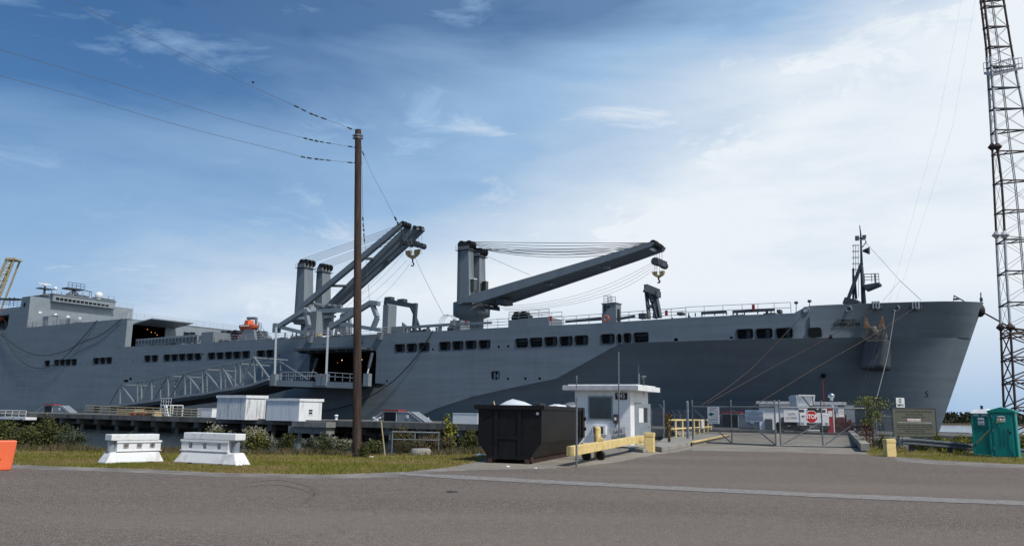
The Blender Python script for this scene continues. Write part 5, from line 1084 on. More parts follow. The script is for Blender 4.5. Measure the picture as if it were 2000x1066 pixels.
# crate, pallets, stair tower, box
def gbox(name, mat, lab, cat, x0, x1, yt, yb, dp=1.2, z=DZ, bev=.02):
    p = G(x0, yb, z); q = G(x1, yb, z); ln_ = (q-p).length*.88/fsh((x0+x1)/2); h = (yb-yt)*p.y/F; c = (p+q)/2; mb = MB(Matrix.Translation(c) @ Matrix.Rotation(-PHI, 4, 'Z')); mb.box((-ln_/2, 0, 0), (ln_/2, dp, h)); return mb, ln_, h, c
mb, l_, h_, c_ = gbox('', 0, '', '', 231, 256, 798.5, 811.5, 1.6)
for k in range(4): mb.box((-l_/2-.02, -.03, h_*(k/4+.02)), (l_/2+.02, -.0, h_*(k/4+.2)))
solo(mb, 'shipping_crate', 'tan', 'square tan wooden crate standing behind the tan wharf railing', 'crate', loc=c_)
for i, (x0, x1, yt, mt) in enumerate(((257, 266, 805, 'lifeor'), (267, 276, 803, 'tan'), (277, 286, 804.5, 'lifeor'), (287, 299, 803, 'tan'))):
    mb, l_, h_, c_ = gbox('', 0, '', '', x0, x1, yt, 812.5+i*.4, 1.2)
    for k in range(3): mb.box((-l_/2-.03*k, -.15-.1*k, h_*.3*k), (l_/2, -.02, h_*.3*k+.1))
    solo(mb, 'pallet_stack', mt, ('small orange stack right beside the tan crate', 'tan stack between the two orange stacks on the wharf', 'orange stack between the two tan stacks on the wharf', 'tan stack of boards just left of the white stair tower')[i], 'pallet stack', loc=c_, group='stacks behind the wharf railing')
st = thing('stair_tower', 'white open metal stair tower beside the truss ramp', 'stairs', G(322, 812, DZ), -PHI); mx = WM[st]
bs = G(322, 812, DZ).y/F; mb = MB(mx); W_ = 16*bs; H_ = 26*bs; 
for x in (-W_, -W_*.1, W_): 
    for y in (0, 2.2): mb.beam((x, y, 0), (x, y, H_*(.78 if x < 0 else .78)), .12)
mb.beam((-W_, 0, H_*.78), (W_, 0, H_*.78), .2); mb.box((-W_*.1, 0, H_*.76), (W_, 2.2, H_*.82)); mb.beam((-W_, 0, 0), (-W_*.1, 0, H_*.76), .1); mb.beam((-W_*.1, 0, 0), (-W_, 0, H_*.76), .1); part(mb, 'tower_frame', 'white', st)
mb = MB(mx); mb.beam((W_*.1, -.3, H_*.8), (W_*.7, -.3, 0), .18); mb.beam((W_*.45, -.3, H_*.8), (W_*1.0, -.3, 0), .18)
for k in range(9): f = k/9; mb.beam((W_*(.1+.6*f), -.3, H_*.8*(1-f)), (W_*(.45+.55*f), -.3, H_*.8*(1-f)), .1)
part(mb, 'stair_flight', 'white', st)
mb = MB(mx); mb.rail([(-W_*1.0, 0, H_*.78), (W_, 0, H_*.78)], 1.1, .7, 2, .05); part(mb, 'railing', 'mastw', st)
mb, l_, h_, c_ = gbox('', 0, '', '', 388, 409, 798.5, 814.5, 2.0); mb.box((-l_/2-.05, -.05, h_), (l_/2+.05, 2.05, h_+.1)); solo(mb, 'utility_box', 'white', 'small white utility box at the right end of the tan wharf railing', 'box', loc=c_)
mb, l_, h_, c_ = gbox('', 0, '', '', 889, 927, 808, 827.5, 2.2); mb.box((-l_/2-.04, -.04, h_), (l_/2+.04, 2.25, h_+.08)); solo(mb, 'utility_box', 'white', 'white utility box on the wharf just left of the black dumpster', 'box', loc=c_)
# sheds
def shed(name, lab, xl, xc, xr, yc_b, yt, mat, ov, roofpx=6):
    c = G(xc, yc_b, DZ); sc_ = c.y/F; h = (yc_b-yt)*sc_
    # corner at c ; front (n) face runs toward -u, side (u) face runs +w
    def solve(px, dvec):
        best = None
        for k in range(1, 400):
            p = c+dvec*(k*.05); q = CM.inverted() @ p; x = 1000+F*q.x/-q.z
            if (x-px)*(xc-px) <= 0: return k*.05
        return 6.
    lu = solve(xl, -UX); lw = solve(xr, UW)
    t = thing(name, lab, 'shed', c, -PHI); mx = WM[t]; mb = MB(mx); mb.box((-lu, 0, 0), (0, lw, h)); part(mb, 'wall', mat, t)
    rh = roofpx*sc_; mb = MB(mx); mb.add([(-lu-ov, -ov, h), (ov, -ov, h), (ov, lw+ov*2, h), (-lu-ov, lw+ov*2, h), (-lu-ov, -ov, h+rh), (ov, -ov, h+rh), (ov, lw+ov*2, h+rh+.05), (-lu-ov, lw+ov*2, h+rh+.1)], [(0, 3, 2, 1), (4, 5, 6, 7), (0, 1, 5, 4), (1, 2, 6, 5), (2, 3, 7, 6), (3, 0, 4, 7)]); part(mb, 'roof', 'white', t)
    return t, lu, lw, h, mx
t1_, lu, lw, h, mx = shed('pump_shed', 'stained white block shed, the left and taller of the two wharf sheds', 422, 478, 517, 819.5, 778, 'shed1', .12, 5)
mb = MB(mx); mb.tube((.06, lw-.15, 0), (.06, lw-.15, h), .06); part(mb, 'downpipe', 'white', t1_)
t2_, lu, lw, h, mx = shed('store_shed', 'cleaner white shed with a small window, the right of the two wharf sheds', 519, 583, 627, 822, 784, 'shed2', .1, 4.5)
for z0_, z1_ in ((.36, .45), (.5, .58)): 
    mb = MB(mx); mb.box((-.02, lw*.42, h*z0_), (.03, lw*.58, h*z1_)); part(mb, 'window', 'dark', t2_)
mb = MB(mx); mb.box((-.02, lw*.38, h*.30), (.05, lw*.62, h*.34)); part(mb, 'window_sill', 'white', t2_)

# yellow pipe railing, black pole things near the gate (on the causeway)
rl = thing('pipe_railing', 'yellow pipe railing along the walkway just behind the left gate leaf', 'railing', G(1330, 852, .15), 0)
mb = MB(); P_ = [G(1305, 856, .15), G(1342, 852, .2), G(1391, 846, .3)]
def hz_(p, pxt, pyt): return None
for i, px in enumerate((1306.5, 1320, 1333.5, 1356, 1366, 1375, 1383, 1389)):
    yb = 857-(px-1306)*.125; b = G(px, yb, .2); tz = (CM.inverted() @ b); hpx = yb-819.5-(px-1306)*.00; top_ = DY(px, 819.8, b.y); mb.tube(b, V((b.x, b.y, top_.z)), .06, n=7)
for yy in (820, 838):
    pr = None
    for px in (1305, 1333, 1356, 1390): b = G(px, 857-(px-1306)*.125, .2); q = DY(px, yy if yy == 820 else 838-(px-1306)*.07, b.y); 
    a_ = G(1305, 857, .2); b_ = G(1390, 846.5, .2); mb.tube(DY(1305, yy, a_.y), DY(1390, yy-(0 if yy == 820 else 5), b_.y), .06, n=7)
part(mb, 'rails', 'yellow', rl)

# ================================================================== FOREGROUND
def barrier(name, lab, A, B, mat, tall=.9, bands=True):
    A = V((A.x, A.y, 0)); B = V((B.x, B.y, 0)); d = (B-A); ln_ = d.length; rz = math.atan2(d.y, d.x); c = (A+B)/2
    t = thing(name, lab, 'barrier', c, rz, 'plastic road barriers'); mx = WM[t]; H = tall; a = ln_/2
    def sec(x0, x1, y0b, z0, y0t, z1, x0t=None, x1t=None, thick=.46, nm='base', bev_=.035):
        x0t = x0 if x0t is None else x0t; x1t = x1 if x1t is None else x1t; yb = y0b; yt = y0t
        mb = MB(mx); mb.add([(x0, yb, z0), (x1, yb, z0), (x1, thick*2-yb-.0, z0), (x0, thick*2-yb, z0), (x0t, yt, z1), (x1t, yt, z1), (x1t, thick*2-yt, z1), (x0t, thick*2-yt, z1)], [(0, 3, 2, 1), (4, 5, 6, 7), (0, 1, 5, 4), (1, 2, 6, 5), (2, 3, 7, 6), (3, 0, 4, 7)])
        return mb
    C = .30
    mb = sec(-a, a, 0, 0.02, .10, H*.40, -a*.80, a*.84, thick=C); mb.k = 0; part(mb, 'base', mat, t, bev=.04)
    # middle band with pockets
    mb = MB(mx); x0, x1 = (-a*.84 if bands != 'L' else -a*.62), (a*.88 if bands != 'R' else a*.62)
    z0, z1 = H*.40, H*.78; pz0, pz1 = H*.50, H*.68; nP = 3; w = x1-x0; cols = [x0]
    for k in range(nP): cx = x0+w*(k+.65)/(nP+.3); cols += [cx-.085, cx+.085]
    cols.append(x1); y0 = .11
    for i in range(len(cols)-1):
        if i % 2 == 0: mb.box((cols[i], y0, z0), (cols[i+1], 2*C-y0, z1))
        else: mb.box((cols[i], y0, z0), (cols[i+1], 2*C-y0, pz0)); mb.box((cols[i], y0, pz1), (cols[i+1], 2*C-y0, z1)); mb.box((cols[i], y0+.14, pz0), (cols[i+1], 2*C-y0-.14, pz1))
    mb.box((x0-.02, y0-.035, z0+.015), (x1+.02, y0+.002, pz0-.05)); mb.box((x0-.02, y0-.03, pz1+.03), (x1+.02, y0+.002, z1-.005))
    part(mb, 'body', mat, t)
    for i in range(nP): xx = cols[2*i+1]; part(MB(mx).box((xx+.12, y0+.07, pz0+.05), (xx+.13, y0+.13, pz1-.06)), 'reflector', 'red', t)
    mb = MB(mx); mb.box((-a*.84 if bands != 'R' else -a*.78, .09, H*.79), (a*.84 if bands != 'L' else a*.80, 2*C-.09, H)); mb.box((-a*.75, .12, H*.77), (a*.75, 2*C-.12, H*.81)); part(mb, 'top_rail', mat, t, bev=.05)
    if bands in ('L', 'R'):
        s_ = -1 if bands == 'L' else 1; mb = MB(mx); mb.tube((s_*a*.72, C, H*.40), (s_*a*.72, C, H*.80), .11, n=14); part(mb, 'end_post', 'steelg', t)
    for x in (-a*.45, a*.5): part(MB(mx).box((x-.08, -.003, .02), (x+.08, .1, .05)), 'fork_slot', 'ink', t)
    return t
barrier('road_barrier', 'left white plastic barrier, with a grey post at its left end', G(206, 907), G(321, 902.5), 'whitec', .86, 'L')
barrier('road_barrier', 'right white plastic barrier, with a grey post at its right end', G(336, 904), G(462, 911), 'whitec', .93, 'R')
B = G(26, 918.5); A = B-V((math.cos(R(36)), math.sin(R(36)), 0))*1.9; t = thing('orange_barrier', 'plain orange plastic barrier cut off by the left edge of the photo', 'barrier', (A+B)/2, math.atan2((B-A).y, (B-A).x), 'plastic road barriers')
mb = MB(WM[t]); a = (B-A).length/2; hh = .76
mb.add([(-a, 0, .01), (a-.05, 0, .01), (a-.05, .5, .01), (-a, .5, .01), (-a, .06, hh), (a+.02, .06, hh), (a+.02, .44, hh), (-a, .44, hh)], [(0, 3, 2, 1), (4, 5, 6, 7), (0, 1, 5, 4), (1, 2, 6, 5), (2, 3, 7, 6), (3, 0, 4, 7)]); part(mb, 'shell', 'orange', t, bev=.03)
mb = MB(WM[t]); mb.box((-a, -.01, .3), (a-.3, .04, .34)); part(mb, 'rib', 'orange', t)

# dumpster
dl = V((.30, .953, 0)).normalized(); dw = V((-.953, .30, 0)).normalized(); dorg = G(1058, 907); Wd, Ld, Hd = 2.28, 6.5, 1.93
dm = thing('dumpster', 'long black roll off dumpster full of bagged rubbish beside the guard booth', 'dumpster', dorg, math.atan2(dl.y, dl.x)-math.pi/2)
D4 = Matrix((-dw, dl, V((0, 0, 1)))).transposed().to_4x4(); D4.translation = dorg       # x to the right, y away, z up ; body x from -Wd..0
zc = .18; ch = .52
prof = [(-Wd+.42, zc), (-.42, zc), (-.02, zc+ch), (-.02, Hd-.14), (-Wd+.02, Hd-.14), (-Wd+.02, zc+ch)]
mb = MB(D4); n = len(prof)
vs = [(x, 0, z) for x, z in prof]+[(x, Ld, z) for x, z in prof]
mb.add(vs, [(0, 1, 2, 3, 4, 5), (11, 10, 9, 8, 7, 6), (0, 6, 7, 1), (1, 7, 8, 2), (2, 8, 9, 3), (4, 10, 11, 5), (5, 11, 6, 0)])
mb.add([(x*.97-.03, y, z) for x, y, z in vs], [(3, 9, 10, 4)]); 
part(mb, 'bin', 'dump', dm)
mb = MB(D4)
for x in (-.11, -Wd-.02): mb.box((x, -.05, Hd-.14), (x+.13, Ld+.03, Hd))
mb.box((-Wd-.1, -.12, Hd-.15), (.1, .0, Hd)); mb.box((-Wd-.02, Ld, Hd-.14), (0, Ld+.06, Hd)); part(mb, 'top_rim', 'dump', dm, bev=.01)
mb = MB(D4)
for x in (-Wd*.70, -Wd*.34): mb.box((x-.06, -.06, .12), (x+.06, .0, Hd-.15))
mb.box((-Wd*.70, -.05, zc+.62), (-Wd*.34, .0, zc+.74)); mb.box((-Wd+.38, -.05, zc-.04), (-.38, .0, zc+.08)); mb.box((-Wd*.66, -.02, .14), (-Wd*.38, .0, .75))
mb.box((.0, Ld-.35, zc+.55), (.05, Ld, Hd-.02)); mb.box((.0, Ld-.9, zc+.55), (.04, Ld-.82, Hd-.1)); mb.beam((-Wd*.9, -.03, Hd-.45), (-Wd*.75, -.03, Hd-.28), .03)
for z in (Hd-.45, zc+.9): mb.tube((.05, Ld-.1, z), (.12, Ld-.1, z), .07, n=8)
part(mb, 'stiffener', 'dump', dm)
mb = MB(D4)
for x in (-Wd+.42, -.55): mb.box((x, -.1, zc-.16), (x+.13, Ld, zc-.02))
for x in (-Wd+.35, -.62): mb.tube((x, .1, .12), (x+.28, .1, .12), .12, n=12); mb.tube((x, Ld-.4, .12), (x+.28, Ld-.4, .12), .12, n=12)
part(mb, 'skid_rail', 'rustd', dm)
mb = MB(D4); mb.tube((-.16, -.02, Hd-.27), (-.16, .02, Hd-.27), .05, n=10); mb.tube((-.16, -.03, Hd-.27), (-.16, -.025, Hd-.27), .02, n=8); part(mb, 'round_badge', 'white', dm)
def lump(name, mat, lab, x, y, z, r, sq, cat='rubbish bag', grp='rubbish in the dumpster'):
    mb = MB(D4); mb.ball((x, y, z), r, 20, sq, .45); return solo(mb, name, mat, lab, cat, group=grp)
mb = MB(D4); vs = []; cx_, cy_ = -Wd*.58, 1.3; ring = [(-.62, -.3), (-.45, -.45), (.1, -.5), (.62, -.42), (.72, 0), (.6, .5), (-.2, .6), (-.6, .3)]
mb.add([(cx_+x, cy_+y, Hd-.25) for x, y in ring]+[(cx_+x*.95, cy_+y, Hd-.02) for x, y in ring]+[(cx_+x*.45-.04, cy_+y*.5, Hd+.14) for x, y in ring]+[(cx_-.12, cy_, Hd+.23)], [(i, (i+1) % 8, 8+(i+1) % 8, 8+i) for i in range(8)]+[(8+i, 8+(i+1) % 8, 16+(i+1) % 8, 16+i) for i in range(8)]+[(16+i, 16+(i+1) % 8, 24) for i in range(8)], True)
solo(mb, 'plastic_sheet', 'trash', 'big peaked white plastic sheet heaped over the front rim of the dumpster', 'sheet')
lump('rubbish_bag', 'bag', 'black rubbish bag right of the peaked white sheet in the dumpster', -.55, 1.6, Hd-.02, .2, (1.1, 1.1, .75)); lump('rubbish_bag', 'trash', 'low white rubbish bag in the far half of the dumpster', -.55, 4.2, Hd-.02, .25, (1.4, 1.2, .5)); lump('rubbish_bag', 'galv', 'shiny grey rubbish bag at the far end of the dumpster', -.35, 5.6, Hd+.02, .26, (1.2, 1.2, .6)); lump('rubbish_bag', 'bag', 'black rubbish bag half hidden left of the peaked white sheet', -Wd*.82, 1.7, Hd-.05, .17, (1.3, 1, .7))
mb = MB(D4); mb.tube((-Wd*.83, .8, Hd-.2), (-Wd*.87, .8, Hd+.13), .02); solo(mb, 'wooden_stick', 'yellow', 'short yellow stick poking out of the left rear of the dumpster', 'stick')

# steel posts
def post(px, yb, yt, r, mat, lab, name='steel_post', cap=None, lean=0, cat='post'):
    b = G(px, yb); tp = DY(px+lean, yt, b.y); mb = MB(); tp = V((tp.x, b.y, tp.z)); tp.x = b.x+(lean*b.y/F)
    mb.tube(b, tp, r, n=10)
    if cap: mb.ball(tp, r*1.25, 10)
    return solo(mb, name, mat, lab, cat, loc=b)
post(1126, 912, 777, .035, 'galv', 'slim grey steel post at the road edge in front of the dumpster')
post(1209.5, 878, 689, .036, 'galv', 'tall slim grey flag pole in front of the guard booth', 'flag_pole', True, cat='pole')

# guard booth
bc = G(1232, 872.5, .08); BR = PHI*.82; bu_ = V((math.cos(BR), -math.sin(BR), 0)); bw_ = V((math.sin(BR), math.cos(BR), 0))
bt_ = thing('guard_booth', 'small white block guard booth with a flat roof and an open grey door', 'guard booth', bc, -BR); BX = WM[bt_]; sc_ = bc.y/F
BL, BD, BH = 3.05, 2.9, (872.5-765)*sc_
mb = MB(BX); mb.box((-BL, 0, 0), (-.0, .2, BH)); mb.box((-BL, .2, 0), (-BL+.2, BD, BH)); mb.box((-BL+.2, BD-.2, 0), (0, BD, BH)); mb.box((-.2, .2, 0), (0, .75, BH)); mb.box((-.2, .75, 2.15), (0, 1.75, BH)); mb.box((-.2, 1.75, 0), (0, BD-.2, BH))
part(mb, 'wall', 'booth', bt_)
mb = MB(BX); ov = .42; mb.box((-BL-ov*1.2, -ov, BH-.02), (ov*1.3, BD+ov, BH+.23)); mb.box((-BL-ov*.8, -ov+.3, BH+.23), (ov*.9, BD+ov-.3, BH+.29)); part(mb, 'roof', 'white', bt_)
mb = MB(BX); mb.box((-BL-ov*1.2-.02, -ov-.02, BH+.0), (ov*1.3+.02, -ov, BH+.21)); part(mb, 'fascia', 'steelg', bt_).data.materials[0] = M['mastw']
def bz(py): return (872.5-py)*sc_
def bxx(px): p = SHI; q = hit(px, 830, bc, -bw_); return (BX.inverted() @ q).x
wx0, wx1 = bxx(1149.5), bxx(1197); wz0 = (BX.inverted() @ hit(1190, 820.5, bc, -bw_)).z; wz1 = (BX.inverted() @ hit(1190, 773, bc, -bw_)).z
mb = MB(BX); mb.box((wx0, -.05, wz0), (wx1, .0, wz0+.08)); mb.box((wx0, -.05, wz1-.08), (wx1, 0, wz1)); mb.box((wx0, -.05, wz0+.08), (wx0+.07, 0, wz1-.08)); mb.box((wx1-.07, -.05, wz0+.08), (wx1, 0, wz1-.08)); wnd = part(mb, 'window', 'steelg', bt_)
mb = MB(BX); mb.box((wx0+.07, -.02, wz0+.08), (wx1-.07, .0-.004, wz1-.08)); part(mb, 'pane', 'glass', wnd)
def bpt(px, py, y=-.03): q = BX.inverted() @ hit(px, py, bc+bw_*y, -bw_); return q
p = bpt(1202, 779.5); q = bpt(1224.5, 766.8); mb = MB(BX); mb.box((p.x, -.06, p.z), (q.x, 0, q.z)); ns_ = part(mb, 'number_sign', 'ink', bt_)
mb = MB(); m = frame(BX @ V(((p.x+q.x)/2, -.064, (p.z+q.z)/2)), bu_); text(mb, '945', (q.z-p.z)*1.05, m, depth=.003, sx=.85); part(mb, 'lettering', 'sign', ns_)
p = bpt(1199.5, 826); q = bpt(1207, 809); mb = MB(BX); mb.box((p.x, -.14, p.z), (q.x, 0, q.z)); mb.k = 1; mb.box((p.x+.05, -.15, p.z+.15), (q.x-.05, -.141, p.z+.3)); mb.k = 0; mb.tube(((p.x+q.x)/2, -.05, p.z), ((p.x+q.x)/2, -.05, 0.02), .02); part(mb, 'phone_box', ['rust', 'sign'], bt_)
p = bpt(1159.5, 848); q = bpt(1185, 831); mb = MB(BX); mb.box((p.x, -.22, p.z), (q.x, 0, q.z)); mb.k = 1; mb.box((p.x+.06, -.23, p.z+.06), (q.x-.12, -.221, q.z-.05)); part(mb, 'air_conditioner', ['white', 'vent'], bt_)
mb = MB(BX); mb.box((-.2, .72, .02), (.03, .77, 2.2)); mb.box((-.2, 1.73, .02), (.03, 1.78, 2.2)); mb.box((-.2, .7, 2.15), (.03, 1.8, 2.22)); part(mb, 'door_frame', 'steelg', bt_)
# open door swung toward the camera from the frame
dh = BX @ V((.05, 1.74, 0)); dA = hit(1241, 860, bc+bw_*1.0, V((0, 1, 0))); dz0_ = .25
P1 = V((BX @ V((.08, .78, 0))).to_tuple()); P1 = hit(1240.5, 865, V((0, bc.y+.55, 0)), V((0, 1, 0))); P2 = hit(1271.5, 865, V((0, bc.y+.95, 0)), V((0, 1, 0)))
P1.z = P2.z = .12; dd = (P2-P1).normalized(); dn = dd.cross(V((0, 0, 1))); Hdo = 2.13
mb = MB(); DM = Matrix((dd, -dn, V((0, 0, 1)))).transposed().to_4x4(); DM.translation = P1; wdo = (P2-P1).length; mb.M = DM
gx0_, gx1_, gz0_, gz1_ = wdo*.26, wdo*.80, 1.18, 1.92
mb.box((0, 0, 0), (wdo, .045, gz0_)); mb.box((0, 0, gz1_), (wdo, .045, Hdo)); mb.box((0, 0, gz0_), (gx0_, .045, gz1_)); mb.box((gx1_, 0, gz0_), (wdo, .045, gz1_)); dr = part(mb, 'door', 'steelg', bt_)
mb = MB(DM); mb.k = 0; mb.box((gx0_, .015, gz0_), (gx0_+(gx1_-gx0_)*.55, .03, gz1_)); mb.k = 1; mb.box((gx0_+(gx1_-gx0_)*.55, .016, gz0_), (gx1_, .029, gz1_)); part(mb, 'pane', ['sign', 'vent'], dr)
mb = MB(DM); mb.ball((wdo-.09, -.05, 1.0), .035, 8); part(mb, 'handle', 'chrome', dr)
mb = MB()
def roofrod(px, yb, yt, r, head=None):
    b = DY(px, yb, bc.y+.6); t = DY(px, yt, bc.y+.6); mb.tube((b.x, b.y, b.z-.15), (b.x, b.y, t.z), r); return V((b.x, b.y, t.z))
q = roofrod(1126, 754, 736, .025); mb.tube(q-V((0, 0, .12)), q+V((0, 0, .08)), .05); mb.tube(q-V((0, 0, .22)), q-V((0, 0, .17)), .06); roofrod(1248, 753, 729, .055); roofrod(1247.5, 729, 712, .01); q = roofrod(1257.5, 768, 737, .022); mb.lathe([(.04, -.12), (.09, 0), (.15, .02), (.15, .06), (.02, .1)], q, 12)
part(mb, 'roof_aerials', 'galv', bt_)
# leaning sign at the booth
mb = MB(); p0, p1, p2, p3 = (hit(x, y, bc-bw_*.25, -bw_) for x, y in ((1194, 863), (1224, 858), (1220.5, 832.5), (1191.5, 837)))
cs = (p0+p1+p2+p3)/4; mb.prism([p0, p1, p2, p3], bw_*.03); sg = solo(mb, 'leaning_sign', 'mastw', 'grey GATE CLOSED sign leaning crooked against the guard booth wall', 'sign')
m = frame(cs+V((0, 0, .0))-bw_*.012, (p1-p0), (p3-p0)); mb = MB(); text(mb, 'GATE', .2, m @ Matrix.Translation((0, .13, 0)), depth=.002); text(mb, 'CLOSED', .2, m @ Matrix.Translation((0, -.12, 0)), depth=.002); part(mb, 'lettering', 'ink', sg)

# yellow swing bar on wheels
sb = thing('swing_barrier', 'long yellow wooden swing bar on a small wheeled cart in front of the guard booth', 'barrier', G(1175, 897), 0)
E0 = hit(1114, 880.5, V((0, G(1110, 912).y+0.3, 0)), V((0, 1, 0))); zb_ = E0.z; E1 = G(1253, 856, zb_+.08)
mb = MB(); mb.beam(E0, E1, .26, .30); bar = part(mb, 'bar', 'yellow', sb, bev=.012)
dv_ = (E1-E0).normalized(); mid = E0.lerp(E1, .42); pr_ = dv_.cross(V((0, 0, 1)))
mb = MB(); q0 = G(1152, 899); q1 = G(1176, 899); ax = (G(1173, 899)-G(1145, 899)); m0 = G(1145, 898); m1 = G(1173, 898); mb.beam(V((m0.x-.15, m0.y, .52)), V((m1.x+.1, m1.y, .52)), .34, .2); mb.beam(V((m1.x-.1, m1.y, .46)), V((m1.x+.05, m1.y-.05, .8)), .14); part(mb, 'cart', 'yellow', sb, bev=.01)
for m_ in (m0, m1): 
    mb = MB(); mb.tube(V((m_.x-.04, m_.y-.12, .17)), V((m_.x+.04, m_.y-.02, .17)), .17, n=18); part(mb, 'wheel', 'black', sb); mb = MB(); mb.beam(V((m_.x, m_.y-.07, .2)), V((m_.x, m_.y-.02, .45)), .05); part(mb, 'fork', 'black', sb)
mb = MB(); b = G(1167, 895); mb.tube(b, (b.x, b.y, DY(1167, 836, b.y).z), .13, n=16); mb.ball((b.x, b.y, DY(1167, 836, b.y).z), .13, 12, (1, 1, .6)); solo(mb, 'yellow_bollard', 'yellow', 'round yellow bollard in front of the booth air conditioner', 'bollard', loc=b)
def yblock(px, yb, yt, w, lab, d=.4, cap=True, name='concrete_block', rz=-.35):
    b = G(px, yb); h = (yb-yt)*b.y/F; mb = MB(Matrix.Translation(b) @ Matrix.Rotation(rz, 4, 'Z')); ww = w*b.y/F/2; mb.box((-ww, 0, 0), (ww, d, h*.78)); mb.box((-ww-.015, -.015, h*.78), (ww+.015, d+.015, h)); return solo(mb, name, 'yellow', lab, 'block', loc=b, bev=.025)
yblock(1246.5, 875, 861, 17, 'low yellow block on the slab at the end of the swing bar', .35); yblock(1268, 883, 846, 17, 'tall yellow gate stop block at the end of the swing bar', .4); yblock(1742.5, 892, 858.5, 18.5, 'chipped yellow post block standing in the grass right of the gate', .36, name='marker_post', rz=.05)
mb = MB(); ps = [G(1228, 881), G(1256, 884), G(1274, 882), G(1258, 874), G(1235, 874)]; mb.prism([V((p.x, p.y, .008)) for p in ps], (0, 0, .16)); solo(mb, 'kerb_slab', 'conc', kind='structure', bev=.02)
mb = MB(); ps = [G(1277, 879), G(1293, 883), G(1349, 871), G(1349, 862), G(1318, 857), G(1296, 862)]; mb.prism([V((p.x, p.y, .009)) for p in ps], (0, 0, .22)); solo(mb, 'walkway_slab', 'conc', kind='structure', bev=.02)
mb = MB(); ps = [G(1352, 864, .2), G(1425, 849, .35), G(1395, 845.5, .35), G(1325, 855, .2)]; mb.add([V(p) for p in ps]+[V((p.x, p.y, -.3)) for p in ps], [(0, 1, 2, 3), (0, 4, 5, 1), (1, 5, 6, 2), (2, 6, 7, 3), (3, 7, 4, 0)]); solo(mb, 'walkway', 'conc', kind='structure')
mb = MB(); mb.beam(ps[0]+V((0, 0, .03)), ps[1]+V((0, 0, .03)), .22, .06); solo(mb, 'kerb_stripe', 'yellow', kind='structure')
mb = MB(); a_, b_ = G(1690, 873, .25), G(1662, 845, .5); mb.beam(a_, b_, .4, .35); solo(mb, 'causeway_kerb', 'conc', kind='structure')
# fence and gates
def fz(px, py, b): return DY(px, py, b.y).z
def gpost(px, yb, yt, r, mat, lab, name='fence_post', cap=True, nrm=None):
    b = G(px, yb); mb = MB(); z = fz(px, yt, b); mb.tube(b, (b.x, b.y, z), r, n=10)
    if cap: mb.ball((b.x, b.y, z), r*1.15, 10, (1, 1, .8))
    return solo(mb, name, mat, lab, 'post', loc=b)
gpost(1344, 863, 785, .09, 'bluep', 'thick grey blue gate post at the left end of the gate', 'gate_post')
gpost(1708, 876, 784, .10, 'bluep', 'thick grey blue gate post wrapped in vines at the right end of the gate', 'gate_post')
gpost(1297.5, 861, 783, .05, 'galv', 'slim galvanised fence post right of the booth door'); 
def leaf(name, lab, A, B, hgt, flip):
    A = V((A.x, A.y, .0)); B = V((B.x, B.y, .0)); d = (B-A).normalized(); ln_ = (B-A).length; t = thing(name, lab, 'gate', A, math.atan2(d.y, d.x)); mx = WM[t]; z0 = .08; h = hgt; m = ln_*.49
    mb = MB(mx); r = .046
    for x in (0, m, ln_): mb.tube((x, 0, z0), (x, 0, h+.33), r if x != m else r*.9, n=8); mb.ball((x, 0, h+.35), r*1.3, 8)
    mb.tube((0, 0, z0), (ln_, 0, z0), r, n=8); mb.tube((0, 0, h), (ln_, 0, h), r, n=8)
    if not flip: mb.tube((0, 0, h-.08), (m, 0, z0), r*.8, n=6); mb.tube((m, 0, h-.08), (ln_, 0, z0), r*.8, n=6)
    else: mb.tube((m*.95, 0, h*.62), (0, 0, z0), r*.8, n=6); mb.tube((ln_, 0, h*.83), (m, 0, z0), r*.8, n=6)
    part(mb, 'gate_frame', 'galv', t)
    mb = MB(mx); sp = .085; k = 0; rr_ = .0042
    n_ = int((ln_+h)/sp)
    for i in range(n_):
        for s_ in (1, -1):
            x0 = i*sp-(h if s_ == 1 else 0); 
            pa, pb = (x0, z0), (x0+(h-z0), h)
            if s_ == -1: pa, pb = (x0, z0), (x0-(h-z0), h)
            (xa, za), (xb, zb) = pa, pb
            dx = 1 if xb > xa else -1
            lo, hi = (xa, xb) if xa < xb else (xb, xa)
            lo2, hi2 = max(lo, 0), min(hi, ln_)
            if hi2-lo2 < .01: continue
            f = lambda x: za+(x-xa)*(zb-za)/(xb-xa)
            mb.tube((lo2, .03, f(lo2)), (hi2, .03, f(hi2)), rr_, n=3, caps=False)
    part(mb, 'chain_link', 'galv', t)
    mb = MB(mx)
    for k in range(3): 
        z = h+.09+.1*k; mb.tube((0, 0, z), (m, 0, z-.02), .006, n=4, caps=False); mb.tube((m, 0, z-.02), (ln_, 0, z), .006, n=4, caps=False)
    for z_ in (.95, .72):
        pts = [(ln_*i/16, -.02, z_-.12*math.sin(math.pi*i/16)+random.uniform(-.015, .015)) for i in range(17)]; mb.path(pts, .010, 4)
        for i in range(0, 60): x = ln_*i/60; zz = z_-.12*math.sin(math.pi*i/60); mb.tube((x-.02, -.02, zz-.03), (x+.02, -.02, zz+.03), .006, n=3, caps=False)
    part(mb, 'barbed_wire', 'wire', t)
    return t, mx, ln_
g1, gm1, gl1 = leaf('chain_link_gate', 'left leaf of the chain link gate, hung with two notice boards', gA, gB, 2.24, False)
g2, gm2, gl2 = leaf('chain_link_gate', 'right leaf of the chain link gate, hung with the red stop sign', G(1525, 872.3), gC, 2.24, True)
def gsign(gm, px0, py0, px1, py1, yb=-.07):
    inv = gm.inverted(); o = gm.translation; nrm = gm.to_3x3() @ V((0, -1, 0)); p = inv @ hit(px0, py1, o+nrm*(-yb), nrm); q = inv @ hit(px1, py0, o+nrm*(-yb), nrm); return p, q
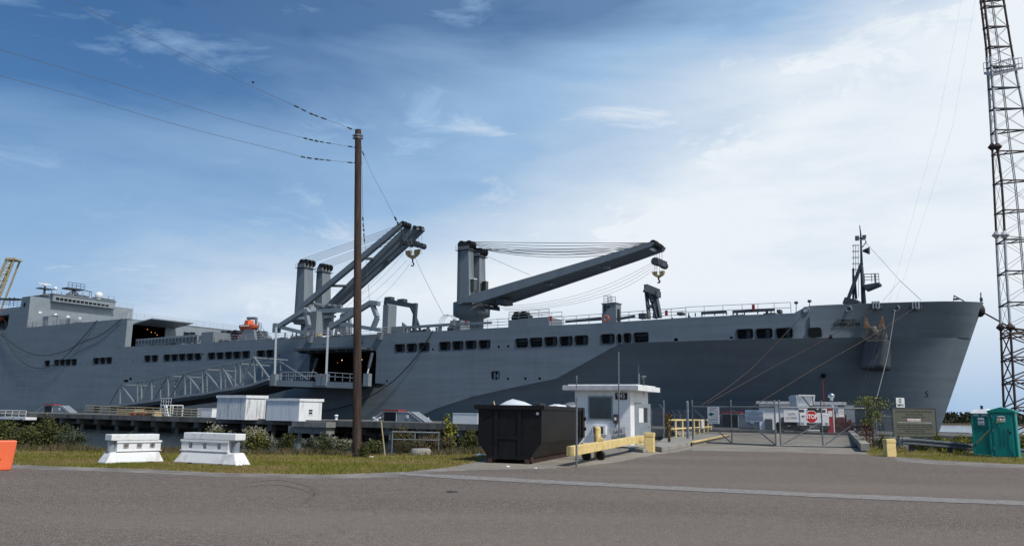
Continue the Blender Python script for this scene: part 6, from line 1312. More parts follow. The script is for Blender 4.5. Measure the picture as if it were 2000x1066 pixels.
def boardsign(gm, r, name, mat, lab, lines):
    p, q = gsign(gm, *r); mb = MB(gm); mb.box((p.x, -.085, p.z), (q.x, -.06, q.z)); o = solo(mb, name, mat, lab, 'sign')
    rt_ = gm.to_3x3() @ V((1, 0, 0)); w = q.x-p.x; h = q.z-p.z
    bym = {}
    for ln_ in lines:
        s, fx, fy, sz, mt = ln_[:5]; al = ln_[5] if len(ln_) > 5 else 'CENTER'
        mb = bym.setdefault(mt, MB()); m = frame(gm @ V((p.x+w*fx, -.089, p.z+h*fy)), rt_); text(mb, s, sz*h, m, al, .002)
    for mt, mb in bym.items(): part(mb, 'lettering', mt, o)
    return o, p, q
o, p, q = boardsign(gm1, (1382.5, 794, 1404, 826.5), 'law_notice', 'sign', "white notice reading IT'S THE LAW with a green fish, hung on the left gate leaf", [("IT'S THE", .52, .91, .12, 'inkred'), ('LAW', .38, .80, .12, 'inkred'), ('DO NOT', .76, .72, .055, 'inkred'), ('FEED', .82, .64, .05, 'inkred'), ('OR', .85, .56, .045, 'inkred'), ('HARASS', .78, .47, .05, 'inkred'), ('MARINE LIFE', .68, .39, .05, 'inkred'), ('NO FISHING FROM WHARF', .5, .27, .05, 'inkg'), ('VIOLATORS SUBJECT TO FINE', .5, .20, .045, 'inkg'), ('PUBLIC NOTICE', .5, .08, .06, 'inkg')])
w, h = q.x-p.x, q.z-p.z; mb = MB(gm1)
fp = [(.10, .55), (.2, .60), (.28, .68), (.38, .63), (.5, .60), (.6, .66), (.57, .57), (.62, .50), (.5, .54), (.42, .50), (.46, .44), (.36, .47), (.34, .41), (.26, .48), (.12, .50)]
tt = geometry.tessellate_polygon([[V((a_, b_, 0)) for a_, b_ in fp]]); mb.add([(p.x+w*a_, -.089, p.z+h*b_) for a_, b_ in fp], [t for t in tt]); part(mb, 'fish_emblem', 'inkgreen', o)
mb = MB(gm1)
for fx in (.1, .82): mb.tube((p.x+w*fx, -.0895, p.z+h*.09), (p.x+w*fx, -.086, p.z+h*.09), .028, n=12)
part(mb, 'seal', 'ink', o)
lines = [('WARNING', .5, .87, .12, 'ink')]+[('RESTRICTED AREA KEEP OUT AUTHORIZED PERSONNEL', .5, .76, .072, 'inkg'), ('ALL PERSONS AND VEHICLES ENTERING THIS', .5, .66, .07, 'inkg'), ('AREA ARE SUBJECT TO SEARCH', .5, .56, .065, 'inkg')]+[('PHOTOGRAPHING OR MAKING NOTES DRAWINGS', .5, .44-.1*k, .07, 'inkg') for k in range(4)]
boardsign(gm1, (1456, 800.5, 1490.5, 823), 'warning_notice', 'signb', 'pale blue warning notice full of small print on the left gate leaf', lines)
boardsign(gm2, (1531.5, 801, 1559.5, 823.5), 'gate_closed_sign', 'mastw', 'grey GATE CLOSED sign hung on the right gate leaf left of the stop sign', [('GATE', .5, .66, .26, 'ink'), ('CLOSED', .5, .34, .26, 'ink')])
# stop sign
p, q = gsign(gm2, 1572.5, 802, 1597, 825); cx_, cz_ = (p.x+q.x)/2, (p.z+q.z)/2; rs = (q.z-p.z)/2*1.06
mb = MB(gm2); oc = [(cx_+rs*1.04*math.cos(R(22.5+45*k)), -.1, cz_+rs*1.04*math.sin(R(22.5+45*k))) for k in range(8)]; mb.prism(oc, (0, .01, 0)); ss = solo(mb, 'stop_sign', 'sign', 'red octagonal STOP sign fixed to the right gate leaf', 'sign')
mb = MB(gm2); mb.prism([(cx_+(x[0]-cx_)*.93, -.106, cz_+(x[2]-cz_)*.93) for x in oc], (0, .005, 0)); part(mb, 'face', 'stopred', ss)
mb = MB(); text(mb, 'STOP', rs*.98, frame(gm2 @ V((cx_, -.11, cz_)), gm2.to_3x3() @ V((1, 0, 0))), depth=.002, sx=.74, font_off=.008); part(mb, 'lettering', 'inkw', ss)
# chain + fire extinguisher hanging
mb = MB(); b = G(1369, 853, .25); c = DY(1369, 828, b.y); mb.tube((c.x, c.y-.3, c.z-.28), (c.x, c.y-.3, c.z+.22), .11, n=12); mb.ball((c.x, c.y-.3, c.z+.24), .11, 10, (1, 1, .7)); solo(mb, 'gas_cylinder', 'white', 'white cylinder hanging on the yellow pipe railing', 'cylinder')
# fence running left of the gate and right of it
def run(name, lab, P, Q, h, parent_posts, mesh=False):
    t = thing(name, lab, 'fence', P, 0); mb = MB(); n = parent_posts
    for i in range(n+1):
        b = P.lerp(Q, i/n); mb = MB(); mb.tube(b, b+V((0, 0, h)), .035, n=7); mb.beam(b+V((0, 0, h)), b+V((-.25, -.1, h+.3)), .03); part(mb, 'post', 'galv', t)
    mb = MB(); mb.tube(P+V((0, 0, h)), Q+V((0, 0, h)), .025, n=6)
    for k in range(3): o = V((-.08*(k+1), 0, h+.1*(k+1))); mb.tube(P+o, Q+o, .006, n=4)
    part(mb, 'top_rail', 'galv', t)
    mb = MB(); d = (Q-P); L_ = d.length; sp = .12
    for i in range(int((L_+h)/sp)):
        for s_ in (1, -1):
            xa, xb = (i*sp-h, i*sp) if s_ == 1 else (i*sp, i*sp-h); lo, hi = max(min(xa, xb), 0), min(max(xa, xb), L_)
            if hi-lo < .05: continue
            f = lambda x: (x-xa)*h/(xb-xa); mb.tube(P+d*(lo/L_)+V((0, 0, f(lo))), P+d*(hi/L_)+V((0, 0, f(hi))), .0035, n=3, caps=False)
    part(mb, 'chain_link', 'galv', t); return t
run('chain_link_fence', 'chain link fence behind the booth door, left of the gate', G(1273, 860), G(1296, 862), 2.1, 1)
P_ = G(1318, 855); P_.z = 0; Q_ = G(1342, 860); Q_.z = 0; run('chain_link_fence', 'short chain link fence with slanted arms right behind the left gate post', G(1317, 846), G(1342, 848), 1.9, 2)
run('chain_link_fence', 'chain link fence joining the vine covered post to the olive notice board', G(1714, 873), G(1752, 871), 1.85, 1)
# guard rail
gr = thing('guard_rail', 'galvanised W beam guard rail in front of the olive notice board', 'guard rail', G(1770, 880), 0)
def grp(px, yc): b = G(px, yc+11); return V((b.x, b.y, 0))
Pp = [G(1763, 879), G(1850, 886), G(1905, 891), G(1985, 898), G(2100, 908)]
hrail = lambda b, py, px: DY(px, py, b.y).z
prof = [(-.155, .0), (-.12, .075), (-.06, .075), (-.02, .0), (.02, .0), (.06, .075), (.12, .075), (.155, .0)]
cpx = [(1763, 862), (1770, 861.5), (1800, 863.5), (1850, 868), (1905, 874), (1985, 881), (2100, 892)]
mb = MB(); rings = []
for px, py in cpx:
    b = DY(px, py, 40.6-(px-1763)*.006); c = b.copy(); rings.append([c+V((.1*o*-1, -o, z*1.05)) for z, o in prof])
n = len(prof); mb.add([p for r_ in rings for p in r_], [(i*n+j, (i+1)*n+j, (i+1)*n+j+1, i*n+j+1) for i in range(len(rings)-1) for j in range(n-1)])
part(mb, 'w_beam', 'galv', gr)
mb = MB(); c = rings[0][3]; mb.add([c+V((-.25*math.sin(R(t))*1, .12*(1-math.cos(R(t)))*2, z)) for z in (-.17, .17) for t in (0, 30, 60, 90, 120, 150)], [(i, i+1, 7+i, 6+i) for i in range(5)], True); part(mb, 'end_shoe', 'galv', gr)
for px in (1782, 1858, 1925, 1996):
    yc = 862+ (px-1763)*.083; b = DY(px, yc+3, 40.6-(px-1763)*.006); mb = MB(); mb.box((b.x-.09, b.y+.05, -.1), (b.x+.09, b.y+.22, b.z)); part(mb, 'post', 'navyd', gr)
# olive notice board
nb = thing('notice_board', 'large weathered olive notice board of the weapons station beside the gate', 'sign', G(1786, 876), 0)
YB = G(1786, 874.5).y; p = DY(1746.5, 851, YB); q = DY(1826, 798, YB); lr = DY(1826, 851, YB)
mb = MB(); mb.box((p.x, YB, p.z), (q.x, YB+.05, q.z+.0)); part(mb, 'board', 'signo', nb)
mb = MB(); mb.box((p.x-.03, YB-.02, q.z), (q.x+.03, YB+.07, q.z+.05)); mb.box((p.x-.04, YB-.02, p.z-.02), (p.x, YB+.07, q.z)); mb.box((q.x, YB-.02, p.z-.02), (q.x+.04, YB+.07, q.z)); part(mb, 'board_frame', 'navyd', nb)
mb = MB(); W_ = q.x-p.x; H_ = q.z-p.z; rt_ = V((1, 0, 0)); fr_ = lambda fx, fy: frame(V((p.x+W_*fx, YB-.004, p.z+H_*fy)), rt_)
text(mb, 'US NAVAL WEAPONS STATION', .155, fr_(.5, .88), depth=.002); text(mb, 'WHARF ALPHA', .15, fr_(.5, .78), depth=.002); text(mb, 'EXPLOSIVES HANDLING AREA', .105, fr_(.48, .68), depth=.002)
for k, s in enumerate(('NO UNAUTHORIZED PERSONS BEYOND THIS POINT', 'NO SMOKING MATCHES OR OPEN FLAME PERMITTED', 'ALL VESSELS AND VEHICLES SUBJECT TO SEARCH', 'DEADLY FORCE AUTHORIZED', 'BY ORDER OF THE COMMANDING OFFICER STATION')): text(mb, s, .088, fr_(.5, .40-.075*k), depth=.002)
part(mb, 'lettering', 'inkg', nb)
mb = MB(); mb.box((p.x+W_*.33, YB-.012, p.z+H_*.545), (p.x+W_*.65, YB, p.z+H_*.63)); text(mb, 'NO ENTRY WITHOUT WRITTEN PERMISSION OF COMMANDER', .075, fr_(.5, .49), depth=.002, sx=.95); pl_ = part(mb, 'warning_plate', 'sign', nb)
mb = MB(); text(mb, 'DANGER RESTRICTED', .09, frame(V((p.x+W_*.49, YB-.016, p.z+H_*.587)), rt_), depth=.002, sx=1.0); part(mb, 'lettering', 'inkred', pl_)
mb = MB(); 
for f in (.12, .88): mb.box((p.x+W_*f-.05, YB+.05, 0), (p.x+W_*f+.05, YB+.15, q.z))
part(mb, 'support_post', 'navyd', nb)
# 5 mph
sp_ = thing('speed_sign', 'small white 5 MPH sign standing above the olive notice board', 'sign', G(1758, 873), 0); Y5 = YB+.25; a_ = DY(1751, 795, Y5); b_ = DY(1766, 776.5, Y5)
mb = MB(); mb.box((a_.x, Y5, a_.z), (b_.x, Y5+.01, b_.z)); part(mb, 'plate', 'sign', sp_); mb = MB(); mb.tube(((a_.x+b_.x)/2, Y5+.04, 0), ((a_.x+b_.x)/2, Y5+.04, a_.z+.1), .025); part(mb, 'post', 'galv', sp_)
mb = MB(); c_ = (a_+b_)/2; text(mb, '5', .34, frame(V((c_.x, Y5-.004, a_.z+(b_.z-a_.z)*.66)), rt_), depth=.002, font_off=.006); text(mb, 'MPH', .2, frame(V((c_.x, Y5-.004, a_.z+(b_.z-a_.z)*.22)), rt_), depth=.002, sx=.9, font_off=.004); part(mb, 'lettering', 'ink', sp_)

# portable toilets (one near unit with door, another behind-left)
def potty(name, lab, px0, px1, yb, yt, rz, door, dp=1.15):
    p = G(px0, yb); q = G(px1, yb+ (px1-px0)*.04); w = (q-p).length; c = (p+q)/2; h = (yb-yt)*c.y/F; t = thing(name, lab, 'portable toilet', c, math.atan2((q-p).y, (q-p).x)+rz); mx = WM[t]; a = w/2
    mb = MB(mx); mb.add([(-a, 0, .05), (a, 0, .05), (a, dp, .05), (-a, dp, .05), (-a+.03, .03, h*.92), (a-.03, .03, h*.92), (a-.03, dp-.03, h*.92), (-a+.03, dp-.03, h*.92)], [(0, 3, 2, 1), (4, 5, 6, 7), (0, 1, 5, 4), (1, 2, 6, 5), (2, 3, 7, 6), (3, 0, 4, 7)]); part(mb, 'cabin', 'teal', t, bev=.03)
    mb = MB(mx)
    for x in (-a-.01, a-.05): mb.box((x, -.025, .04), (x+.07, .03, h*.92))
    mb.box((-a-.03, -.04, 0), (a+.03, dp+.03, .09)); part(mb, 'corner_trim', 'teal', t, bev=.015)
    return t, mx, a, h, dp
# right unit: door faces the camera
t, mx, a, h, dp = potty('portable_toilet', 'teal portable toilet with a ribbed front door, the right one of the pair', 1937, 1990, 895, 797, 0, True)
mb = MB(mx); mb.prism([(-a-.04, -.06, h*.89), (a+.04, -.06, h*.89), (a+.04, -.06, h*.925), (.0, -.06, h), (-a-.04, -.06, h*.925)], (0, dp+.12, 0)); part(mb, 'roof', 'teal', t, bev=.02)
mb = MB(mx); mb.box((-a*.72, -.035, .12), (a*.78, .02, h*.86)); dr = part(mb, 'door', 'teal', t, bev=.02)
mb = MB(mx); mb.k = 0
for (x0, z0, x1, z1) in ((-.28, .70, -.28, .62), (-.5, .72, -.18, .58), (-.18, .58, -.18, .22), (.12, .58, .12, .25), (.40, .45, .40, .22), (.40, .22, .68, .08), (-.45, .80, 0, .87), (0, .87, .5, .80)): mb.beam((a*x0, -.04, h*z0), (a*x1, -.04, h*z1), .03, .025)
part(mb, 'door_rib', 'teald', dr)
mb = MB(mx); mb.box((-a*.35, -.05, h*.71), (a*.28, -.036, h*.83)); lb_ = part(mb, 'label_plate', 'sign', t)
mb = MB(); cx_ = -a*.035; text(mb, 'CLEAN', .10, frame(mx @ V((cx_-.02, -.054, h*.79)), mx.to_3x3() @ V((1, 0, 0))), depth=.002, font_off=.004); text(mb, 'PORTABLE RESTROOMS', .045, frame(mx @ V((cx_, -.054, h*.735)), mx.to_3x3() @ V((1, 0, 0))), depth=.002, sx=.85); part(mb, 'lettering', 'ink', lb_)
mb = MB(mx); mb.box((a*.36, -.06, h*.54), (a*.48, -.04, h*.57)); mb.box((a*.44, -.06, h*.49), (a*.62, -.04, h*.525)); mb.box((a*.62, -.06, .1), (a*.95, -.04, .14))
part(mb, 'latch', 'ink', t)
for z in (.2, .55, .82): part(MB(mx).tube((-a*.74, -.05, h*z-.05), (-a*.74, -.05, h*z+.05), .02), 'hinge', 'galv', t)
# left unit: side faces the camera
t, mx, a, h, dp = potty('portable_toilet', 'teal portable toilet seen from its plain side, white roofed, the left one of the pair', 1903, 1937.5, 890.5, 800.5, .0, False, 1.3)
mb = MB(mx); mb.add([(-a-.05, -.05, h*.90), (a+.02, -.05, h*.90), (a+.02, dp+.05, h*.90), (-a-.05, dp+.05, h*.90), (-a+.1, .1, h*.98), (a-.05, .1, h*1.0), (a-.05, dp-.1, h*1.0), (-a+.1, dp-.1, h*.98)], [(0, 3, 2, 1), (4, 5, 6, 7), (0, 1, 5, 4), (1, 2, 6, 5), (2, 3, 7, 6), (3, 0, 4, 7)]); part(mb, 'roof', 'white', t, bev=.02)
mb = MB(mx); mb.tube((.05, .4, h*.97), (.05, .4, h*1.07), .06, n=12); part(mb, 'vent_pipe', 'black', t)
mb = MB(mx)
for x0, x1 in ((-a*.75, -a*.1), (a*.2, a*.9)): mb.box((x0, -.02, h*.845), (x1, .03, h*.885))
part(mb, 'vent_screen', 'mastw', t)
mb = MB(mx); mb.box((-a*.9, -.012, h*.60), (a*.95, .03, h*.615)); mb.box((-a*.7, -.012, h*.80), (a*.95, .03, h*.81)); part(mb, 'side_rib', 'teald', t)
mb = MB(mx); mb.box((-a*.25, -.03, h*.66), (a*.45, -.0, h*.81)); lb_ = part(mb, 'label_plate', 'sign', t)
mb = MB(); text(mb, 'CLEAN', .08, frame(mx @ V((a*.1, -.034, h*.76)), mx.to_3x3() @ V((1, 0, 0))), depth=.002, font_off=.003); text(mb, 'RESTROOMS', .05, frame(mx @ V((a*.1, -.034, h*.69)), mx.to_3x3() @ V((1, 0, 0))), depth=.002, sx=.8); part(mb, 'lettering', 'ink', lb_)
# tie down strap
p = G(1886, 888); q = hit(1954, 818, V((0, G(1960, 896).y-.30, 0)), V((0, 1, 0))); mb = MB(); mb.beam(V((p.x, p.y, .03)), q, .045, .045); mb.k = 1; mb.tube((p.x, p.y, -.05), (p.x-.08, p.y, .14), .04, n=8); solo(mb, 'tie_down_strap', ['yellow', 'galv'], 'yellow strap tying the right portable toilet down to a ground anchor', 'strap')

# ---------- utility pole
pb = G(697, 893); Yp = pb.y; ptop = DY(699.5, 254, Yp); up = thing('utility_pole', 'tall weathered wooden utility pole left of centre carrying three wires', 'utility pole', pb, 0)
mb = MB(); segs = 24; pts = []
for i in range(segs):
    f0, f1 = i/segs, (i+1)/segs; a_ = pb.lerp(ptop, f0); b_ = pb.lerp(ptop, f1); mb.tube(a_, b_, .165-.045*f0, .165-.045*f1, 14, caps=(i == segs-1))
part(mb, 'shaft', 'wood', up)
mb = MB()
for y in (265, 270): c = DY(699, y, Yp); mb.tube(c-V((0, 0, .03)), c+V((0, 0, .03)), .14, n=14); mb.box((c.x-.2, c.y-.05, c.z-.03), (c.x+.2, c.y+.05, c.z+.02))
for y in (288, 318): c = DY(699, y, Yp); mb.tube(c-V((.16, 0, 0)), c+V((.16, 0, 0)), .02)
part(mb, 'pole_band', 'galv', up)
def wirepx(px, z0=Yp, kd=.011, name='overhead_wire', lab='', r=.0075, ins=(), xref=690, ext=True):
    pts = [DY(x, y, z0-(xref-x)*kd) for x, y in px]
    if ext: d = pts[0]-pts[1]; pts = [pts[0]+d*1.6+V((0, 0, .3)), pts[0]+d*.8]+pts
    out = []
    for i in range(len(pts)-1):
        p0, p1, p2, p3 = pts[max(i-1, 0)], pts[i], pts[i+1], pts[min(i+2, len(pts)-1)]
        for k in range(6): t_ = k/6; out.append(.5*((2*p1)+(p2-p0)*t_+(2*p0-5*p1+4*p2-p3)*t_*t_+(3*p1-p0-3*p2+p3)*t_**3))
    out.append(pts[-1]); mb = MB(); mb.path(out, r, 5); t = thing(name, lab, 'wire', out[-1], 0, 'wires fixed to the wooden pole'); part(mb, 'cable', 'wire', t)
    for f0, f1, rr_ in ins:
        def at_(x):
            for (x0, y0), (x1, y1) in zip(px, px[1:]):
                if x0 <= x <= x1: return DY(x, y0+(y1-y0)*(x-x0)/(x1-x0), z0-(xref-x)*kd)
            return DY(*px[-1], z0)
        mb = MB(); mb.tube(at_(f0), at_(f1), rr_*.75, n=8); part(mb, 'insulator', 'roped', t)
    return t
wirepx([(130, 0), (288, 74), (432, 142), (576, 207), (606, 222), (684, 251), (697, 258)], lab='highest overhead wire, sloping steeply down to the pole top from the upper left', ins=((575, 583, .04), (589, 597, .035), (605, 611, .045), (613, 621, .035), (627, 637, .035), (679, 687, .04)))
wirepx([(0, 97), (216, 161), (432, 227.5), (594, 270), (620, 276), (693, 288)], lab='middle overhead wire, running to the pole from the left edge', ins=((593, 600, .04), (604, 611, .04), (615, 621, .045), (625, 632, .03), (638, 646, .03), (680, 688, .035)))
wirepx([(0, 148), (180, 196), (360, 248), (540, 293), (594, 307.5), (620, 311), (693, 318.5)], lab='lowest overhead wire, running to the pole from the left edge', ins=((588, 596, .035), (600, 608, .04), (615, 621, .045), (624, 632, .03), (637, 645, .03), (679, 688, .035)))
wirepx([(706, 292), (728, 342), (750, 383), (776, 434), (800, 480), (830, 545), (868, 618)], kd=-.02, xref=700, lab='thin stay wire running down to the right from the pole, past the aft crane booms', r=.0065, ins=((708, 711, .03), (771, 774, .045), (776, 779, .045), (782, 786, .04), (789, 792, .04)), ext=False)
def vins(px0, y0, px1, y1, r): return (DY(px0, y0, Yp+.3), DY(px1, y1, Yp+.3), r)
mb = MB(); t = thing('stay_wire', 'thin near vertical stay wire hanging just right of the wooden pole', 'wire', DY(723, 590, Yp+.3), 0, 'wires fixed to the wooden pole'); mb.path([DY(706, 292, Yp+.2), DY(709, 420, Yp+.3), DY(713, 480, Yp+.3), DY(722, 590, Yp+.3)], .006, 4); part(mb, 'cable', 'wire', t)
for v in (vins(708.5, 424, 709, 431, .035), vins(709.2, 436, 709.6, 444, .03), vins(710, 447, 710.4, 451, .045), vins(710.6, 456, 711, 463, .03), vins(711.3, 466, 711.8, 473, .03)): mb = MB(); mb.tube(v[0], v[1], v[2]*.75, n=8); part(mb, 'insulator', 'roped', t)
mb = MB(); mb.ball(DY(494, 161, 34), .052, 12); solo(mb, 'marker_ball', 'black', 'small black marker ball in the sky on a hair thin guy wire', 'marker ball')
mb = MB(); mb.path([DY(300, 225, 32), DY(494, 161, 34), DY(720, 85, 37), DY(1100, -60, 42)], .0022, 4); solo(mb, 'guy_wire', 'wire', 'hair thin guy wire through the black marker ball', 'wire')
for px, lab in (([(1878, 0), (1830, 250), (1745, 560), (1660, 840)], 'faint guy wire in the right sky, the left one of two'), ([(1905, 0), (1860, 250), (1770, 530), (1690, 760)], 'faint guy wire in the right sky, the right one of two')):
    mb = MB(); mb.path([DY(x, y, 46) for x, y in px], .003, 4); solo(mb, 'guy_wire', 'galv', lab, 'wire', group='faint guy wires of the lattice mast')

# ---------- lattice mast
tw = thing('lattice_mast', 'tall red and white banded lattice radio mast at the right edge', 'radio mast', G(2020, 853), 0)
lv = [0, 12.4, 52, 91, 130, 171, 212, 254, 295, 352, 410, 468, 529, 590, 652, 697, 742, 795, 850]
Lx = [(0, 1915), (93, 1926), (169, 1931), (280, 1937.5), (410, 1943.5), (580, 1952), (652, 1955), (795, 1960.5), (860, 1962.5)]
Mx_ = [(0, 1922), (93, 1933), (169, 1939), (280, 1947), (352, 1956), (410, 1960), (520, 1965), (652, 1974), (795, 1983), (860, 1987)]
Rx_ = [(0, 1960), (93, 1975), (169, 1990), (215, 2000), (280, 2012), (410, 2034), (580, 2060), (700, 2076), (860, 2096)]
YL, YM, YR = 62.0, 58.5, 61.0
def tp(tab, y, Y): return DY(interp(tab, y), y, Y)
lv2 = [-60, -25]+lv
def band(y): return 'rust' if y < 112 else 'mastw' if y < 288 else 'rust' if y < 460 else 'mastw' if y < 640 else 'rust'
def ext(tab, y): 
    if y < 0: (y0, x0), (y1, x1) = tab[0], tab[1]; return x0+(x1-x0)*(y-y0)/(y1-y0)
    return interp(tab, y)
def tp(tab, y, Y): return DY(ext(tab, y), y, Y)
bands = [(-60, 112), (112, 288), (288, 460), (460, 640), (640, 868)]
for b0, b1 in bands:
    mt = band((b0+b1)/2); mb = MB(); sec = thing_ = None
    ys = [b0]+[y for y in lv2 if b0 < y < b1]+[b1]
    for tab, Y in ((Lx, YL), (Mx_, YM), (Rx_, YR)):
        mb = MB()
        for y0, y1 in zip(ys, ys[1:]): mb.tube(tp(tab, y0, Y), tp(tab, y1, Y), .085 if mt == 'rust' else .10, n=6)
        if b0 > 0 and b0 != 112: c = tp(tab, b0, Y); mb.lathe([(.0, -.35), (.33, 0), (.33, .05), (0, .45)], c, 8, False)
        s0 = part(mb, 'mast_leg', mt, tw)
    mb = MB()
    for y in ys[1:-1]:
        a_, b_, c_ = tp(Lx, y+(9 if y > 250 else 5), YL), tp(Mx_, y, YM), tp(Rx_, y, YR); mb.beam(a_, b_, .09); mb.beam(b_, c_, .10); mb.beam(a_, c_, .09)
        m1 = b_.lerp(c_, .35); m2 = a_.lerp(c_, .25); mb.beam(m1, m2, .05)
        for p_ in (a_, b_, c_): mb.ball(p_, .13, 6)
    for y0, y1 in zip(ys, ys[1:]):
        if y1-y0 < 8: continue
        for (t0, Y0), (t1, Y1) in (((Lx, YL), (Mx_, YM)), ((Mx_, YM), (Rx_, YR)), ((Lx, YL), (Rx_, YR))):
            rr_ = .014 if y0 < 640 else .05
            mb.tube(tp(t0, y0, Y0), tp(t1, y1, Y1), rr_, n=4, caps=False); mb.tube(tp(t0, y1, Y0), tp(t1, y0, Y1), rr_, n=4, caps=False)
    part(mb, 'bracing', 'rust' if mt == 'rust' else 'roped', s0)
mb = MB()
for dx in (0, 5): 
    for y0, y1 in zip(lv2, lv2[1:]): 
        mb.tube(DY(ext(Mx_, y0)+ (ext(Rx_, y0)-ext(Mx_, y0))*.36+dx*.6, y0, 60.3), DY(ext(Mx_, y1)+(ext(Rx_, y1)-ext(Mx_, y1))*.36+dx*.6, y1, 60.3), .035, n=5)
part(mb, 'cable_ladder', 'galv', tw)
mb = MB(); a_, b_, c_ = tp(Lx, 146, YL), tp(Mx_, 150, YM-.3), tp(Rx_, 135, YR); a_.x -= .3; c_.x += .6
mb.add([a_, b_, c_, a_+V((0, 0, .2)), b_+V((0, 0, .2)), c_+V((0, 0, .2))], [(0, 2, 1), (3, 4, 5), (0, 1, 4, 3), (1, 2, 5, 4), (2, 0, 3, 5)]); mb.rail([b_, c_], 1.0, .7, 2, .025); mb.rail([a_, c_], 1.0, .9, 2, .025); part(mb, 'work_platform', 'galv', tw)

# ---------- beyond the gate: building, truck, car, machines
wb = thing('wharf_building', 'long low white block building behind the parked truck on the wharf', 'building', G(1570, 840, DZ), -R(17.5))
bY = G(1570, 838, DZ).y
def WB(px, py, Y): return DY(px, py, Y)
RZ = Matrix.Rotation(-R(17.5), 4, 'Z'); c0 = G(1484, 838.5, DZ); mx = Matrix.Translation(c0) @ RZ; e = mx.inverted() @ DY(1640, 836, c0.y-3)
Lb = e.x; Hb = (838.5-790)*c0.y/F
mb = MB(mx); mb.box((0, 0, 0), (Lb, 7, Hb)); part(mb, 'wall', 'booth', wb)
mb = MB(mx); mb.box((-.25, -.35, Hb), (Lb+.8, 7.2, Hb+.28)); part(mb, 'roof', 'mastw', wb)
mb = MB(mx); mb.box((Lb+.02, .5, 0), (Lb+1.6, 6, Hb-.02)); part(mb, 'side_annexe', 'steelg', wb)
mb = MB(mx); q = mx.inverted() @ DY(1502, 832, c0.y); mb.box((q.x-.35, -.3, .0), (q.x+.35, 0, 1.1)); part(mb, 'meter_box', 'navyd', wb)
# truck, seen from the front
tb = G(1593, 848, DZ*.75); ts = tb.y/F; tk = thing('service_truck', 'white utility service truck with raised hopper body behind the stop sign', 'truck', tb, -.12); mx = WM[tk]
def tx(px): return (px-1593)*ts
def tz(py): return (848-py)*ts
mb = MB(mx); mb.box((tx(1566), .2, tz(833)), (tx(1620.5), 2.2, tz(808))); mb.box((tx(1566.5), .6, tz(808)), (tx(1620), 2.0, tz(799))); mb.box((tx(1566), 2.2, tz(838)), (tx(1620.5), 6, tz(812))); part(mb, 'body', 'white', tk, bev=.06)
mb = MB(mx); mb.box((tx(1566.5), .56, tz(806.5)), (tx(1577), .6, tz(801))); mb.box((tx(1604), .56, tz(806.5)), (tx(1617), .6, tz(801))); part(mb, 'windshield', 'glass', tk)
mb = MB(mx); mb.add([(tx(1573), 2.4, tz(796)), (tx(1606), 2.4, tz(796)), (tx(1606), 5, tz(796)), (tx(1573), 5, tz(796)), (tx(1571), 2.2, tz(774)), (tx(1608), 2.2, tz(774)), (tx(1608), 5.2, tz(774)), (tx(1571), 5.2, tz(774))], [(0, 3, 2, 1), (4, 5, 6, 7), (0, 1, 5, 4), (1, 2, 6, 5), (2, 3, 7, 6), (3, 0, 4, 7)]); mb.box((tx(1575), 2.0, tz(774)), (tx(1607), 5.3, tz(771.8))); part(mb, 'hopper', 'white', tk)
mb = MB(mx); mb.beam((tx(1583), 2.1, tz(775)), (tx(1590), .5, tz(798)), .07); mb.beam((tx(1602), 2.1, tz(775)), (tx(1595), .5, tz(798)), .07); mb.ball((tx(1592), .5, tz(800)), .3, 10, (1.2, .6, .9), .4); mb.beam((tx(1598), .4, tz(806)), (tx(1609), .4, tz(797)), .12); part(mb, 'hoist_arm', 'black', tk)
mb = MB(mx); mb.box((tx(1566), .0, tz(839)), (tx(1620.5), .5, tz(831))); mb.k = 1; mb.box((tx(1583), .0, tz(835.5)), (tx(1603), .05, tz(832))); part(mb, 'bumper', ['black', 'mastw'], tk)
for px in (1573.5, 1614):
    mb = MB(mx); mb.tube((tx(px)-.22, .9, .5), (tx(px)+.22, .9, .5), .5, n=18); part(mb, 'wheel', 'black', tk)
for px in (1571, 1616): mb = MB(mx); mb.box((tx(px)-.12, .17, tz(829)), (tx(px)+.12, .2, tz(825))); part(mb, 'headlight', 'chrome', tk)
mb = MB(mx); mb.box((tx(1579), .17, tz(830)), (tx(1608), .2, tz(826))); mb.box((tx(1570), .17, tz(815)), (tx(1575), .2, tz(813))); part(mb, 'grille', 'vent', tk)
mb = MB(mx); mb.tube((tx(1618.5), 1.2, tz(800)), (tx(1618), 1.2, tz(744)), .035, n=6); part(mb, 'whip_antenna', 'red', tk)
# black car
cb = G(1541, 846, DZ*.8); cs_ = cb.y/F; ct = thing('parked_car', 'black car parked left of the white truck behind the gate', 'car', cb, -.3); mx = WM[ct]
mb = MB(mx); hw = 24*cs_; mb.prism([(-hw, 0, .25), (hw, 0, .25), (hw, 0, .75), (hw*.8, 0, .95), (-hw*.85, 0, .95), (-hw, 0, .7)], (0, 1.8, 0)); part(mb, 'body', 'dump', ct, bev=.08)
mb = MB(mx); mb.prism([(-hw*.7, .12, .95), (hw*.6, .12, .95), (hw*.4, .3, 1.38), (-hw*.5, .3, 1.38)], (0, 1.4, 0)); part(mb, 'cabin', 'glass', ct, bev=.05)
for x in (-hw*.62, hw*.62): mb = MB(mx); mb.tube((x, -.02, .32), (x, .2, .32), .32, n=16); part(mb, 'wheel', 'black', ct)
mb = MB(mx); mb.box((-.1, -.02, .62), (.15, 0, .68)); part(mb, 'badge_bar', 'chrome', ct)
# chrome vent ball
b = DY(1624, 782, c0.y-2); mb = MB(); mb.tube(b, b+V((0, 0, .35)), .17, n=14); mb.ball(b+V((0, 0, .5)), .34, 14, (1, 1, .85)); solo(mb, 'turbine_vent', 'chrome', 'shiny round turbine vent on the white building roof', 'vent')
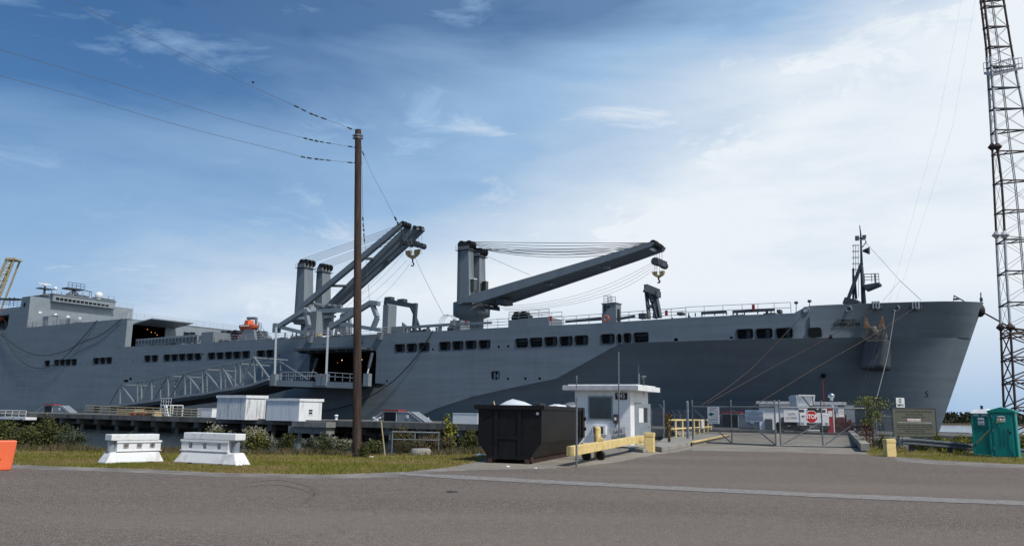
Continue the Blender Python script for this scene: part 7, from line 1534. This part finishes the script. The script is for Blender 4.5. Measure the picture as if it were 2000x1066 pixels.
# red engine machine
mb = MB(); b = G(1645, 845, DZ); t = thing('pump_engine', 'dark red pump engine on skids right of the truck', 'pump', b, -.3); mx = WM[t]
rnd = random.Random(5)
mb.M = mx; mb.box((-.8, -.35, .2), (.7, .35, .95)); mb.box((-.55, -.25, .95), (.2, .25, 1.35)); mb.tube((.75, 0, .6), (.95, 0, .6), .38, n=14); mb.tube((.35, -.1, .9), (.35, -.1, 1.6), .09)
for i in range(14): c = V((rnd.uniform(-.8, .7), -.38, rnd.uniform(.35, 1.2))); s_ = rnd.uniform(.06, .14); mb.box(c-V((s_, s_, s_)), c+V((s_, s_*.3, s_)))
mb.tube((-.7, -.42, .5), (.6, -.42, .8), .05)
part(mb, 'engine_block', 'engred', t); mb = MB(mx); mb.box((-1.1, -.5, 0), (1.2, .5, .2)); mb.tube((.3, 0, .5), (1.9, -.2, .7), .14); mb.tube((-.5, 0, 1.2), (-.5, 0, 1.9), .06); part(mb, 'skid_frame', 'rust', t)
t = thing('red_cabinet', 'red and white cabinet with a small notice beside the grey end of the building', 'cabinet', G(1624, 845.5, DZ), -.1); mx = WM[t]
mb = MB(mx); mb.box((-.75, 0, 0), (.25, .6, (845-797)*ts)); part(mb, 'casing', 'stopred', t); mb = MB(mx); mb.box((-.2, -.02, 1.4), (.15, 0, 1.9)); mb.box((.2, 0, 0), (.3, .6, 2.4)); part(mb, 'white_panel', 'sign', t)
c = DY(1643, 806, c0.y-3.1); mb = MB(); mb.box((c.x-.28, c.y, c.z-.38), (c.x+.28, c.y+.02, c.z+.38)); o = solo(mb, 'small_notice', 'sign', 'small white notice with red and black lines on the grey end of the building', 'sign')
mb = MB(); 
text(mb, 'NO SMOKING', .085, frame(c+V((0, -.005, .22)), (1, 0, 0)), depth=.001); text(mb, 'AUTHORIZED', .08, frame(c+V((0, -.005, .12)), (1, 0, 0)), depth=.001); part(mb, 'lettering', 'ink', o); mb = MB(); text(mb, 'DANGER', .13, frame(c+V((0, -.005, -.06)), (1, 0, 0)), depth=.001); part(mb, 'lettering', 'inkred', o)

# concrete lump, frame fence in the brush, lone tan post
fr = thing('brush_railing', 'galvanised two bar frame railing standing in dry brush right of the pole', 'railing', G(808, 882), 0)
Yf = 33.5; mb = MB()
def fp_(x, y, Y=Yf): return DY(x, y, Y)
mb.tube(fp_(766, 843), fp_(859, 845), .04); mb.tube(fp_(768, 857.5), fp_(857, 859.5), .03)
for x, y0 in ((766.5, 843), (810.5, 844), (857, 845)): mb.tube(fp_(x, y0), V((fp_(x, y0).x, Yf, -.1)), .035)
mb.tube(fp_(766, 843), fp_(761, 845, Yf+1.6), .035); mb.tube(fp_(761, 845, Yf+1.6), V((fp_(761, 845, Yf+1.6).x, Yf+1.6, -.5)), .035); mb.tube(fp_(768, 857.5), fp_(762, 858, Yf+1.6), .03)
part(mb, 'rails', 'galv', fr)
mb = MB(); b = G(752, 891); mb.tube(b, DY(744.5, 823, b.y), .03, n=6); solo(mb, 'leaning_pipe', 'yellowt', 'thin tan pipe leaning upright in the weeds right of the wooden pole', 'pipe')
mb = MB(); b = G(822, 887.5); mb.M = Matrix.Translation(b); mb.lathe([(.42, 0), (.40, .18), (.34, .24), (.0, .245)], n=18); solo(mb, 'concrete_stub', 'conc', 'round concrete stub in the grass below the brush railing', 'manhole', loc=b)
for px, py, s_, lab in ((938, 891, .12, 'crumpled white litter beside the dumpster on its left'), (991, 911.5, .05, 'small white litter scrap in front of the dumpster'), (725, 893, .06, 'small pale litter scrap in the grass right of the wooden pole'), (1046, 915, .04, 'tiny white litter scrap at the concrete edge')):
    b = G(px, py); mb = MB(); mb.ball(b+V((0, 0, s_*.4)), s_, 10, (1.4, .8, .45), .8); solo(mb, 'litter', 'white', lab, 'litter', loc=b)

# ================================================================== VEGETATION
def leafquad(vs, fs, p, s, rnd, elong=1.6):
    d = V((rnd.gauss(0, 1), rnd.gauss(0, 1), rnd.gauss(0, .7)+.3)).normalized(); e = d.cross(V((rnd.gauss(0, 1), rnd.gauss(0, 1), rnd.gauss(0, 1)))).normalized()
    o = len(vs); d = d*s*elong; e = e*s*.5; vs += [p-d*.5, p+e*.8, p+d*.5, p-e*.8]; fs.append((o, o+1, o+2, o+3))
def bush(name, lab, px, yb, yt, wpx, mats, n=900, leaf=.07, flow=0, z=0, cat='bush', grp=None, sd=1, stems=12, depthr=.7, Y=None, upright=0.0):
    rnd = random.Random(sd); b = G(px, yb, z) if Y is None else V((DY(px, yb, Y).x, Y, z)); s = b.y/F; h = (DY(px, yt, b.y).z-b.z); w = wpx*s/2
    t = thing(name, lab, cat, b, 0, grp); mb = MB()
    cl = []
    for i in range(stems):
        an = rnd.uniform(0, 2*math.pi); rr_ = w*math.sqrt(rnd.random())*.9; hh_ = h*(1-.45*(rr_/w)**2)*rnd.uniform(.62, 1.0); q = b+V((math.cos(an)*rr_, math.sin(an)*rr_*depthr, hh_*.93))
        m_ = b+V((math.cos(an)*rr_*.5, math.sin(an)*rr_*.4, hh_*.5)); st_ = b+V((math.cos(an)*rr_*.25, math.sin(an)*.2*rr_, 0)); mb.path([st_, m_, q], .012+.006*h, 4); cl.append((st_, m_, q, rr_))
    part(mb, 'stems', 'bark', t)
    vs, fs, ks = [], [], []; M_ = mats if isinstance(mats, list) else [mats]
    for i in range(n):
        st_, m_, q, _ = cl[rnd.randrange(len(cl))]; f = rnd.random()**.6; p = m_.lerp(q, (f-.4)/.6) if f > .4 else st_.lerp(m_, f/.4)
        rad = w*.34*(1-.55*f)+.08; p = p+V((rnd.gauss(0, rad*.55), rnd.gauss(0, rad*.55), rnd.gauss(0, rad*.35+.03)))
        if p.z < b.z: p.z = b.z+rnd.random()*.15
        leafquad(vs, fs, p, leaf*rnd.uniform(.6, 1.3), rnd, 1.8 if not upright else 2.6); ks.append(rnd.randrange(len(M_)))
    mb = MB(); mb.v = vs; mb.f = [list(f) for f in fs]; mb.mi = ks; mb.sm = [False]*len(fs); part(mb, 'foliage', M_, t)
    if flow:
        vs, fs = [], []
        for i in range(flow):
            st_, m_, q, _ = cl[rnd.randrange(len(cl))]; p = q+V((rnd.gauss(0, w*.13), rnd.gauss(0, w*.13), rnd.gauss(0.05, h*.06)))
            for k in range(5): leafquad(vs, fs, p+V((rnd.gauss(0, .03), rnd.gauss(0, .03), rnd.gauss(0, .03))), .045, rnd, 1)
        mb = MB(); mb.v = vs; mb.f = [list(f) for f in fs]; mb.mi = [0]*len(fs); mb.sm = [False]*len(fs); part(mb, 'seed_heads', 'lf_flow', t)
    return t
bush('marsh_shrub', 'dark feathery shrub at the far left edge of the bank', 20, 868, 808, 110, ['lf_dark', 'lf_olive'], 6800, 0.058, sd=2, Y=33, z=-.2)
bush('marsh_shrub', 'tallest dark feathery shrub on the bank, left of the white barriers', 88, 870, 808, 110, ['lf_dark', 'lf_olive', 'lf_dark'], 7650, 0.058, sd=3, Y=34, z=-.4)
bush('marsh_shrub', 'greyish low shrub at the water gap left of the white barriers', 138, 870, 826, 66, ['lf_dark', 'lf_blue'], 4080, 0.055, sd=4, Y=33.5, z=-.4)
bush('marsh_shrub', 'small yellow green shrub poking above the left white barrier', 240, 865, 826, 46, ['lf_olive', 'lf_dark'], 2210, 0.055, sd=5, Y=35, z=-.7)
bush('seed_bush', 'olive bush topped with pale seed heads right above the right white barrier', 425, 870, 822, 66, ['lf_olive', 'lf_olive', 'lf_flow'], 3740, 0.047, 90, sd=6, Y=34, z=-.4)
bush('seed_bush', 'bush crowned with bright white seed heads, between the barrier and the white sheds', 502, 872, 828, 66, ['lf_olive', 'lf_yel', 'lf_dark'], 3400, 0.047, 260, sd=7, Y=33.5, z=-.3)
bush('seed_bush', 'low pale bush just right of the right white barrier', 458, 880, 845, 42, ['lf_blue', 'lf_olive'], 1870, 0.043, 50, sd=8, Y=32, z=-.1)
bush('marsh_shrub', 'plain green shrub under the pale wharf beam', 560, 874, 838, 46, ['lf_dark', 'lf_olive'], 2380, 0.047, 0, sd=9, Y=33, z=-.3)
bush('marsh_shrub', 'feathery green shrub under the white sheds left of the pole', 634, 880, 843, 56, ['lf_dark', 'lf_olive', 'lf_blue'], 3060, 0.043, 0, sd=10, Y=32.5, z=-.2)
bush('seed_bush', 'small white flecked bush touching the left side of the wooden pole', 667, 884, 848, 42, ['lf_blue', 'lf_olive'], 2210, 0.039, 90, sd=11, Y=32, z=-.1)
bush('seed_bush', 'low pale leafed bush between the white flowered bush and the pole', 605, 880, 850, 40, ['lf_blue', 'lf_dark'], 1700, 0.039, 30, sd=12, Y=32, z=-.1)
bush('marsh_shrub', 'green weeds clinging to the foot of the wooden pole', 705, 893, 862, 34, ['lf_dark', 'lf_olive'], 1700, 0.039, 0, sd=13, Y=29.5)
bush('marsh_shrub', 'leafy weeds between the pole and the tan pipe', 730, 888, 856, 40, ['lf_dark', 'lf_olive'], 2040, 0.039, 20, sd=14, Y=31.5)
bush('dry_brush', 'olive and brown brush behind the left half of the brush railing', 785, 884, 824, 60, ['lf_olive', 'lf_dry', 'lf_dark'], 4420, 0.043, 0, sd=15, Y=35, z=-.4, cat='brush')
bush('dry_brush', 'dry twiggy brown brush behind the right half of the brush railing', 842, 884, 832, 66, ['lf_dry', 'lf_dry', 'lf_olive'], 4420, 0.043, 0, sd=16, Y=35, z=-.4, cat='brush')
bush('dry_brush', 'low brown brush in front of the brush railing', 800, 888, 858, 66, ['lf_dry', 'lf_dark'], 3060, 0.035, 0, sd=17, Y=32.5, cat='brush')
bush('dry_brush', 'bare brown brush just right of the brush railing', 872, 882, 838, 42, ['lf_dry', 'lf_olive'], 2550, 0.039, 0, sd=18, Y=34.5, cat='brush', z=-.2)
bush('young_tree', 'slim bright green young tree beside the white box left of the dumpster', 879, 870, 789, 30, ['lf_yel', 'lf_olive'], 900, .085, 0, sd=19, Y=35, stems=6, cat='tree', z=-.3)
bush('marsh_shrub', 'dark leafy shrub hard against the left side of the dumpster', 912, 880, 832, 46, ['lf_dark', 'lf_olive'], 3230, 0.047, 0, sd=20, Y=34.5, z=-.2)
bush('golden_shrub', 'golden green shrub behind the guard rail, nearest the notice board', 1836, 880, 844, 26, ['lf_yel', 'lf_olive'], 1530, 0.047, 0, sd=21, Y=41)
bush('golden_shrub', 'golden green shrub in the middle of the guard rail', 1852, 880, 848, 26, ['lf_yel'], 1530, 0.047, 0, sd=22, Y=41.5)
bush('golden_shrub', 'brightest golden shrub left of the portable toilets', 1880, 882, 845, 38, ['lf_yel', 'lf_yel', 'lf_olive'], 2380, 0.047, 0, sd=23, Y=41)
bush('golden_shrub', 'golden shrub at the right edge behind the portable toilets', 1998, 885, 842, 26, ['lf_yel', 'lf_olive'], 1530, 0.047, 0, sd=24, Y=41)
bush('marsh_shrub', 'tangle of green weeds under the olive notice board', 1735, 880, 848, 56, ['lf_olive', 'lf_dark'], 3230, 0.043, 0, sd=25, Y=42.5)
bush('marsh_shrub', 'dark weeds behind the right part of the olive notice board', 1800, 880, 851, 60, ['lf_dark', 'lf_olive'], 2550, 0.043, 0, sd=26, Y=42.5)
# vine on the right gate post
rnd = random.Random(31); b = G(1708, 876); vn = thing('climbing_vine', 'reddish and green vine climbing the right gate post', 'vine', b+V((-.2, -.1, 0)), 0); vs, fs = [], []; vr, fr2 = [], []
for i in range(2600):
    z = rnd.random()**.8*2.9; sx = rnd.gauss(-.28 if z < 1.6 else 0.05, .24 if z < 2.2 else .42); p = b+V((sx, rnd.gauss(-.02, .14), z+.02))
    if p.z > 2.2 and rnd.random() < .3: p.x += rnd.uniform(-1.1, .6); p.z = 2.55+rnd.gauss(0, .08)
    if z < 1.3: leafquad(vr, fr2, p, .06, rnd)
    else: leafquad(vs, fs, p, .065, rnd)
mb = MB(); mb.v = vs; mb.f = [list(f) for f in fs]; mb.mi = [rnd.randrange(2) for _ in fs]; mb.sm = [False]*len(fs); part(mb, 'foliage', ['lf_yel', 'lf_olive'], vn, 'green upper leaves')
mb = MB(); mb.v = vr; mb.f = [list(f) for f in fr2]; mb.mi = [0 if rnd.random() < .7 else 1 for _ in fr2]; mb.sm = [False]*len(fr2); part(mb, 'foliage', ['lf_red', 'lf_olive'], vn, 'red lower leaves')
bush('climbing_vine', 'small green vine on the fence behind the booth door, above the yellow railing', 1307, 858, 787, 17, ['lf_olive', 'lf_red'], 700, .06, 0, sd=33, Y=45, stems=4, cat='vine')
# grass blades near road edge and tall weeds on the bank: stuff
rnd = random.Random(40); vs, fs, ks = [], [], []
def inroad(x, y): return False
def blade(p, h, k, w=.012):
    o = len(vs); l_ = V((rnd.gauss(0, .35), rnd.gauss(0, .35), 1))*h; s_ = V((w, 0, 0)); vs.extend([p-s_, p+s_, p+l_]); fs.append([o, o+1, o+2]); ks.append(k)
N_ = 0
while N_ < 60000:
    px = rnd.uniform(-30, 2030)
    lo = interp([(-30, 905), (0, 906), (130, 911), (300, 917), (450, 924), (640, 927), (800, 921), (880, 912), (930, 902), (931, 0)], px) if px < 930 else interp([(1690, 885), (1700, 889), (1760, 893), (1830, 899), (2000, 907), (2100, 911)], px)
    if 930 < px < 1692: continue
    hi = 868 if px < 930 else 868
    py = hi+(lo-hi)*math.sqrt(rnd.random()); p = G(px, py)
    if p.y > shoreY(p.x)+.3: continue
    nn = noise.noise(V((p.x*.5, p.y*.5, 0))); h = .045+.05*max(0, nn+.3)+(.07 if px > 1690 and py < lo-7 else 0); blade(p, h*rnd.uniform(.5, 1.3), 0 if nn+rnd.gauss(0, .25) > -.05 else (1 if rnd.random() < .5 else 2)); N_ += 1
mb = MB(); mb.v = vs; mb.f = fs; mb.mi = ks; mb.sm = [False]*len(fs)
M['bl1'] = leafmat('grass_green', (.125, .135, .022), (.185, .18, .036)); M['bl2'] = leafmat('grass_straw', (.19, .145, .055), (.27, .205, .09))
solo(mb, 'grass', ['bl1', 'bl2', 'bl2'], 'short mown grass on the roadside verges', 'grass', kind='stuff', loc=V((0, 25, 0)))
vs, fs, ks = [], [], []
for i in range(20000):
    x = rnd.uniform(-34, 3.0) if rnd.random() < .8 else rnd.uniform(20, 40); y = shoreY(x)+rnd.gauss(.1, .6); g = max(0, .26+.35*noise.noise(V((x*.35, y*.3, 3)))); z = 0 if y < shoreY(x) else -(y-shoreY(x))*.5
    if y > shoreY(x)+2: continue
    blade(V((x, y, z)), g*rnd.uniform(.5, 1.1), 0 if rnd.random() < .5 else (1 if rnd.random() < .5 else 2), .014)
mb = MB(); mb.v = vs; mb.f = fs; mb.mi = ks; mb.sm = [False]*len(fs)
solo(mb, 'tall_weeds', ['lf_dry', 'lf_olive', 'lf_dark'], 'tall dry weeds along the river bank', 'weeds', kind='stuff', loc=V((0, 32, 0)))
# far treeline
rnd = random.Random(50); vs, fs = [], []
for i in range(1500):
    x = rnd.uniform(-900, 1300); 
    y = 640+rnd.uniform(0, 60); hh_ = 8+4*noise.noise(V((x*.02, 0, 0)))+2.5*noise.noise(V((x*.12, 1, 0))); w_ = rnd.uniform(5, 9)
    for k in range(26):
        p = V((x+rnd.gauss(0, w_*.5), y+rnd.gauss(0, 3), WZ+.9+hh_*rnd.random()**.7)); leafquad(vs, fs, p, rnd.uniform(1.2, 2.6), rnd, 1.2)
mb = MB(); mb.v = vs; mb.f = [list(f) for f in fs]; mb.mi = [0]*len(fs); mb.sm = [False]*len(fs); mb.box((-1200, 700, WZ), (1500, 705, WZ+7))
solo(mb, 'far_woods', 'treeline', 'dark wooded far river bank on the horizon', 'woods', kind='stuff', loc=V((0, 640, WZ)))
print('objects', len(bpy.data.objects))
